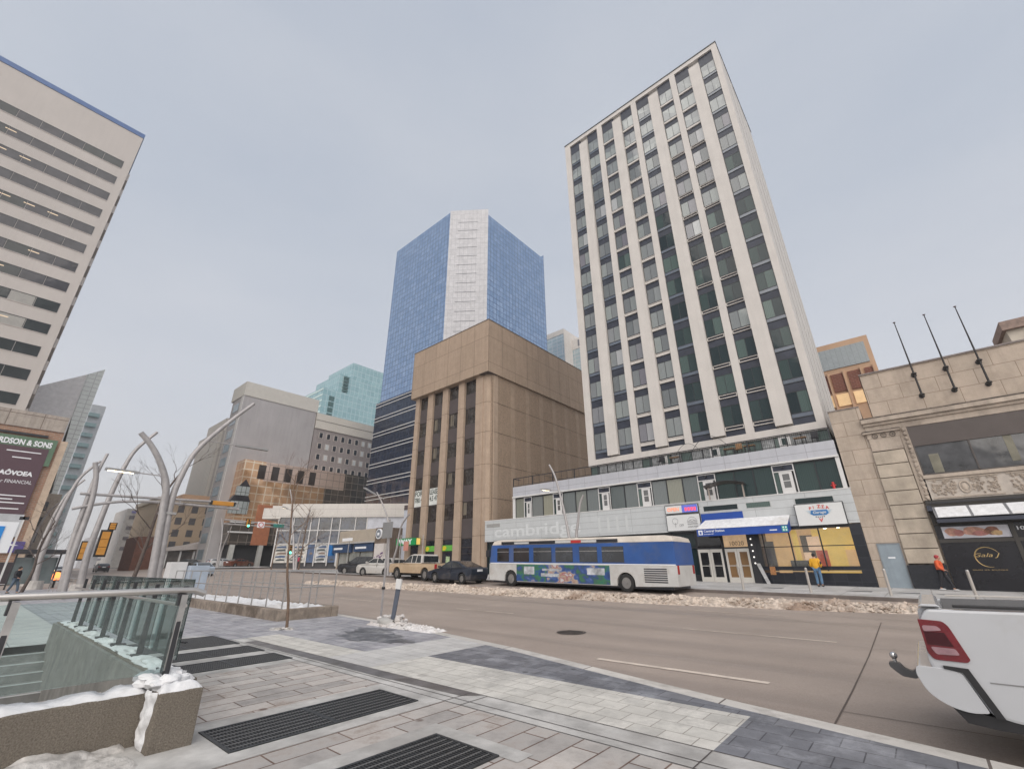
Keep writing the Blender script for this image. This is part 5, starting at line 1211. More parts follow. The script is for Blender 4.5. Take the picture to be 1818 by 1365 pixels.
for i,(x,y0,y1,z,lab) in enumerate(((-260,33,40,12,'hazy low block at the far end of the street, far side'),(-330,40,48,17,'hazy taller block at the far end of the street'),(-240,19,22,6,'tiny hazy block in the middle of the far street view'),(-300,14,21,9,'hazy block closing the left side of the far street'))):
    blockb('far_block',lab,'building',x-20,x,y0,y1,z,hz,g='hazy blocks at the end of the street')

# ================================================================== near side, far left
wt = thing('white_office_tower','white concrete office tower with dark ribbon windows at the left edge','office tower',(-100,-15,0))
wc_ = P('warm_white_concrete',(.48,.445,.42),.8,var=.05,vs=.15,streak=.12)
WX = -90
sc_ = WX/-80.0
zt_ = 76.8
build('wall', MB().box(-125,WX,-62,-.55,0,zt_-.9), wc_, wt)
build('blue_roof_edge', MB().box(-125,WX+.1,-62,-.45,zt_-.9,zt_), P('blue_edge',(.06,.12,.28),.5), wt)
def ribbon(z0,z1,yr,k):
    w_ = build('ribbon_window', MB().box(WX-.02,WX+.05,-62,yr,z0-.12,z0), P('ribbon_sill',(.42,.38,.36),.8) if k == 0 else bpy.data.materials['ribbon_sill'], wt)
    g = MB(); y = yr
    rr = random.Random(k)
    while y > -45:
        g.box(WX-.3,WX+.01,y-2.55,y-.06,z0,z1,rr.choice([0,0,0,1,0]) if k < 8 else rr.choice([1,1,2,1])); y -= 2.6
    build('glass', g, [GLASS('ribbon_grey',(.05,.049,.056),.07,spec=.4) if k == 0 else bpy.data.materials['ribbon_grey'], GLASS('ribbon_dark',(.025,.03,.03),.07,spec=.45) if k == 0 else bpy.data.materials['ribbon_dark'], P('ribbon_blind',(.3,.29,.27),.3) if k == 0 else bpy.data.materials['ribbon_blind']], w_)
    m_ = MB(); y = yr
    while y > -45: m_.box(WX-.02,WX+.03,y-.06,y,z0,z1); y -= 2.6
    m_.box(WX-.02,WX+.03,-45,yr,z1,z1+.1)
    build('mullions', m_, frame_m, w_)
    lm_ = MB(); y = yr-1.5
    for q in range(9):
        if rr.random() < .22: lm_.box(WX+.012,WX+.02,y-1.4,y-.2,z1-.55,z1-.42)
        y -= 2.6
    if lm_.f: build('ceiling_light', lm_, EMIT('office_light',(1,.75,.5),.5) if 'office_light' not in bpy.data.materials else bpy.data.materials['office_light'], w_, kind='stuff')
RZ = [67.4-3.72*k for k in range(15)]
for k,z in enumerate(RZ): ribbon(z,z+1.55,-1.6,k)
for k in range(14): build('side_ledge', MB().box(-125,WX-.4,-.55,-.25,RZ[k]-1.6,RZ[k]-.1), wc_, wt)
sb = thing('billboard_building','brick corner building with stone top carrying a large plum billboard','building',(-100,-8,0))
sX = -84.0; f_ = 84/60
brick_o = GRID('orange_brick',(.36,.20,.13),(.30,.165,.11),(.33,.27,.22),.6,.22,.03,.5,.9,nz=.15)
build('brick_wall', MB().box(-104,sX,-60,3.9,0,18.67), brick_o, sb)
build('stone_top', MB().box(-104,sX+.1,-60,3.85,18.67,20.85), GRID('stained_stone',(.40,.35,.31),(.36,.32,.28),(.18,.14,.12),3.2,1.7,.05,0,.85,nz=.25,streak=.6), sb)
build('dark_ledge', MB().box(sX,sX+.35,-60,2.53,17.75,18.0), black, sb)
build('base', MB().box(-104,sX+.15,-60,3.9,-.2,2.4), P('dark_shop_base',(.035,.025,.03),.6), sb)
build('pale_return', MB().box(-104,sX+.05,3.9,4.6,0,17.6), P('pale_return_stone',(.5,.40,.31),.8), sb)
bl_ = thing('billboard','plum billboard with white lettering on a green headed board','billboard',(sX+.3,-6,8))
build('green_head', MB().box(sX+.3,sX+.36,-40,3.6,14.05,17.5), P('billboard_green',(.10,.17,.11),.6), bl_)
build('plum_face', MB().box(sX+.36,sX+.4,-40,3.08,7.95,16.2), P('billboard_plum',(.085,.045,.06),.6,var=.05), bl_)
def xtext(txt,y,z,w_,h_,**k):
    q = put_text(txt,0,0,0,w=w_,h=h_,**k); return q.xf(Matrix.Translation((sX+.42,y,z))@Matrix.Rotation(PI/2,4,'Z'))
build('lettering', xtext('ARDSON & SONS',-2.1,16.37,5.3,.75,depth=.02,bold=.04), wp, bl_)
build('lettering', xtext('A\u00d4VOEA',-.5,12.55,3.0,.72,depth=.02,bold=.05), wp, bl_)
build('lettering', xtext('for FINANCIAL',-.4,11.6,3.1,.42,depth=.02), wp, bl_)
for z,a,b in ((15.5,-.6,2.5),(14.72,.1,1.8),(10.05,-1,2.64),(9.62,-1,1.6),(9.2,-1,2.74),(8.5,-1,2.45)): build('text_line', MB().box(sX+.4,sX+.42,a,b,z,z+.13), wp, bl_)
build('pale_base', MB().box(sX+.3,sX+.38,-40,3.2,5.3,7.95), P('billboard_pale',(.45,.47,.5),.6), bl_)
pb = thing('purple_sign','purple fascia sign with white script and swoosh below the billboard','sign',(sX+.4,0,4))
build('panel', MB().box(sX+.2,sX+.5,-20,4.2,3.5,4.78), P('sign_purple',(.08,.06,.22),.5), pb)
build('lettering', xtext('energy',1.1,3.78,1.4,.5,depth=.02,shear=.2).xf(Matrix.Translation((.12,0,0))), wp, pb)
build('swoosh', MB().prism([(2.3,4.15),(2.9,4.5),(3.7,4.3),(3.0,4.28),(2.6,3.85)],0,sX+.51,sX+.54), wp, pb)
wd = thing('wedge_tower','grey tower with a slanted triangular glazed edge behind the billboard building','tower',(-128,3,0))
build('wall', MB().prism([(-8,0),(5.9,0),(5.7,29.4),(5.53,38.5),(-8,28.5)],0,-140,-120), P('wedge_grey',(.8,.78,.77),.8), wd)
build('glazed_edge', MB().prism([(6.6,0),(7.6,0),(7.87,40.4),(5.53,38.5),(5.72,29.4),(6.9,15)],0,-140,-119.9), GRID('wedge_grid',(.68,.71,.68),(.72,.75,.72),(.5,.51,.5),1.2,.9,.07,0,.4,.1,bmp=.1), wd)
bt3 = thing('balcony_tower','slender white apartment tower with aqua balconies down the left side of the street','apartment tower',(-160,11,0))
build('wall', MB().box(-170,-150,9.9,12.6,0,40.4), P('balcony_white',(.56,.58,.6),.6), bt3)
for k in range(15):
    z = 37.2-2.6*k
    build('balcony', MB().box(-150,-149.2,9.8,11.9,z,z+.9), P('balcony_aqua',(.30,.42,.43),.3) if k == 0 else bpy.data.materials['balcony_aqua'], bt3)
t = blockb('stone_office','old stone office with rows of dark windows left of the balcony tower','building',-125,-105,2,7.4,13,P('old_stone',(.36,.31,.26),.9,var=.1),[(y,z) for z in (11,8.6,6.2,3.8) for y in (3,4.4,5.8)],sz=(.4,.7))
t = blockb('cafe_front','low dark glazed shopfront on the left pavement beyond the crossing','shop',-112,-98,2,6.2,4.2,P('cafe_dark',(.05,.05,.055),.4,var=.6,vs=.6))
build('canopy', MB().box(-98,-97,2,6.6,3.8,4.0), black, t)
# ================================================================== street poles and signals
def smooth_path(pts, n=6):
    P_ = [Vector(p) for p in pts]; out = []
    for i in range(len(P_)-1):
        a,b,c,d = P_[max(i-1,0)],P_[i],P_[i+1],P_[min(i+2,len(P_)-1)]
        for k in range(n):
            t = k/n; out.append(.5*((2*b)+(c-a)*t+(2*a-5*b+4*c-d)*t*t+(3*b-a-3*c+d)*t**3))
    return out+[P_[-1]]
def taper(n,a,b): return [a+(b-a)*i/(n-1) for i in range(n)]
lampw = EMIT('lamp_glow',(1,.8,.5),5)
lampoff = P('lamp_lens',(.4,.4,.38),.3)
def arm(name,pts,r0,r1,parent,bands=True):
    p = smooth_path(pts); mb = MB(); mb.tube(p,taper(len(p),r0,r1),10); 
    o = build(name, mb, pole_m, parent, smooth=True)
    return o
def lamp(parent,a,b,on,w=.16):
    """slim luminaire on a thin rod from a to b"""
    a,b = Vector(a),Vector(b); m_ = a.lerp(b,.45)
    build('lamp_arm', MB().tube([a,b],.03,6), pole_m, parent)
    d = (b-m_).normalized(); n = Vector((-d.y,d.x,0)).normalized()*w
    q = [m_-n*.6,b-n,b+n,m_+n*.6]; z = Vector((0,0,.05))
    mb = MB().add([p-z for p in q]+[p+z*1.2 for p in q],[(0,3,2,1),(4,5,6,7),(0,1,5,4),(1,2,6,5),(2,3,7,6),(3,0,4,7)])
    h = build('lamp_head', mb, P('lamp_head_grey',(.3,.3,.3),.5,.3) if 'lamp_head_grey' not in bpy.data.materials else bpy.data.materials['lamp_head_grey'], parent)
    q2 = [m_.lerp(b,.15)-n*.4,b.lerp(m_,.08)-n*.7,b.lerp(m_,.08)+n*.7,m_.lerp(b,.15)+n*.4]
    build('lens', MB().add([p-z*1.25 for p in q2],[(0,1,2,3)]), lampw if on else lampoff, h)
fk = thing('forked_lamp_post','large grey forked lamp post with curved arms, nearest on the left pavement','lamp post',(-30,6.6,0),group='forked lamp posts')
build('base', MB().tube([(-30,6.62,-.05),(-30,6.62,.1)],.4,14), concrete, fk)
arm('curved_arm',[(-30,6.55,0),(-30,6.35,2.3),(-30,6.12,4.65),(-30,5.95,5.84),(-30,5.42,6.94),(-30,4.8,7.8),(-30,4.21,8.37)],.2,.13,fk)
arm('curved_arm',[(-30.1,6.8,0),(-30.1,6.62,2.3),(-30.1,6.42,4.97),(-30.1,6.55,6.4),(-30.1,6.95,7.9),(-30.1,8.02,9.64),(-30.1,9.34,11.42)],.2,.10,fk)
build('collar', MB().box(-30.3,-29.9,6.0,6.75,4.3,4.42), steel, fk)
lamp(fk,(-30.1,7.3,8.55),(-30.1,10.75,8.6),False); lamp(fk,(-30,5.75,6.25),(-30,3.3,6.3),True)
f2 = thing('forked_lamp_post','slender forked lamp post leaning right over the left pavement','lamp post',(-42,5.4,0),group='forked lamp posts')
arm('curved_arm',[(-42,5.42,0),(-42,5.2,2.3),(-42,5.24,4.2),(-42,5.36,6.4),(-42,5.6,8.4),(-42,5.95,9.8),(-42,6.85,11.3)],.22,.10,f2)
build('base', MB().tube([(-42,5.4,-.05),(-42,5.4,.7)],[.62,.55],14), P('planter_concrete',(.4,.38,.36),.8,var=.2,vs=3), f2)
f3 = thing('forked_lamp_post','grey forked post carrying the long twin mast arm of the near signals','lamp post',(-38,4.15,0),group='forked lamp posts')
arm('curved_arm',[(-38,4.2,0),(-38,4.05,2.6),(-38,4.08,5.1),(-38,3.9,6.85),(-38,3.6,7.85)],.17,.13,f3)
arm('curved_arm',[(-38.1,4.1,0),(-38.1,3.85,3),(-38.1,3.82,5.1),(-38.1,3.86,7),(-38.1,4.05,8.5)],.16,.08,f3)
for x_,y_,l_ in ((-58,4.4,'thin forked post on the left pavement beyond the bus shelter'),(-72,5.0,'farther thin forked post down the left pavement'),(-98,5.6,'farthest thin forked post down the left pavement')):
    c = copy_tree(f2); c.location = (x_,y_,0); c['label'] = l_
m1 = thing('signal_mast','grey twin-tube mast arm reaching over the road from the near pavement','signal mast',(-38,4,5.5),group='signal mast arms')
build('upper_tube', MB().tube([(-38,3.42,5.9),(-38,8,6.0),(-38,12.2,6.12)],.085,8), pole_m, m1, smooth=True)
build('lower_tube', MB().tube(smooth_path([(-38,3.3,4.98),(-38,4.4,5.35),(-38,5.6,5.62),(-38,7.4,5.75),(-38,10,5.72),(-38,12.4,5.68)]),.085,8), pole_m, m1, smooth=True)
for y in (5.9,8.6,11,12.3): build('strut', MB().box(-38.05,-37.95,y-.04,y+.04,5.62,6.05), pole_m, m1)
yel = P('signal_yellow',(.50,.23,.035),.45,var=.08); sblk = P('signal_black',(.02,.02,.02),.5)
def signal(x,y,z,lab,horiz=False,lit=None,h=1.0,w=.36,g='traffic signals',back=False,grp=True,ax='x'):
    t = thing('traffic_signal',lab,'traffic signal',(x,y,z),group=g)
    H = h
    if horiz: build('housing', MB().box(x-.12,x+.12,y-H/2,y+H/2,z-w/2,z+w/2), yel, t, bevel=.03); build('end_cap', MB().box(x-.13,x+.13,y-H/2-.12,y-H/2,z-w*.45,z+w*.45), sblk, t); build('end_cap', MB().box(x-.13,x+.13,y+H/2,y+H/2+.12,z-w*.45,z+w*.45), sblk, t); return t
    build('backplate', MB().box(x-.08,x-.04,y-w*.75,y+w*.75,z-H*.58,z+H*.58), sblk, t)
    for k in range(3):
        zc = z+H/3*(1-k); hs = build('housing', MB().box(x-.04,x+.16,y-w/2,y+w/2,zc-H/6+.015,zc+H/6-.015), yel, t, bevel=.02)
        if lit is not None: build('lens', MB().tube([(x+.16,y,zc),(x+.18,y,zc)],H*.12,14), EMIT('green_light',(.05,1,.65),4) if (k == lit and 'green_light' not in bpy.data.materials) else (bpy.data.materials['green_light'] if k == lit else sblk), hs)
    return t
signal(-38,11.25,6.0,'yellow signal seen end on, lying along the near twin mast',True,h=1.4,w=.3)
signal(-60,8.3,3.9,'large yellow signal with black backplate between the left posts',h=2.15,w=.62)
signal(-60,8.6,5.5,'small yellow signal head alone above the large one',h=.6,w=.42)
signal(-60,7.0,3.2,'dark hooded yellow signal left of the large one',h=1.5,w=.4)
m2 = thing('signal_mast','grey twin-tube mast arm over the far side of the crossing with a green light','signal mast',(-60,27,6),group='signal mast arms')
build('upper_tube', MB().tube([(-60,18.3,6.75),(-60,23,6.6),(-60,28.0,6.5)],.085,8), pole_m, m2, smooth=True)
build('lower_tube', MB().tube(smooth_path([(-60,18.3,6.3),(-60,22,6.25),(-60,25,6.15),(-60,27.9,5.66)]),.085,8), pole_m, m2, smooth=True)
for y in (19.5,22,24.6): build('strut', MB().box(-60.05,-59.95,y-.04,y+.04,6.25,6.6), pole_m, m2)
signal(-59.9,20.9,6.5,'black signal with a lit green lens on the far mast arm',lit=2,h=.9,w=.4)
signal(-59.9,26.4,3.6,'small signal on the far pole with a lit green lens',lit=2,h=1.0,w=.35)
t = thing('mast_sign','small white prohibition plate on the far mast arm','sign',(-59.9,22.3,6.4)); build('plate', MB().box(-59.9,-59.85,21.95,22.75,6.05,6.75), wp, t); build('symbol', MB().tube([(-59.84,22.35+.26*math.cos(a),6.4+.26*math.sin(a)) for a in [2*PI*i/16 for i in range(17)]],.04,5), redp, t)
t = thing('street_name_sign','green blade sign on the far mast arm','sign',(-59.9,24.3,6.4)); build('blade', MB().box(-59.9,-59.85,23.8,25.1,6.2,6.6), P('blade_green',(.04,.2,.17),.4), t); build('edge', MB().box(-59.9,-59.84,23.8,25.1,6.6,6.63), wp, t)
def street_lamp(name,lab,x0,pts1,pts2,lampa,y=25.2,r=.11):
    zb_ = zf(x0,y); t = thing(name,lab,'lamp post',(x0,y,zb_),group='forked lamp posts')
    arm('curved_arm',[(a,y,z) for a,z in pts1],r,.06,t)
    if pts2: arm('curved_arm',[(a,y+.12,z) for a,z in pts2],r,.06,t)
    if lampa: lamp(t,lampa[0],lampa[1],True,.14)
    return t
street_lamp('forked_lamp_post','slender forked lamp post with a lit lamp behind the bus',-16.3,[(-16.5,.4),(-16.75,2.2),(-16.94,3.56),(-17.13,4.63),(-17.42,5.94),(-17.81,7.33),(-18.25,8.18)],[(-16.35,.4),(-16.4,3.19),(-16.25,4.04),(-15.98,5.26),(-15.67,5.84)],((-17.6,25.2,6.3),(-19.0,25.2,6.55)))
street_lamp('forked_lamp_post','slender forked lamp post with a lit lamp left of the brown building',-36.8,[(-36.6,.7),(-36.97,3.78),(-37.36,5.56),(-38.44,7.1),(-39.79,8.5)],[(-36.4,.7),(-36.2,1.9),(-35.74,3.25),(-35.4,4.94),(-34.27,6.0)],((-38.4,25.2,7.7),(-42.2,25.2,9.2)))
street_lamp('forked_lamp_post','pale forked lamp post in front of the white pavilion',-56,[(-55.2,1.0),(-56.69,4.5),(-58.1,7.2),(-58.79,8.98),(-60.27,11.05)],[(-55.1,1.0),(-55.52,4.14),(-54.9,6.35),(-53.75,7.89)],((-58.6,25.2,8.2),(-61.5,25.2,8.9)),r=.14)
street_lamp('forked_lamp_post','small forked lamp post before the gold mirrored building',-84,[(-84,1.6),(-84.3,5),(-85.2,7.4),(-86.8,9.2)],[(-83.8,1.6),(-83.4,4.4),(-81.6,7.6)],None,y=26,r=.15)
# parking meter poles, boards, small street things on the far pavement near the crossing
def pole_sign(x,y,z1,lab,plate=None,col=None,txt=None):
    t = thing('sign_pole',lab,'sign',(x,y,zf(x,y))); build('pole', MB().tube([(x,y,zf(x,y)-.1),(x,y,z1)],.045,6), steel, t)
    if plate: a,b,c,d = plate; build('plate', MB().box(a,b,y-.08,y-.05,c,d), col, t)
    return t
pole_sign(-45.3,26,4.6,'thin pole with a white plate and yellow box before the shop unit',(-46.6,-44.6,4.1,4.4),wp)
pole_sign(-34.8,27.5,4.3,'thin white pole beside the projecting green sign')
pole_sign(-36.2,26,4.3,'red and white regulatory sign beside the beige pickup',(-35.6,-34.9,2.9,3.7),P('sign_rose',(.55,.25,.2),.5))
t = thing('pillar_poster','white advertising column with purple scrawl behind the white car','column',(-38.3,25.3,.8)); build('column', MB().box(-39.2,-37.7,25.2,25.5,.8,3.6), P('column_white',(.55,.52,.5),.6), t)
pr = MB(); rr = random.Random(11)
for k in range(14): a = rr.uniform(-39.1,-38.1); z = rr.uniform(1.2,2.7); pr.tube([(a,25.18,z),(a+.3*rr.random(),25.17,z+.25*rr.uniform(-1,1)),(a+.4,25.18,z+.1)],.035,4)
build('scrawl', pr, P('scrawl_purple',(.15,.07,.2),.6), t)
# bollards on the far pavement
b0 = thing('bollard','slim pale bollard by the cream doors','bollard',(-7.0,25.6,0),group='slim bollards along the far kerb')
b_ = MB(); b_.tube([(-7.0,25.6,0),(-7.0,25.6,1.0)],.055,10); build('post', b_, P('bollard_grey',(.42,.39,.36),.5,.2,var=.1), b0, smooth=True); b_ = MB(); b_.tube([(-7.0,25.6,1.0),(-7.0,25.6,1.05)],[.06,.04],10); build('cap', b_, steel, b0)
b0.location.z = zf(-7,25.6)
for x,l in ((-4.15,'slim pale bollard in front of the person in the yellow jacket'),(-1.3,'slim pale bollard by the blue-grey steel door'),(1.25,'slim pale bollard right of the person in orange')):
    c = copy_tree(b0); c.location = (x,25.6,zf(x,25.6)); c['label'] = l
for i,(x,l) in enumerate(((-6.3,'dark mat-like grate on the far pavement left of the yellow jacket'),(-2.6,'dark grate on the far pavement right of the yellow jacket'),(-.9,'dark grate below the blue-grey door'),(.6,'dark grate below the black granite base'))):
    y = 28.2; a = MB(); a.box(x-.5,x+.5,y-.35,y+.35,zf(x,y)-.02,zf(x,y)+.006,0)
    t = thing('pavement_grate',l,'grate',(x,y,zf(x,y)),group='dark grates in the far pavement'); build('plate', a, P('plate_dark',(.12,.125,.13),.6,var=.3,vs=8) if i == 0 else bpy.data.materials['plate_dark'], t)
# left pavement: shelter, flag banner, railing, cabinet
t = thing('shelter','black framed bus shelter on the left pavement below the brick building','shelter',(-60,4,0))
build('roof', MB().box(-62,-59.5,2.6,5.9,2.9,3.25), black, t)
for y in (2.8,4.2,5.6): build('post', MB().box(-60,-59.9,y-.06,y+.06,0,2.9), dark_steel, t)
build('glass', MB().box(-61,-60.9,2.8,5.6,.4,2.6), GLASS('shelter_glass',(.16,.2,.21),.08,spec=1), t)
t = thing('banner_flag','white framed upright banner with a blue panel at the left edge of the photo','banner',(-14,.2,0))
build('pole', MB().box(-14.05,-13.98,.53,.56,0,2.66), white_p, t); build('cloth', MB().box(-14.03,-14.0,-.4,.50,1.95,2.55), wp, t); build('blue_panel', MB().box(-14.0,-13.985,-.3,.33,2.08,2.46), P('flag_blue',(.02,.22,.6),.5), t)
build('black_clip', MB().box(-14.05,-13.98,.48,.62,2.6,2.66), black, t)
t = thing('crowd_barrier','silver pedestrian barrier by the foot of the slender forked post','barrier',(-46,4.6,0))
build('rails', MB().tube([(-46,4.3,1.0),(-46,5.6,1.0)],.03,6).tube([(-46,4.3,.2),(-46,5.6,.2)],.03,6) if False else MB().tube([(-46,4.3,0),(-46,4.3,1.0),(-46,5.6,1.0),(-46,5.6,0)],.03,6), steel, t)
for k in range(5): build('bar', MB().box(-46.01,-45.99,4.5+.22*k,4.53+.22*k,.1,1.0), steel, t)
t = thing('utility_cabinet','white and pale blue roadside cabinet at the kerb beyond the raised bed','cabinet',(-33,8.6,0))
build('body', MB().box(-34.2,-33.2,7.9,8.75,-.02,1.95), white_p, t, bevel=.03); build('side_panel', MB().box(-33.4,-32.6,8.78,9.75,.0,1.75), P('panel_pale_blue',(.36,.42,.5),.4), t, bevel=.03)
t = thing('glowing_heater','small orange glowing sign at ground level on the left pavement','sign',(-62,6.0,0)); build('glow', MB().blob((-62,6.0,1.0),.35,.4,.35,amp=.2), EMIT('orange_glow',(1,.25,.06),1.5), t); build('stand', MB().box(-62.1,-61.9,5.9,6.1,0,.75), black, t)

# ================================================================== bare trees
bark = P('dark_bark',(.09,.07,.062),.9,var=.3,vs=10,bmp=.4,bs=40); bark2 = P('grey_brown_bark',(.16,.11,.08),.9,var=.3,vs=10,bmp=.4,bs=40)
def tree(name,lab,loc,trunk,seed,mt,depth=5,blen=1.2,spread=.6,rad0=.05,starts=None):
    rr = random.Random(seed); t = thing(name,lab,'tree',loc,group='bare street trees')
    path = smooth_path([Vector(loc)+Vector(p) for p in trunk],4); k = len(path)
    build('trunk', MB().tube(path,taper(k,rad0,rad0*.35),8), mt, t, smooth=True)
    mb = MB()
    def grow(p,d,l,r,n):
        mid = p+d*l*.5+Vector((rr.uniform(-1,1),rr.uniform(-1,1),rr.uniform(-.3,.6)))*l*.09; e = p+d*l
        mb.tube([p,mid,e],[r*.75,r*.6,r*.42],5 if r > .012 else 3,cap=False)
        if n <= 0: return
        for q in range(rr.choice((2,3)) if n > 1 else rr.choice((2,3,3))):
            nd = (d+Vector((rr.uniform(-1,1),rr.uniform(-1,1),rr.uniform(-.35,.75)))*spread).normalized()
            grow(mid.lerp(e,rr.uniform(.2,1)),nd,l*rr.uniform(.6,.85),r*.55,n-1)
    for f in (starts or (.45,.55,.62,.7,.78,.85,.92,1.0)):
        i = min(k-1,int(f*(k-1))); a = rr.uniform(0,2*PI); d = Vector((math.cos(a)*.8,math.sin(a)*.8,.75)).normalized()
        grow(path[i],d,blen*rr.uniform(.7,1.1)*(1.25-f*.5),rad0*.45*(1.2-f*.6),depth)
    build('crown', mb, mt, t)
    return t
tree('bare_tree','thin young bare tree in the pavement beside the raised bed',(-14.1,6.5,0),[(0,0,0),(0,-.08,.7),(0,-.27,1.58),(0,-.36,2.5),(0,-.48,3.7),(0,-.5,4.3)],4,bark2,4,.55,.55,.045)
o = build('tree_snow', MB().blob((-14.3,6.35,.0),.3,.2,.06,seed=4,amp=.45).blob((-14.0,6.55,.0),.2,.14,.05,seed=7,amp=.45), slush, smooth=True, kind='stuff')
tree('bare_tree','dark bare tree leaning right beside the large forked lamp post',(-35,6.5,0),[(0,0,0),(0,.2,1.28),(0,.34,3.15),(0,.5,5.8),(0,1.15,7.6)],9,bark,4,1.7,.55,.13,starts=(.33,.45,.6,.75,.9,1))
tree('bare_tree','bare tree on the left pavement behind the slender forked post',(-52,3.4,0),[(0,0,0),(0,.2,1.5),(0,.1,3.2),(0,.4,5.2)],13,bark,4,1.4,.6,.12)
tree('bare_tree','bare tree behind the signal in front of the white pavilion',(-57,26.5,1.0),[(0,0,0),(.1,0,2),(.3,0,5),(.5,0,7.5)],21,bark2,4,1.6,.5,.11)
tree('bare_tree','small bare tree between the far mast arm and the pavilion',(-66,27,1.1),[(0,0,0),(.1,0,2),(.3,0,4.5),(.2,0,6)],25,bark2,4,1.3,.5,.09)

# ================================================================== vehicles
tyre = P('tyre_rubber',(.02,.02,.02),.85); rimm = P('rim_grey',(.35,.34,.33),.35,.7); glassv = GLASS('car_glass',(.03,.035,.04),.05,spec=1,wav=0); redl = P('tail_red',(.35,.015,.02),.2,coat=.5)
chrome = P('chrome',(.6,.6,.6),.15,.9)
def M_(n,f): return bpy.data.materials[n] if n in bpy.data.materials else f(n)
def wheel(parent,x,y,r,side,w=.22,rim=None):
    """side = +1: outer face towards +y"""
    mb = MB(); k = 22
    prof = [(0,r*.62),(.0,r*.9),(.03,r),(w-.03,r),(w,r*.9),(w,r*.62)]
    vs = []; 
    for a in range(k):
        t_ = 2*PI*a/k
        for (d,q) in prof: vs.append((x+q*math.cos(t_),y-side*d,r+q*math.sin(t_)))
    n = len(prof); mb.add(vs,[(a*n+j,((a+1)%k)*n+j,((a+1)%k)*n+j+1,a*n+j+1) for a in range(k) for j in range(n-1)])
    t_ = build('wheel', mb, tyre, parent, smooth=True)
    rm = MB(); rm.tube([(x,y-side*.04,r),(x,y-side*.07,r)],r*.62,20)
    for s in range(5):
        a = 2*PI*s/5; c,sn = math.cos(a),math.sin(a); q = .09*r*2
        rm.prism([(x+c*r*.1-sn*q*.5,r+sn*r*.1+c*q*.5),(x+c*r*.1+sn*q*.5,r+sn*r*.1-c*q*.5),(x+c*r*.6+sn*q*.35,r+sn*r*.6-c*q*.35),(x+c*r*.6-sn*q*.35,r+sn*r*.6+c*q*.35)],1,y-side*.02,y-side*.045)
    rm.tube([(x,y-side*.0,r),(x,y-side*.05,r)],r*.14,10)
    build('rim', rm, rim or rimm, t_)
    return t_
def shell(name,prof,wf,mat,parent,bevel=.03,m=0):
    """closed side profile (x,z) swept across the width; wf(z) gives half width"""
    n = len(prof); mb = MB()
    vs = [(x,-wf(x,z),z) for x,z in prof]+[(x,wf(x,z),z) for x,z in prof]
    mb.add(vs,[tuple(range(n)),tuple(range(2*n-1,n-1,-1))]+[(i,(i+1)%n,n+(i+1)%n,n+i) for i in range(n)])
    return build(name, mb, mat, parent, bevel=bevel)
def arch_pts(cx_,r,zb,k=8):
    """wheel-arch points from right to left along the sill"""
    out = []
    for i in range(k+1):
        a = PI*i/k; out.append((cx_+r*math.cos(a), max(zb, .34+r*math.sin(a)) if 0 < i < k else zb))
    return out
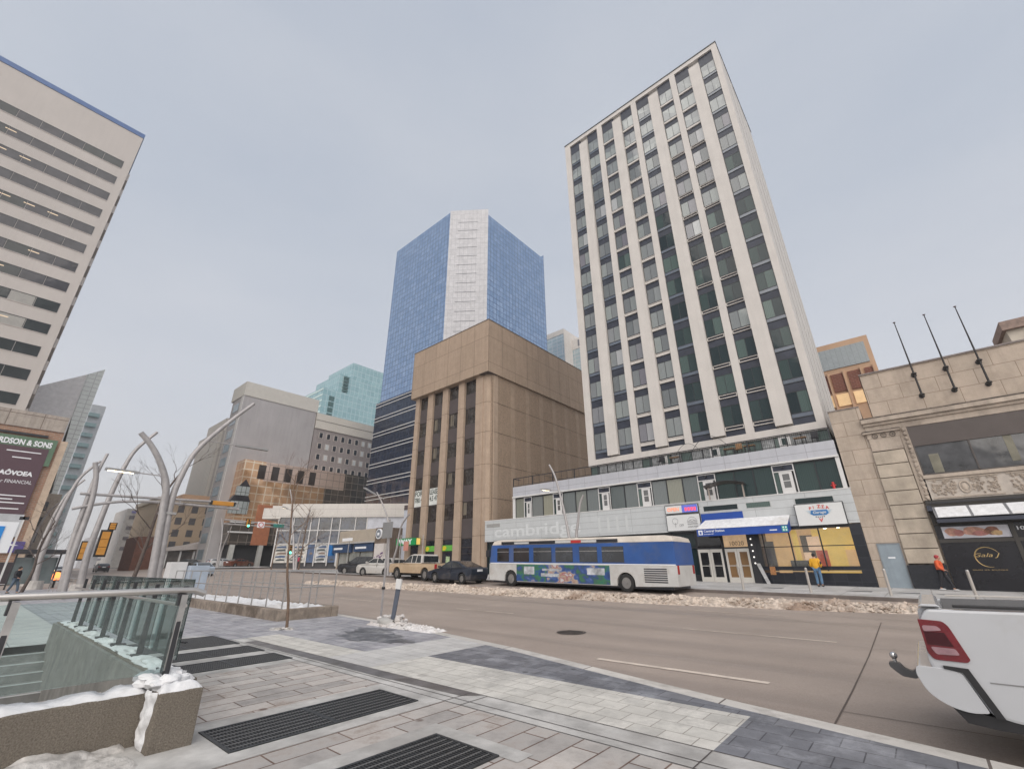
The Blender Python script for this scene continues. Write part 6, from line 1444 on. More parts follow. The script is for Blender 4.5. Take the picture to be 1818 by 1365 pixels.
def car(name,lab,cat,paint_,kind,L=4.6,W=1.82,H=1.46,group='cars and vans on the street',rim=None,front_lit=None):
    t = thing(name,lab,cat,(0,0,0),group=group)
    r = .33 if kind == 'sedan' else .37; xf_,xr = L*.30,-L*.31; zb = .24; h = L/2
    if kind == 'sedan':
        top = [(h*.99,.45),(h,.62),(h*.93,.74),(h*.55,.92),(h*.42,.95),(-h*.72,1.03),(-h*.93,1.04),(-h,.95),(-h*.995,.6),(-h*.96,.36)]
        cab = [(h*.45,.93),(h*.10,H*.955),(-h*.06,H),(-h*.30,H*.985),(-h*.80,1.03)]
    elif kind == 'suv':
        top = [(h*.99,.5),(h,.75),(h*.95,.92),(h*.88,1.0),(h*.50,1.08),(-h*.95,1.12),(-h,.9),(-h*.99,.5),(-h*.97,.42)]
        cab = [(h*.50,1.07),(h*.17,H*.97),(-h*.1,H),(-h*.75,H*.97),(-h*.90,H*.90),(-h*.97,1.1)]
    bot = [(-h*.96,zb+.06)]+[(p[0],p[1]) for p in reversed(arch_pts(xr,r*1.16,zb))]+[(p[0],p[1]) for p in reversed(arch_pts(xf_,r*1.16,zb))]+[(h*.96,zb+.04)]
    wf = lambda x,z: W/2*(1-.07*max(0,(abs(x)/h-.55)/.45)**2)*(1-.05*((z-.65)/.5)**2)
    shell('body', top+bot, wf, paint_, t, .03)
    wc2 = lambda x,z: W/2*.97-(z-.95)*.42
    shell('cabin', cab, wc2, paint_, t, .03)
    # glass: side windows, windscreen, rear window
    zt = H-.09; zl = 1.0 if kind == 'sedan' else 1.14
    def inset(side):
        for a,b in ((0,1),):
            pass
    cx0 = cab[0][0]; cxe = cab[-1][0]
    for s in (-1,1):
        if kind == 'sedan': segs = [[(h*.36,zl),(h*.08,zt-.02),(-h*.08,zt+.015),(-h*.12,zl)],[(-h*.16,zl),(-h*.12,zt+.015),(-h*.33,zt),(-h*.62,zl+.04)]]
        else: segs = [[(h*.42,zl),(h*.17,zt-.03),(-h*.05,zt),(-h*.08,zl)],[(-h*.12,zl),(-h*.09,zt),(-h*.45,zt-.01),(-h*.47,zl)],[(-h*.51,zl),(-h*.49,zt-.01),(-h*.76,zt-.04),(-h*.88,zl+.05)]]
        for sg in segs:
            mb = MB(); n = len(sg)
            vs = [(x,s*(wc2(x,z)+.006),z) for x,z in sg]+[(x,s*(wc2(x,z)-.02),z) for x,z in sg]
            mb.add(vs,[tuple(range(n)),tuple(range(2*n-1,n-1,-1))]+[(i,(i+1)%n,n+(i+1)%n,n+i) for i in range(n)]); build('side_window', mb, glassv, t)
    def slope(a,b,nm,i0,i1):
        (x0,z0),(x1,z1) = a,b; d = Vector((x1-x0,z1-z0)); nrm = Vector((-d.y,d.x)).normalized()*.012
        if nrm.y < 0: nrm = -nrm
        p = [(x0+d.x*.1,z0+d.y*.1),(x0+d.x*.92,z0+d.y*.92)]; mb = MB(); vs = []
        for k_ in (1,-1):
            for (x,z) in p:
                w_ = wc2(x,z)-.07
                vs += [(x+nrm.x*k_,-w_,z+nrm.y*k_),(x+nrm.x*k_,w_,z+nrm.y*k_)]
        mb.add(vs,[(0,1,3,2),(4,5,7,6),(0,1,5,4),(2,3,7,6),(0,2,6,4),(1,3,7,5)]); build(nm, mb, glassv, t)
    slope(cab[0],cab[1],'windscreen',0,1); slope(cab[-1],cab[-2],'rear_window',0,1)
    for s in (-1,1):
        wheel(t,xf_,s*(W/2-.01),r,s,rim=rim); wheel(t,xr,s*(W/2-.01),r,s,rim=rim)
        z0 = .62 if kind == 'sedan' else .74
        build('headlight', MB().box(h*.90,h*.985,min(s*W*.28,s*W*.44),max(s*W*.28,s*W*.44),z0,z0+.13), (M_('headlamp_lit',lambda n: EMIT(n,(1,.55,.25),3)) if front_lit else M_('headlamp',lambda n: P(n,(.55,.55,.55),.15))), t, bevel=.02)
        build('taillight', MB().box(-h*.995,-h*.90,min(s*W*.27,s*W*.455),max(s*W*.27,s*W*.455),z0+.14,z0+.32), redl, t, bevel=.02)
        build('mirror', MB().box(cab[0][0]-.35,cab[0][0]-.2,min(s*W*.5,s*W*.6),max(s*W*.5,s*W*.6),zl-.02,zl+.12), paint_, t, bevel=.02)
        build('door_handle', MB().box(-.1,.08,min(s*W*.495,s*W*.51),max(s*W*.495,s*W*.51),zl-.16,zl-.13), paint_, t)
        build('door_seam', MB().box(-h*.14,-h*.132,min(s*W*.48,s*W*.4985),max(s*W*.48,s*W*.4985),.35,zl-.04), black, t)
    build('grille', MB().box(h*.95,h*1.0,-W*.22,W*.22,.45,.68), black, t)
    build('plate', MB().box(-h*1.005,-h*.99,-.25,.25,.78 if kind == 'sedan' else .85,.92 if kind == 'sedan' else 1.0), wp, t)
    build('sill', MB().box(-h*.95,h*.95,-W*.42,W*.42,zb-.04,zb+.12), M_('sill_black',lambda n: P(n,(.02,.02,.02),.8)), t)
    return t
def placev(t,x,y,rz,pitch=None):
    z = zr(x,y); t.location = (x,y,z); t.rotation_euler = (0,(.0155 if pitch is None else pitch)*(1 if math.cos(rz) > 0 else -1),rz)
def carpaint(n,c,dirt=.5,dc=(.3,.25,.2)):
    return P(n,c,.28,.1,var=.1,vs=2,coat=.4,stain=(dc,dirt))
t = car('parked_car','dark blue-black saloon car parked behind the beige pickup','car',carpaint('paint_midnight',(.02,.028,.045),.25),'sedan',4.6,1.8,1.45); placev(t,-25.2,23.1,PI)
t = car('suv','black sport utility vehicle with an amber glowing headlight turning at the crossing','suv',carpaint('paint_black',(.022,.024,.03),.2),'suv',4.7,1.85,1.72,front_lit=True); placev(t,-43.3,26.6,PI+.32)
t = car('suv','white sport utility vehicle between the black one and the beige pickup','suv',carpaint('paint_white_suv',(.5,.49,.47),.3),'suv',4.5,1.82,1.62); placev(t,-38.6,25.7,PI+.25)
t = car('parked_car','white hatchback far off in front of the gold building','car',carpaint('paint_white',(.55,.55,.55),.2),'suv',4.4,1.85,1.5); placev(t,-93,29.5,PI*.5); t.location.z = 1.55
t = car('parked_car','rusty red-brown low car far off in front of the gold building','car',carpaint('paint_rust',(.15,.05,.03),.3),'sedan',4.7,1.9,1.4); placev(t,-91,31.6,PI*.62); t.location.z = 1.6
t = car('parked_car','small dark car far off by the long market hall','car',carpaint('paint_grey',(.05,.055,.06),.2),'sedan',4.6,1.9,1.45); placev(t,-96,25.6,PI*.1); t.location.z = 1.55
t = car('suv','dark sport utility vehicle far down the street under the bare tree','suv',carpaint('paint_graphite',(.03,.03,.035),.2),'suv',4.7,1.9,1.6); placev(t,-120,17.5,PI); t.location.z = .95
t = car('parked_car','pale blue car just beyond the utility cabinet','car',carpaint('paint_pale_blue',(.3,.36,.43),.3),'sedan',4.5,1.85,1.5); placev(t,-64,18.2,PI)
def pickup(lab):
    t = thing('pickup_truck',lab,'pickup truck',(0,0,0),group='cars and vans on the street')
    pm_ = P('paint_sandy',(.46,.35,.235),.45,var=.15,vs=2,stain=((.34,.24,.15),.8)); L,W = 5.9,1.98; h = L/2; r = .42
    zb = .5
    wf = lambda x,z: W/2*(1-.04*max(0,(abs(x)/h-.7)/.3)**2)
    top = [(h*.99,.62),(h,.95),(h*.95,1.16),(h*.40,1.22),(-h*.0,1.22),(-h,1.22),(-h*1.0,.70)]
    def arch2(c): return [(c+r*1.2*math.cos(PI*i/8),(.44+r*1.2*math.sin(PI*i/8)) if 0 < i < 8 else zb) for i in range(8,-1,-1)]
    bot = [(-h*.98,zb)]+arch2(-h*.58)+arch2(h*.62)+[(h*.98,zb)]
    shell('body', top+bot, wf, pm_, t, .03)
    cab = [(h*.40,1.2),(h*.14,1.80),(h*.02,1.88),(-h*.36,1.86),(-h*.42,1.2)]
    wc2 = lambda x,z: W/2*.96-(z-1.2)*.28
    shell('cab', cab, wc2, P('roof_white',(.5,.48,.46),.4,stain=((.4,.3,.2),.5)), t, .04)
    for s in (-1,1):
        for sg in ([(h*.34,1.26),(h*.14,1.74),(h*.05,1.78),(h*.03,1.26)],[(-h*.0,1.26),(h*.02,1.78),(-h*.15,1.78),(-h*.16,1.26)],[(-h*.19,1.26),(-h*.18,1.78),(-h*.33,1.77),(-h*.38,1.26)]):
            mb = MB(); n = len(sg); vs = [(x,s*(wc2(x,z)+.006),z) for x,z in sg]+[(x,s*(wc2(x,z)-.02),z) for x,z in sg]
            mb.add(vs,[tuple(range(n)),tuple(range(2*n-1,n-1,-1))]+[(i,(i+1)%n,n+(i+1)%n,n+i) for i in range(n)]); build('side_window', mb, glassv, t)
        wheel(t,h*.62,s*(W/2),r,s,.26); wheel(t,-h*.58,s*(W/2),r,s,.26)
        build('taillight', MB().box(-h-.01,-h*.965,min(s*W*.42,s*W*.5),max(s*W*.42,s*W*.5),.85,1.17), redl, t, bevel=.01)
        build('mirror', MB().box(h*.26,h*.31,min(s*W*.5,s*W*.62),max(s*W*.5,s*W*.62),1.28,1.45), black, t, bevel=.02)
        build('bed_rail', MB().box(-h*.99,-h*.44,min(s*W*.46,s*W*.5),max(s*W*.46,s*W*.5),1.222,1.25), black, t)
    build('rear_window', MB().box(-h*.425-.01,-h*.405,-W*.36,W*.36,1.3,1.75), glassv, t)
    build('bed_floor', MB().box(-h*.96,-h*.46,-W*.44,W*.44,1.225,1.232), M_('bed_black',lambda n: P(n,(.03,.03,.03),.8)), t)
    build('tailgate', MB().box(-h-.02,-h+.01,-W*.41,W*.41,.76,1.2), pm_, t, bevel=.01)
    build('tailgate_badge', MB().box(-h-.03,-h-.02,-.12,.12,.95,1.05), black, t)
    build('rear_bumper', MB().box(-h-.12,-h+.05,-W*.47,W*.47,.5,.70), P('snowy_bumper',(.5,.48,.46),.5), t, bevel=.03)
    build('underbody', MB().box(-h*.95,h*.95,-W*.35,W*.35,.32,.55), M_('sill_black',lambda n: P(n,(.02,.02,.02),.8)), t)
    return t
t = pickup('salt-stained beige crew cab pickup parked behind the snow ridge'); placev(t,-30.4,24.0-.05,PI)
# city bus
bs = thing('city_bus','blue and white city bus with a colourful side wrap heading left','bus',(0,0,0),group='cars and vans on the street')
BL,BH,BW = 12.5,2.72,2.4
bw_ = P('bus_white',(.52,.52,.51),.4,var=.08,stain=((.38,.34,.3),.5)); bb_ = P('bus_blue',(.025,.085,.28),.45,var=.2,vs=.6,stain=((.12,.13,.17),.4)); bd_ = P('bus_black',(.02,.021,.028),.3); bc = P('bus_cream',(.55,.50,.44),.4,var=.15)
def arc3(c,r_=.52): return [(c+r_*math.cos(PI*i/10),(.42+r_*math.sin(PI*i/10)) if 0 < i < 10 else .28) for i in range(10,-1,-1)]
FX,RX = BL/2-1.85,-BL/2+2.75
prof = [(BL/2,.5),(BL/2,1.3),(BL/2-.05,1.3),(-BL/2,1.3),(-BL/2,.35)]+arc3(RX)+arc3(FX)+[(BL/2-.03,.32)]
wfb = lambda x,z: BW/2
shell('lower_body', prof, wfb, bw_, bs, .02)
shell('upper_body', [(BL/2-.02,1.302),(BL/2-.10,2.1),(BL/2-.18,2.40),(-BL/2+.02,2.40),(-BL/2,1.302)], lambda x,z: BW/2-.004*(z>2), bb_, bs, .02)
shell('roof', [(BL/2-.18,2.402),(BL/2-.3,2.64),(BL/2-.8,BH),(-BL/2+.5,BH),(-BL/2+.08,2.6),(-BL/2+.03,2.402)], lambda x,z: BW/2-.02-.25*max(0,(z-2.5))/.22*.5, bc, bs, .04)
S = BW/2
for s in (1,-1):
    y0,y1 = (S,S+.012) if s > 0 else (-S-.012,-S)
    # windows with frame line; the front lies at +x
    for (a,b) in ((4.55,5.55),(2.9,4.15),(1.2,2.55),(-.3,.9),(-1.9,-.75),(-3.5,-2.2)):
        w_ = build('side_window', MB().box(a,b,y0,y1,1.42,2.22), P('bus_glass',(.022,.025,.03),.08,spec=1,var=.6,vs=1.5) if 'bus_glass' not in bpy.data.materials else bpy.data.materials['bus_glass'], bs)
        yy = (y0-.004,y0) if s < 0 else (y1,y1+.004)
        build('sash_bar', MB().box(a,b,yy[0],yy[1],1.98,2.01), steel, w_)
    build('white_line', MB().box(-BL/2+.02,BL/2-.1,y0,y1,1.30,1.35), wp, bs)
    build('roof_panel', MB().box(-3.2,5.2,y0+.001*s,y1-.004*s,2.43,2.6), bd_, bs); build('roof_print', MB().box(-1.9,.9,y0,y1,2.45,2.58), bw_, bs); build('roof_print', MB().box(2.9,4.1,y0,y1,2.45,2.56), bw_, bs); build('roof_panel_red', MB().box(-.9,-.2,y0-.002,y1+.002,2.44,2.59), M_('bus_red',lambda n: P(n,(.45,.03,.03),.4)), bs)
    wr = MB(); rr = random.Random(3); cols = 7
    wr.box(-2.6,4.0-.1,y0,y1,.32,1.26,0)
    if 'bus_wrap' not in bpy.data.materials:
        m,nt,N,L,b_ = nmat('bus_wrap'); v_ = coords(N,L)
        n_ = noisetex(N,L,v_,1.0,3,.6,(.75,1,1.1)); r_ = N.new('ShaderNodeValToRGB'); L.new(n_,r_.inputs[0]); e_ = r_.color_ramp.elements
        e_[0].position = .30; e_[0].color = (.02,.05,.16,1); e_[1].position = .74; e_[1].color = (.5,.5,.52,1)
        for p_,c_ in ((.40,(.03,.08,.24)),(.45,(.04,.17,.08)),(.50,(.05,.12,.09)),(.53,(.03,.06,.2)),(.58,(.06,.12,.3)),(.61,(.42,.33,.25)),(.65,(.3,.1,.12)),(.68,(.5,.5,.5))): q_ = e_.new(p_); q_.color = (*c_,1)
        L.new(r_.outputs[0],b_.inputs['Base Color']); b_.inputs['Roughness'].default_value = .4
    build('side_wrap', wr, bpy.data.materials['bus_wrap'], bs)
    for a_,b2_,c_,d_ in ((-2.3,-1.2,.78,1.12),(.5,1.9,.93,1.05),(.7,2.0,.62,.8),(2.5,3.3,.72,1.15)): build('wrap_print', MB().box(a_,b2_,y0-.002,y1+.002,c_,d_), M_('wrap_white',lambda n: P(n,(.42,.44,.47),.4,var=.5,vs=3)), bs, bevel=0)
    for k in range(7): build('engine_louvre', MB().box(-BL/2+.5,-BL/2+1.7,y0,y1,.5+.1*k,.55+.1*k), bd_, bs)
    for c in (FX,RX):
        wheel(bs,c,s*(BW/2-.02),.44,s,.28)
build('underbody', MB().box(-BL/2+.3,BL/2-.3,-BW/2+.1,BW/2-.1,.2,.4), bd_, bs)
build('windscreen', MB().box(BL/2-.11,BL/2-.03,-1.05,1.05,1.32,2.1), bpy.data.materials['bus_glass'], bs); build('route_display', MB().box(BL/2-.2,BL/2-.1,-.8,.8,2.14,2.36), bd_, bs)
for s in (-1,1): build('headlight', MB().box(BL/2-.02,BL/2+.03,min(s*.7,s*1.05),max(s*.7,s*1.05),.6,.78), M_('headlamp',lambda n: P(n,(.55,.55,.55),.15)), bs, bevel=.02); build('mirror', MB().box(BL/2-.1,BL/2+.15,min(s*1.2,s*1.4),max(s*1.2,s*1.4),1.7,2.1), black, bs, bevel=.02); build('taillight', MB().box(-BL/2-.02,-BL/2+.02,min(s*.9,s*1.1),max(s*.9,s*1.1),.9,1.3), redl, bs)
build('bumper', MB().box(BL/2-.02,BL/2+.08,-1.15,1.15,.35,.55), bd_, bs, bevel=.03)
placev(bs,-15.3,22.5+BW/2+.1,PI)
bs.location.z = zr(-15.3,23.5)-.02

# white pickup cut by the right edge
wk = thing('pickup_truck','white pickup truck at the right edge with a red tail lamp and tow ball','pickup truck',(2.6,7.7,zr(2,7.7)),group='cars and vans on the street')
wpnt = P('paint_snow_white',(.46,.47,.49),.22,var=.05,vs=1.2,coat=.6,stain=((.34,.315,.29),.45))
YN,YF = 6.66,8.62
side = [(-.16,1.10),(-.10,1.19),(2.0,1.21),(2.0,.28),(1.95,.28),(1.85,.6),(1.55,.72),(1.2,.6),(1.05,.27),(.3,.27),(.14,.31),(.05,.54),(-.17,.60),(-.2,.72)]
side = fillet(side,[.03,.04,0,0,0,.1,.12,.1,0,.05,.04,.04,.04,.03]); sh1 = MB().prism(side,1,YN,YN+.13); build('bed_side', sh1, wpnt, wk, bevel=.025)
build('bed_side', MB().prism(side,1,YF-.13,YF), wpnt, wk, bevel=.025)
build('tailgate', MB().prism([(-.19,.62),(-.17,1.16),(-.12,1.21),(.02,1.21),(.05,1.16),(.03,.62)],1,YN+.135,YF-.135), wpnt, wk, bevel=.03)
build('tailgate_cap', MB().prism([(-.15,1.212),(-.12,1.235),(.0,1.235),(.03,1.212)],1,YN+.02,YF-.02), wpnt, wk, bevel=.01)
blk = P('trim_black',(.015,.015,.017),.5)
build('bed_rail', MB().box(.12,2.0,YN+.005,YN+.125,1.212,1.235), blk, wk, bevel=.006); build('bed_rail', MB().box(.12,2.0,YF-.125,YF-.005,1.222,1.24), P('rail_pale',(.5,.47,.43),.4), wk, bevel=.006)
build('bed_floor', MB().box(.05,2.0,YN+.13,YF-.13,.62,.68), blk, wk); build('front_panel', MB().box(1.96,2.0,YN+.13,YF-.13,.68,1.2), blk, wk)
build('inner_side', MB().box(.06,1.96,YF-.16,YF-.132,.7,1.2), P('bed_liner_grey',(.16,.16,.165),.6), wk)
build('cargo_box', MB().box(1.0,1.7,YN+.9,YF-.3,.7,1.1), P('cargo_white',(.5,.5,.5),.5,var=.3,vs=5), wk, bevel=.03)
build('cargo_wood', MB().box(.9,1.6,YN+.5,YN+.8,1.0,1.1), wood, wk); 
# tail lamp: red wrap-around lens with pale reverse panes
tl = build('taillight', MB().prism(fillet([(-.185,1.095),(.005,1.085),(.04,1.04),(.12,.755),(.09,.73),(-.15,.735),(-.185,.79)],[.01,.05,.05,.03,.02,.05,.05]),1,YN-.012,YN+.14), P('lamp_red',(.14,.003,.01),.15,coat=.8,var=.25,vs=9), wk, bevel=.012)
build('reverse_pane', MB().prism(fillet([(-.165,1.04),(-.05,1.04),(-.02,1.0),(-.165,.985)],.02),1,YN-.02,YN-.011), P('lamp_pale',(.30,.18,.2),.15,var=.2,vs=12), tl); build('dark_pane', MB().prism([(-.165,.985),(-.01,.98),(.03,.86),(-.165,.87)],1,YN-.018,YN-.011), P('lamp_dark_red',(.045,.004,.008),.15), tl); build('reverse_pane', MB().prism(fillet([(-.15,.85),(.035,.845),(.055,.79),(-.12,.785)],.02),1,YN-.02,YN-.011), bpy.data.materials['lamp_pale'], tl)
build('rear_bumper', MB().prism(fillet([(-.33,.60),(-.31,.67),(-.1,.665),(.02,.64),(.13,.33),(.0,.31),(-.15,.345),(-.28,.44)],[.06,.04,.03,.03,.02,.1,.15,.15]),1,YN-.02,YF+.02), wpnt, wk, bevel=.03)

build('bumper_seam', MB().add([(-.1,YN-.03,.665),(.03,YN-.03,.645),(.16,YN-.03,.30),(.22,YN-.03,.30),(.08,YN-.03,.68),(-.1,YN-.03,.69),(-.1,YN+.1,.665),(.03,YN+.1,.645),(.16,YN+.1,.30),(.22,YN+.1,.30),(.08,YN+.1,.68),(-.1,YN+.1,.69)],[(0,1,4,5),(1,2,3,4),(6,7,10,11),(7,8,9,10),(0,1,7,6),(1,2,8,7),(2,3,9,8),(3,4,10,9),(4,5,11,10),(5,0,6,11)]), blk, wk)
build('lower_trim', MB().prism([(-.13,.34),(.14,.30),(2.0,.25),(2.0,.17),(.15,.2),(-.05,.22)],1,YN+.02,YF-.02), blk, wk)
build('body_line', MB().box(.2,2.0,YN-.004,YN+.0,.575,.585), P('seam_grey',(.2,.2,.2),.5), wk)
hb = build('tow_hitch', MB().prism(fillet([(-.60,.50),(-.60,.545),(-.50,.545),(-.46,.49),(-.40,.47),(-.33,.52),(-.2,.54),(-.2,.46),(-.33,.44),(-.38,.40),(-.50,.41),(-.55,.45)],.02),1,7.53,7.62), P('hitch_steel',(.13,.13,.135),.35,.7), wk); b_ = MB(); b_.tube([(-.54,7.59,.52),(-.54,7.59,.58)],.02,8); b_.blob((-.54,7.59,.61),.04,.04,.04,amp=0); build('tow_ball', b_, chrome, hb, smooth=True)
cabp = [(2.02,.3),(2.02,1.22),(2.22,1.72),(2.45,1.83),(3.7,1.80),(4.35,1.26),(5.4,1.16),(5.55,1.0),(5.6,.4),(5.4,.3),(5.3,.55),(4.95,.75),(4.6,.6),(4.45,.3)]
cb_ = MB(); n = len(cabp); wfk = lambda z: (.0 if z < 1.22 else (z-1.22)*.3)
cb_.add([(x,YN+wfk(z),z) for x,z in cabp]+[(x,YF-wfk(z),z) for x,z in cabp],[tuple(range(n)),tuple(range(2*n-1,n-1,-1))]+[(i,(i+1)%n,n+(i+1)%n,n+i) for i in range(n)])
build('cab', cb_, wpnt, wk, bevel=.03)
build('rear_window', MB().add([(2.03,YN+.25,1.28),(2.03,YF-.25,1.28),(2.2,YF-.3,1.68),(2.2,YN+.3,1.68),(2.06,YN+.25,1.28),(2.06,YF-.25,1.28),(2.23,YF-.3,1.68),(2.23,YN+.3,1.68)],[(0,1,2,3),(4,5,6,7),(0,1,5,4),(1,2,6,5),(2,3,7,6),(3,0,4,7)]), glassv, wk)
for x in (1.52,4.95):
    for s,y in ((-1,YN+.03),(1,YF-.03)):
        wv = wheel(wk,x,y,.38,s,.28)
        for o in [wv]+list(wv.children):
            for v in o.data.vertices: v.co.z += zr(2,7.7)
# faint exhaust is left out: nothing solid

# ================================================================== people
def skinned(name,verts,edges,radii,mat,parent,sub=2,root=0):
    me = bpy.data.meshes.new(name); me.from_pydata(verts,edges,[]); me.materials.append(mat)
    o = bpy.data.objects.new(name,me); COL.objects.link(o); o.parent = parent
    md = o.modifiers.new('skin','SKIN'); md.use_smooth_shade = True
    for i,r in enumerate(radii): me.skin_vertices[0].data[i].radius = r if isinstance(r,tuple) else (r,r)
    me.skin_vertices[0].data[root].use_root = True
    s = o.modifiers.new('sub','SUBSURF'); s.levels = sub; s.render_levels = sub
    return o
skin_m = P('skin',(.42,.25,.18),.6); hair_m = P('dark_hair',(.02,.016,.014),.8)
def person(lab,x,y,z,rz,jacket,trousers,shoe,stride=0,arms='pocket',hat=None,scale=1,hood=False):
    """faces +y in its own frame"""
    t = thing('person',lab,'person',(0,0,0),group='pedestrians')
    fl,fr = stride,-stride*.8
    J = dict(pel=(0,0,.95),sp=(0,.0,1.12),ch=(0,-.01,1.33),nk=(0,0,1.46),hd=(0,.03,1.58),ht=(0,.02,1.70),
        sl=(-.17,0,1.39),el=(-.27,-.06,1.12),wl=(-.17,.13,1.0),hl=(-.13,.19,.97),
        sr=(.17,0,1.39),er=(.27,-.06,1.12),wr=(.17,.13,1.0),hr=(.13,.19,.97),
        hpl=(-.09,0,.9),kl=(-.10,.05+fl*.55,.5),al=(-.10,fl,.09+max(0,-fl)*.15),tl=(-.11,fl+.15,.04+max(0,-fl)*.1),
        hpr=(.09,0,.9),kr=(.10,.05+fr*.55,.5),ar=(.10,fr,.09+max(0,-fr)*.15),tr=(.11,fr+.15,.04+max(0,-fr)*.1))
    if arms == 'walk':
        J.update(el=(-.24,-.12,1.13),wl=(-.23,.03,.93),hl=(-.22,.08,.86),er=(.24,.02,1.13),wr=(.22,.2,1.0),hr=(.21,.27,.98))
    names = list(J); idx = {n:i for i,n in enumerate(names)}
    E_ = [('pel','sp'),('sp','ch'),('ch','nk'),('nk','hd'),('hd','ht'),('ch','sl'),('sl','el'),('el','wl'),('wl','hl'),('ch','sr'),('sr','er'),('er','wr'),('wr','hr'),('pel','hpl'),('hpl','kl'),('kl','al'),('al','tl'),('pel','hpr'),('hpr','kr'),('kr','ar'),('ar','tr')]
    rd = dict(pel=.12,sp=.11,ch=.13,nk=.055,hd=(.08,.095),ht=.055,sl=.06,el=.045,wl=.03,hl=.035,sr=.06,er=.045,wr=.03,hr=.035,hpl=.085,kl=.058,al=.04,tl=.035,hpr=.085,kr=.058,ar=.04,tr=.035)
    skinned('body',[J[n] for n in names],[(idx[a],idx[b]) for a,b in E_],[rd[n] for n in names],skin_m,t)
    jn = ['pel','sp','ch','nk','sl','el','wl','sr','er','wr']; ji = {n:i for i,n in enumerate(jn)}
    JJ = dict(J); JJ['pel'] = (0,0,.84); JJ['nk'] = (0,-.01,1.45)
    jr = dict(pel=(.20,.17),sp=(.20,.17),ch=(.21,.17),nk=.09,sl=.10,el=.082,wl=.062,sr=.10,er=.082,wr=.062)
    skinned('jacket',[JJ[n] for n in jn],[(ji[a],ji[b]) for a,b in (('pel','sp'),('sp','ch'),('ch','nk'),('ch','sl'),('sl','el'),('el','wl'),('ch','sr'),('sr','er'),('er','wr'))],[jr[n] for n in jn],jacket,t)
    tn = ['pel','hpl','kl','al','hpr','kr','ar']; ti = {n:i for i,n in enumerate(tn)}
    TJ = dict(J); TJ['al'] = (J['al'][0],J['al'][1],J['al'][2]+.02); TJ['ar'] = (J['ar'][0],J['ar'][1],J['ar'][2]+.02)
    skinned('trousers',[TJ[n] for n in tn],[(ti[a],ti[b]) for a,b in (('pel','hpl'),('hpl','kl'),('kl','al'),('pel','hpr'),('hpr','kr'),('kr','ar'))],[.14,.105,.08,.068,.105,.08,.068],trousers,t)
    for k in ('l','r'):
        a,b = J['a'+k],J['t'+k]; s_ = MB(); s_.blob(((a[0]+b[0])/2,(a[1]+b[1])/2-.01,max(.045,(a[2]+b[2])/2-.02)),.052,.14,.05,amp=.05); build('shoe', s_, shoe, t, smooth=True)
    hd = MB(); hd.blob((0,.015,1.63),.093,.108,.105,amp=.02,nu=14,nv=9); build('hood' if hood else ('cap' if hat else 'hair'), hd, hat or hair_m, t, smooth=True)
    fc = MB(); fc.blob((0,.10,1.575),.06,.045,.075,amp=.0,nu=12,nv=8); fc.blob((0,.15,1.57),.012,.018,.02,amp=0,nu=6,nv=4); build('face', fc, skin_m, t, smooth=True)
    ey = MB(); ey.blob((-.025,.142,1.59),.008,.006,.006,amp=0,nu=6,nv=4); ey.blob((.025,.142,1.59),.008,.006,.006,amp=0,nu=6,nv=4); ey.box(-.02,.02,.138,.145,1.532,1.537); build('eyes_and_mouth', ey, hair_m, t)
    if arms == 'walk':
        for k in ('l','r'):
            w_,h_ = Vector(J['w'+k]),Vector(J['h'+k]); d = (h_-w_).normalized(); hm = MB()
            for f in range(4):
                o_ = Vector((-.028+.018*f,0,0)); hm.tube([h_+o_,h_+o_+d*(.045+.01*(f in (1,2))),h_+o_+d*.07+Vector((0,.012,-.02))],[.009,.008,.006],6)
            hm.tube([w_+d*.03,h_+Vector((.04 if k == 'l' else -.04,.01,0))],[.011,.008],6); build('fingers', hm, skin_m, t, smooth=True)
    t.location = (x,y,z); t.rotation_euler = (0,0,rz); t.scale = (scale,)*3
    return t
yj = P('jacket_yellow',(.70,.36,.02),.7,var=.12,vs=6,bmp=.3,bs=14); oj = P('jacket_orange',(.62,.10,.03),.7,var=.2,vs=5,bmp=.3,bs=14); bj = P('coat_black',(.014,.015,.02),.8,bmp=.2,bs=14)
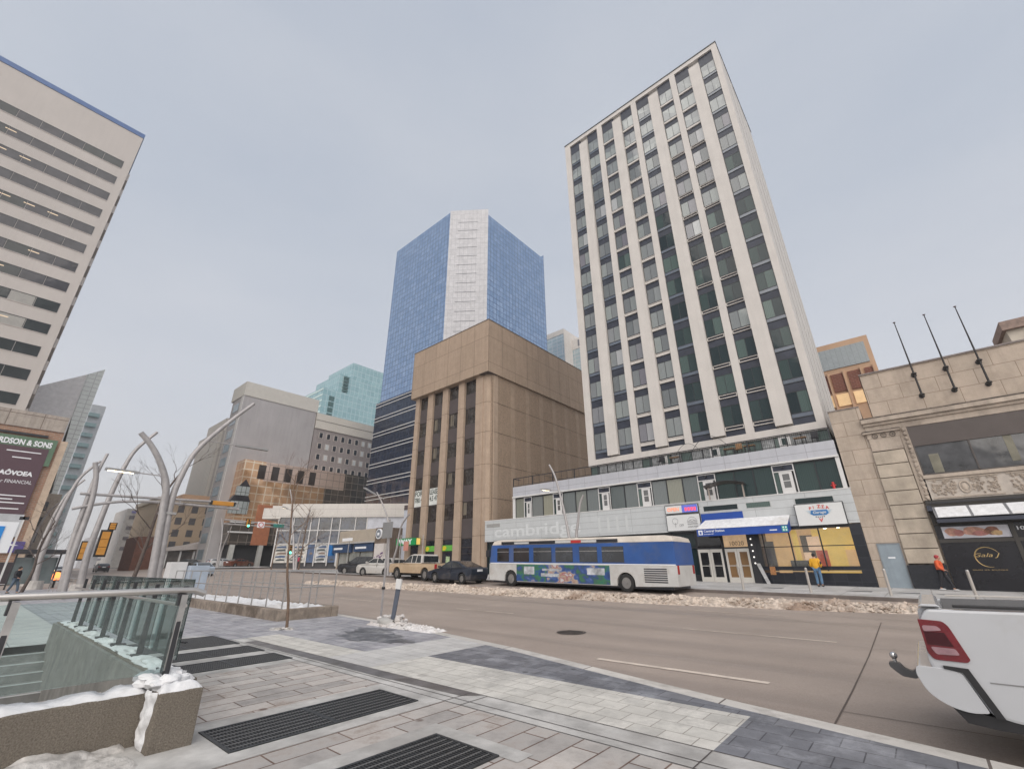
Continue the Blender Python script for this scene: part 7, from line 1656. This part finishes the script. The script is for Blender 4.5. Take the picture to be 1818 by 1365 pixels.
jeans = P('jeans_blue',(.09,.17,.28),.8,var=.2,vs=8); blk_t = P('trousers_black',(.02,.02,.025),.8); sh_d = P('shoe_dark',(.03,.028,.026),.6); sh_w = P('shoe_white',(.5,.5,.5),.6)
tp = person('person in a bright yellow jacket and blue jeans standing with back to the road',-4.5,31.0,zf(-4.5,31.0),-.12,yj,jeans,sh_d,.0,'pocket',scale=.99)
for s in (-1,1): p_ = MB(); p_.blob((s*.27,-.05,1.2),.055,.075,.12,amp=.1); q_ = build('sleeve_patch', p_, bj, None, smooth=True); q_.parent = tp
person('person in an orange puffer jacket and black trousers walking past the black granite base',.6,31.3,zf(.6,31.3),-PI/2-.3,oj,blk_t,sh_w,.26,'walk',hat=P('hood_red',(.35,.04,.05),.7),scale=.93,hood=True)
person('person in a long black coat walking on the far left pavement beside the purple sign',-50,2.75,0,-.6,bj,P('grey_blue_jeans',(.07,.1,.14),.8),sh_d,.25,'walk',scale=1.05)
person('tiny person in a red coat by the pavilion posters',-66,30.5,1.35,.5,P('coat_crimson',(.4,.03,.08),.7),blk_t,sh_d,.1,'pocket')

far0 = car('far_car','tiny pale car far down the street, nearest of the distant traffic','car',M_('paint_white',lambda n: P(n,(.5,.5,.5))),'sedan',4.6,1.9,1.45,front_lit=True); placev(far0,-140,13.5,0); far0.location.z = .62
for x,y,lab in ((-152,15.5,'tiny car far down the street behind the pale one'),(-165,12.5,'tiny car in the middle of the distant traffic'),(-182,16.5,'farthest tiny car at the end of the street')):
    c = copy_tree(far0); c.location = (x,y,.75); c['label'] = lab

# ------------------------------------------------------------------ the faint winter haze that pales the far end of the street
hm = bpy.data.materials.new('haze'); hm.use_nodes = True; nt = hm.node_tree; nt.nodes.remove(nt.nodes['Principled BSDF'])
pv = nt.nodes.new('ShaderNodeVolumePrincipled'); pv.inputs['Density'].default_value = .0006; pv.inputs['Color'].default_value = (.9,.92,.96,1); pv.inputs['Anisotropy'].default_value = .2
nt.links.new(pv.outputs[0], nt.nodes['Material Output'].inputs['Volume'])
build('haze', MB().box(-910,410,-410,1210,-4.5,110), hm, kind='stuff')
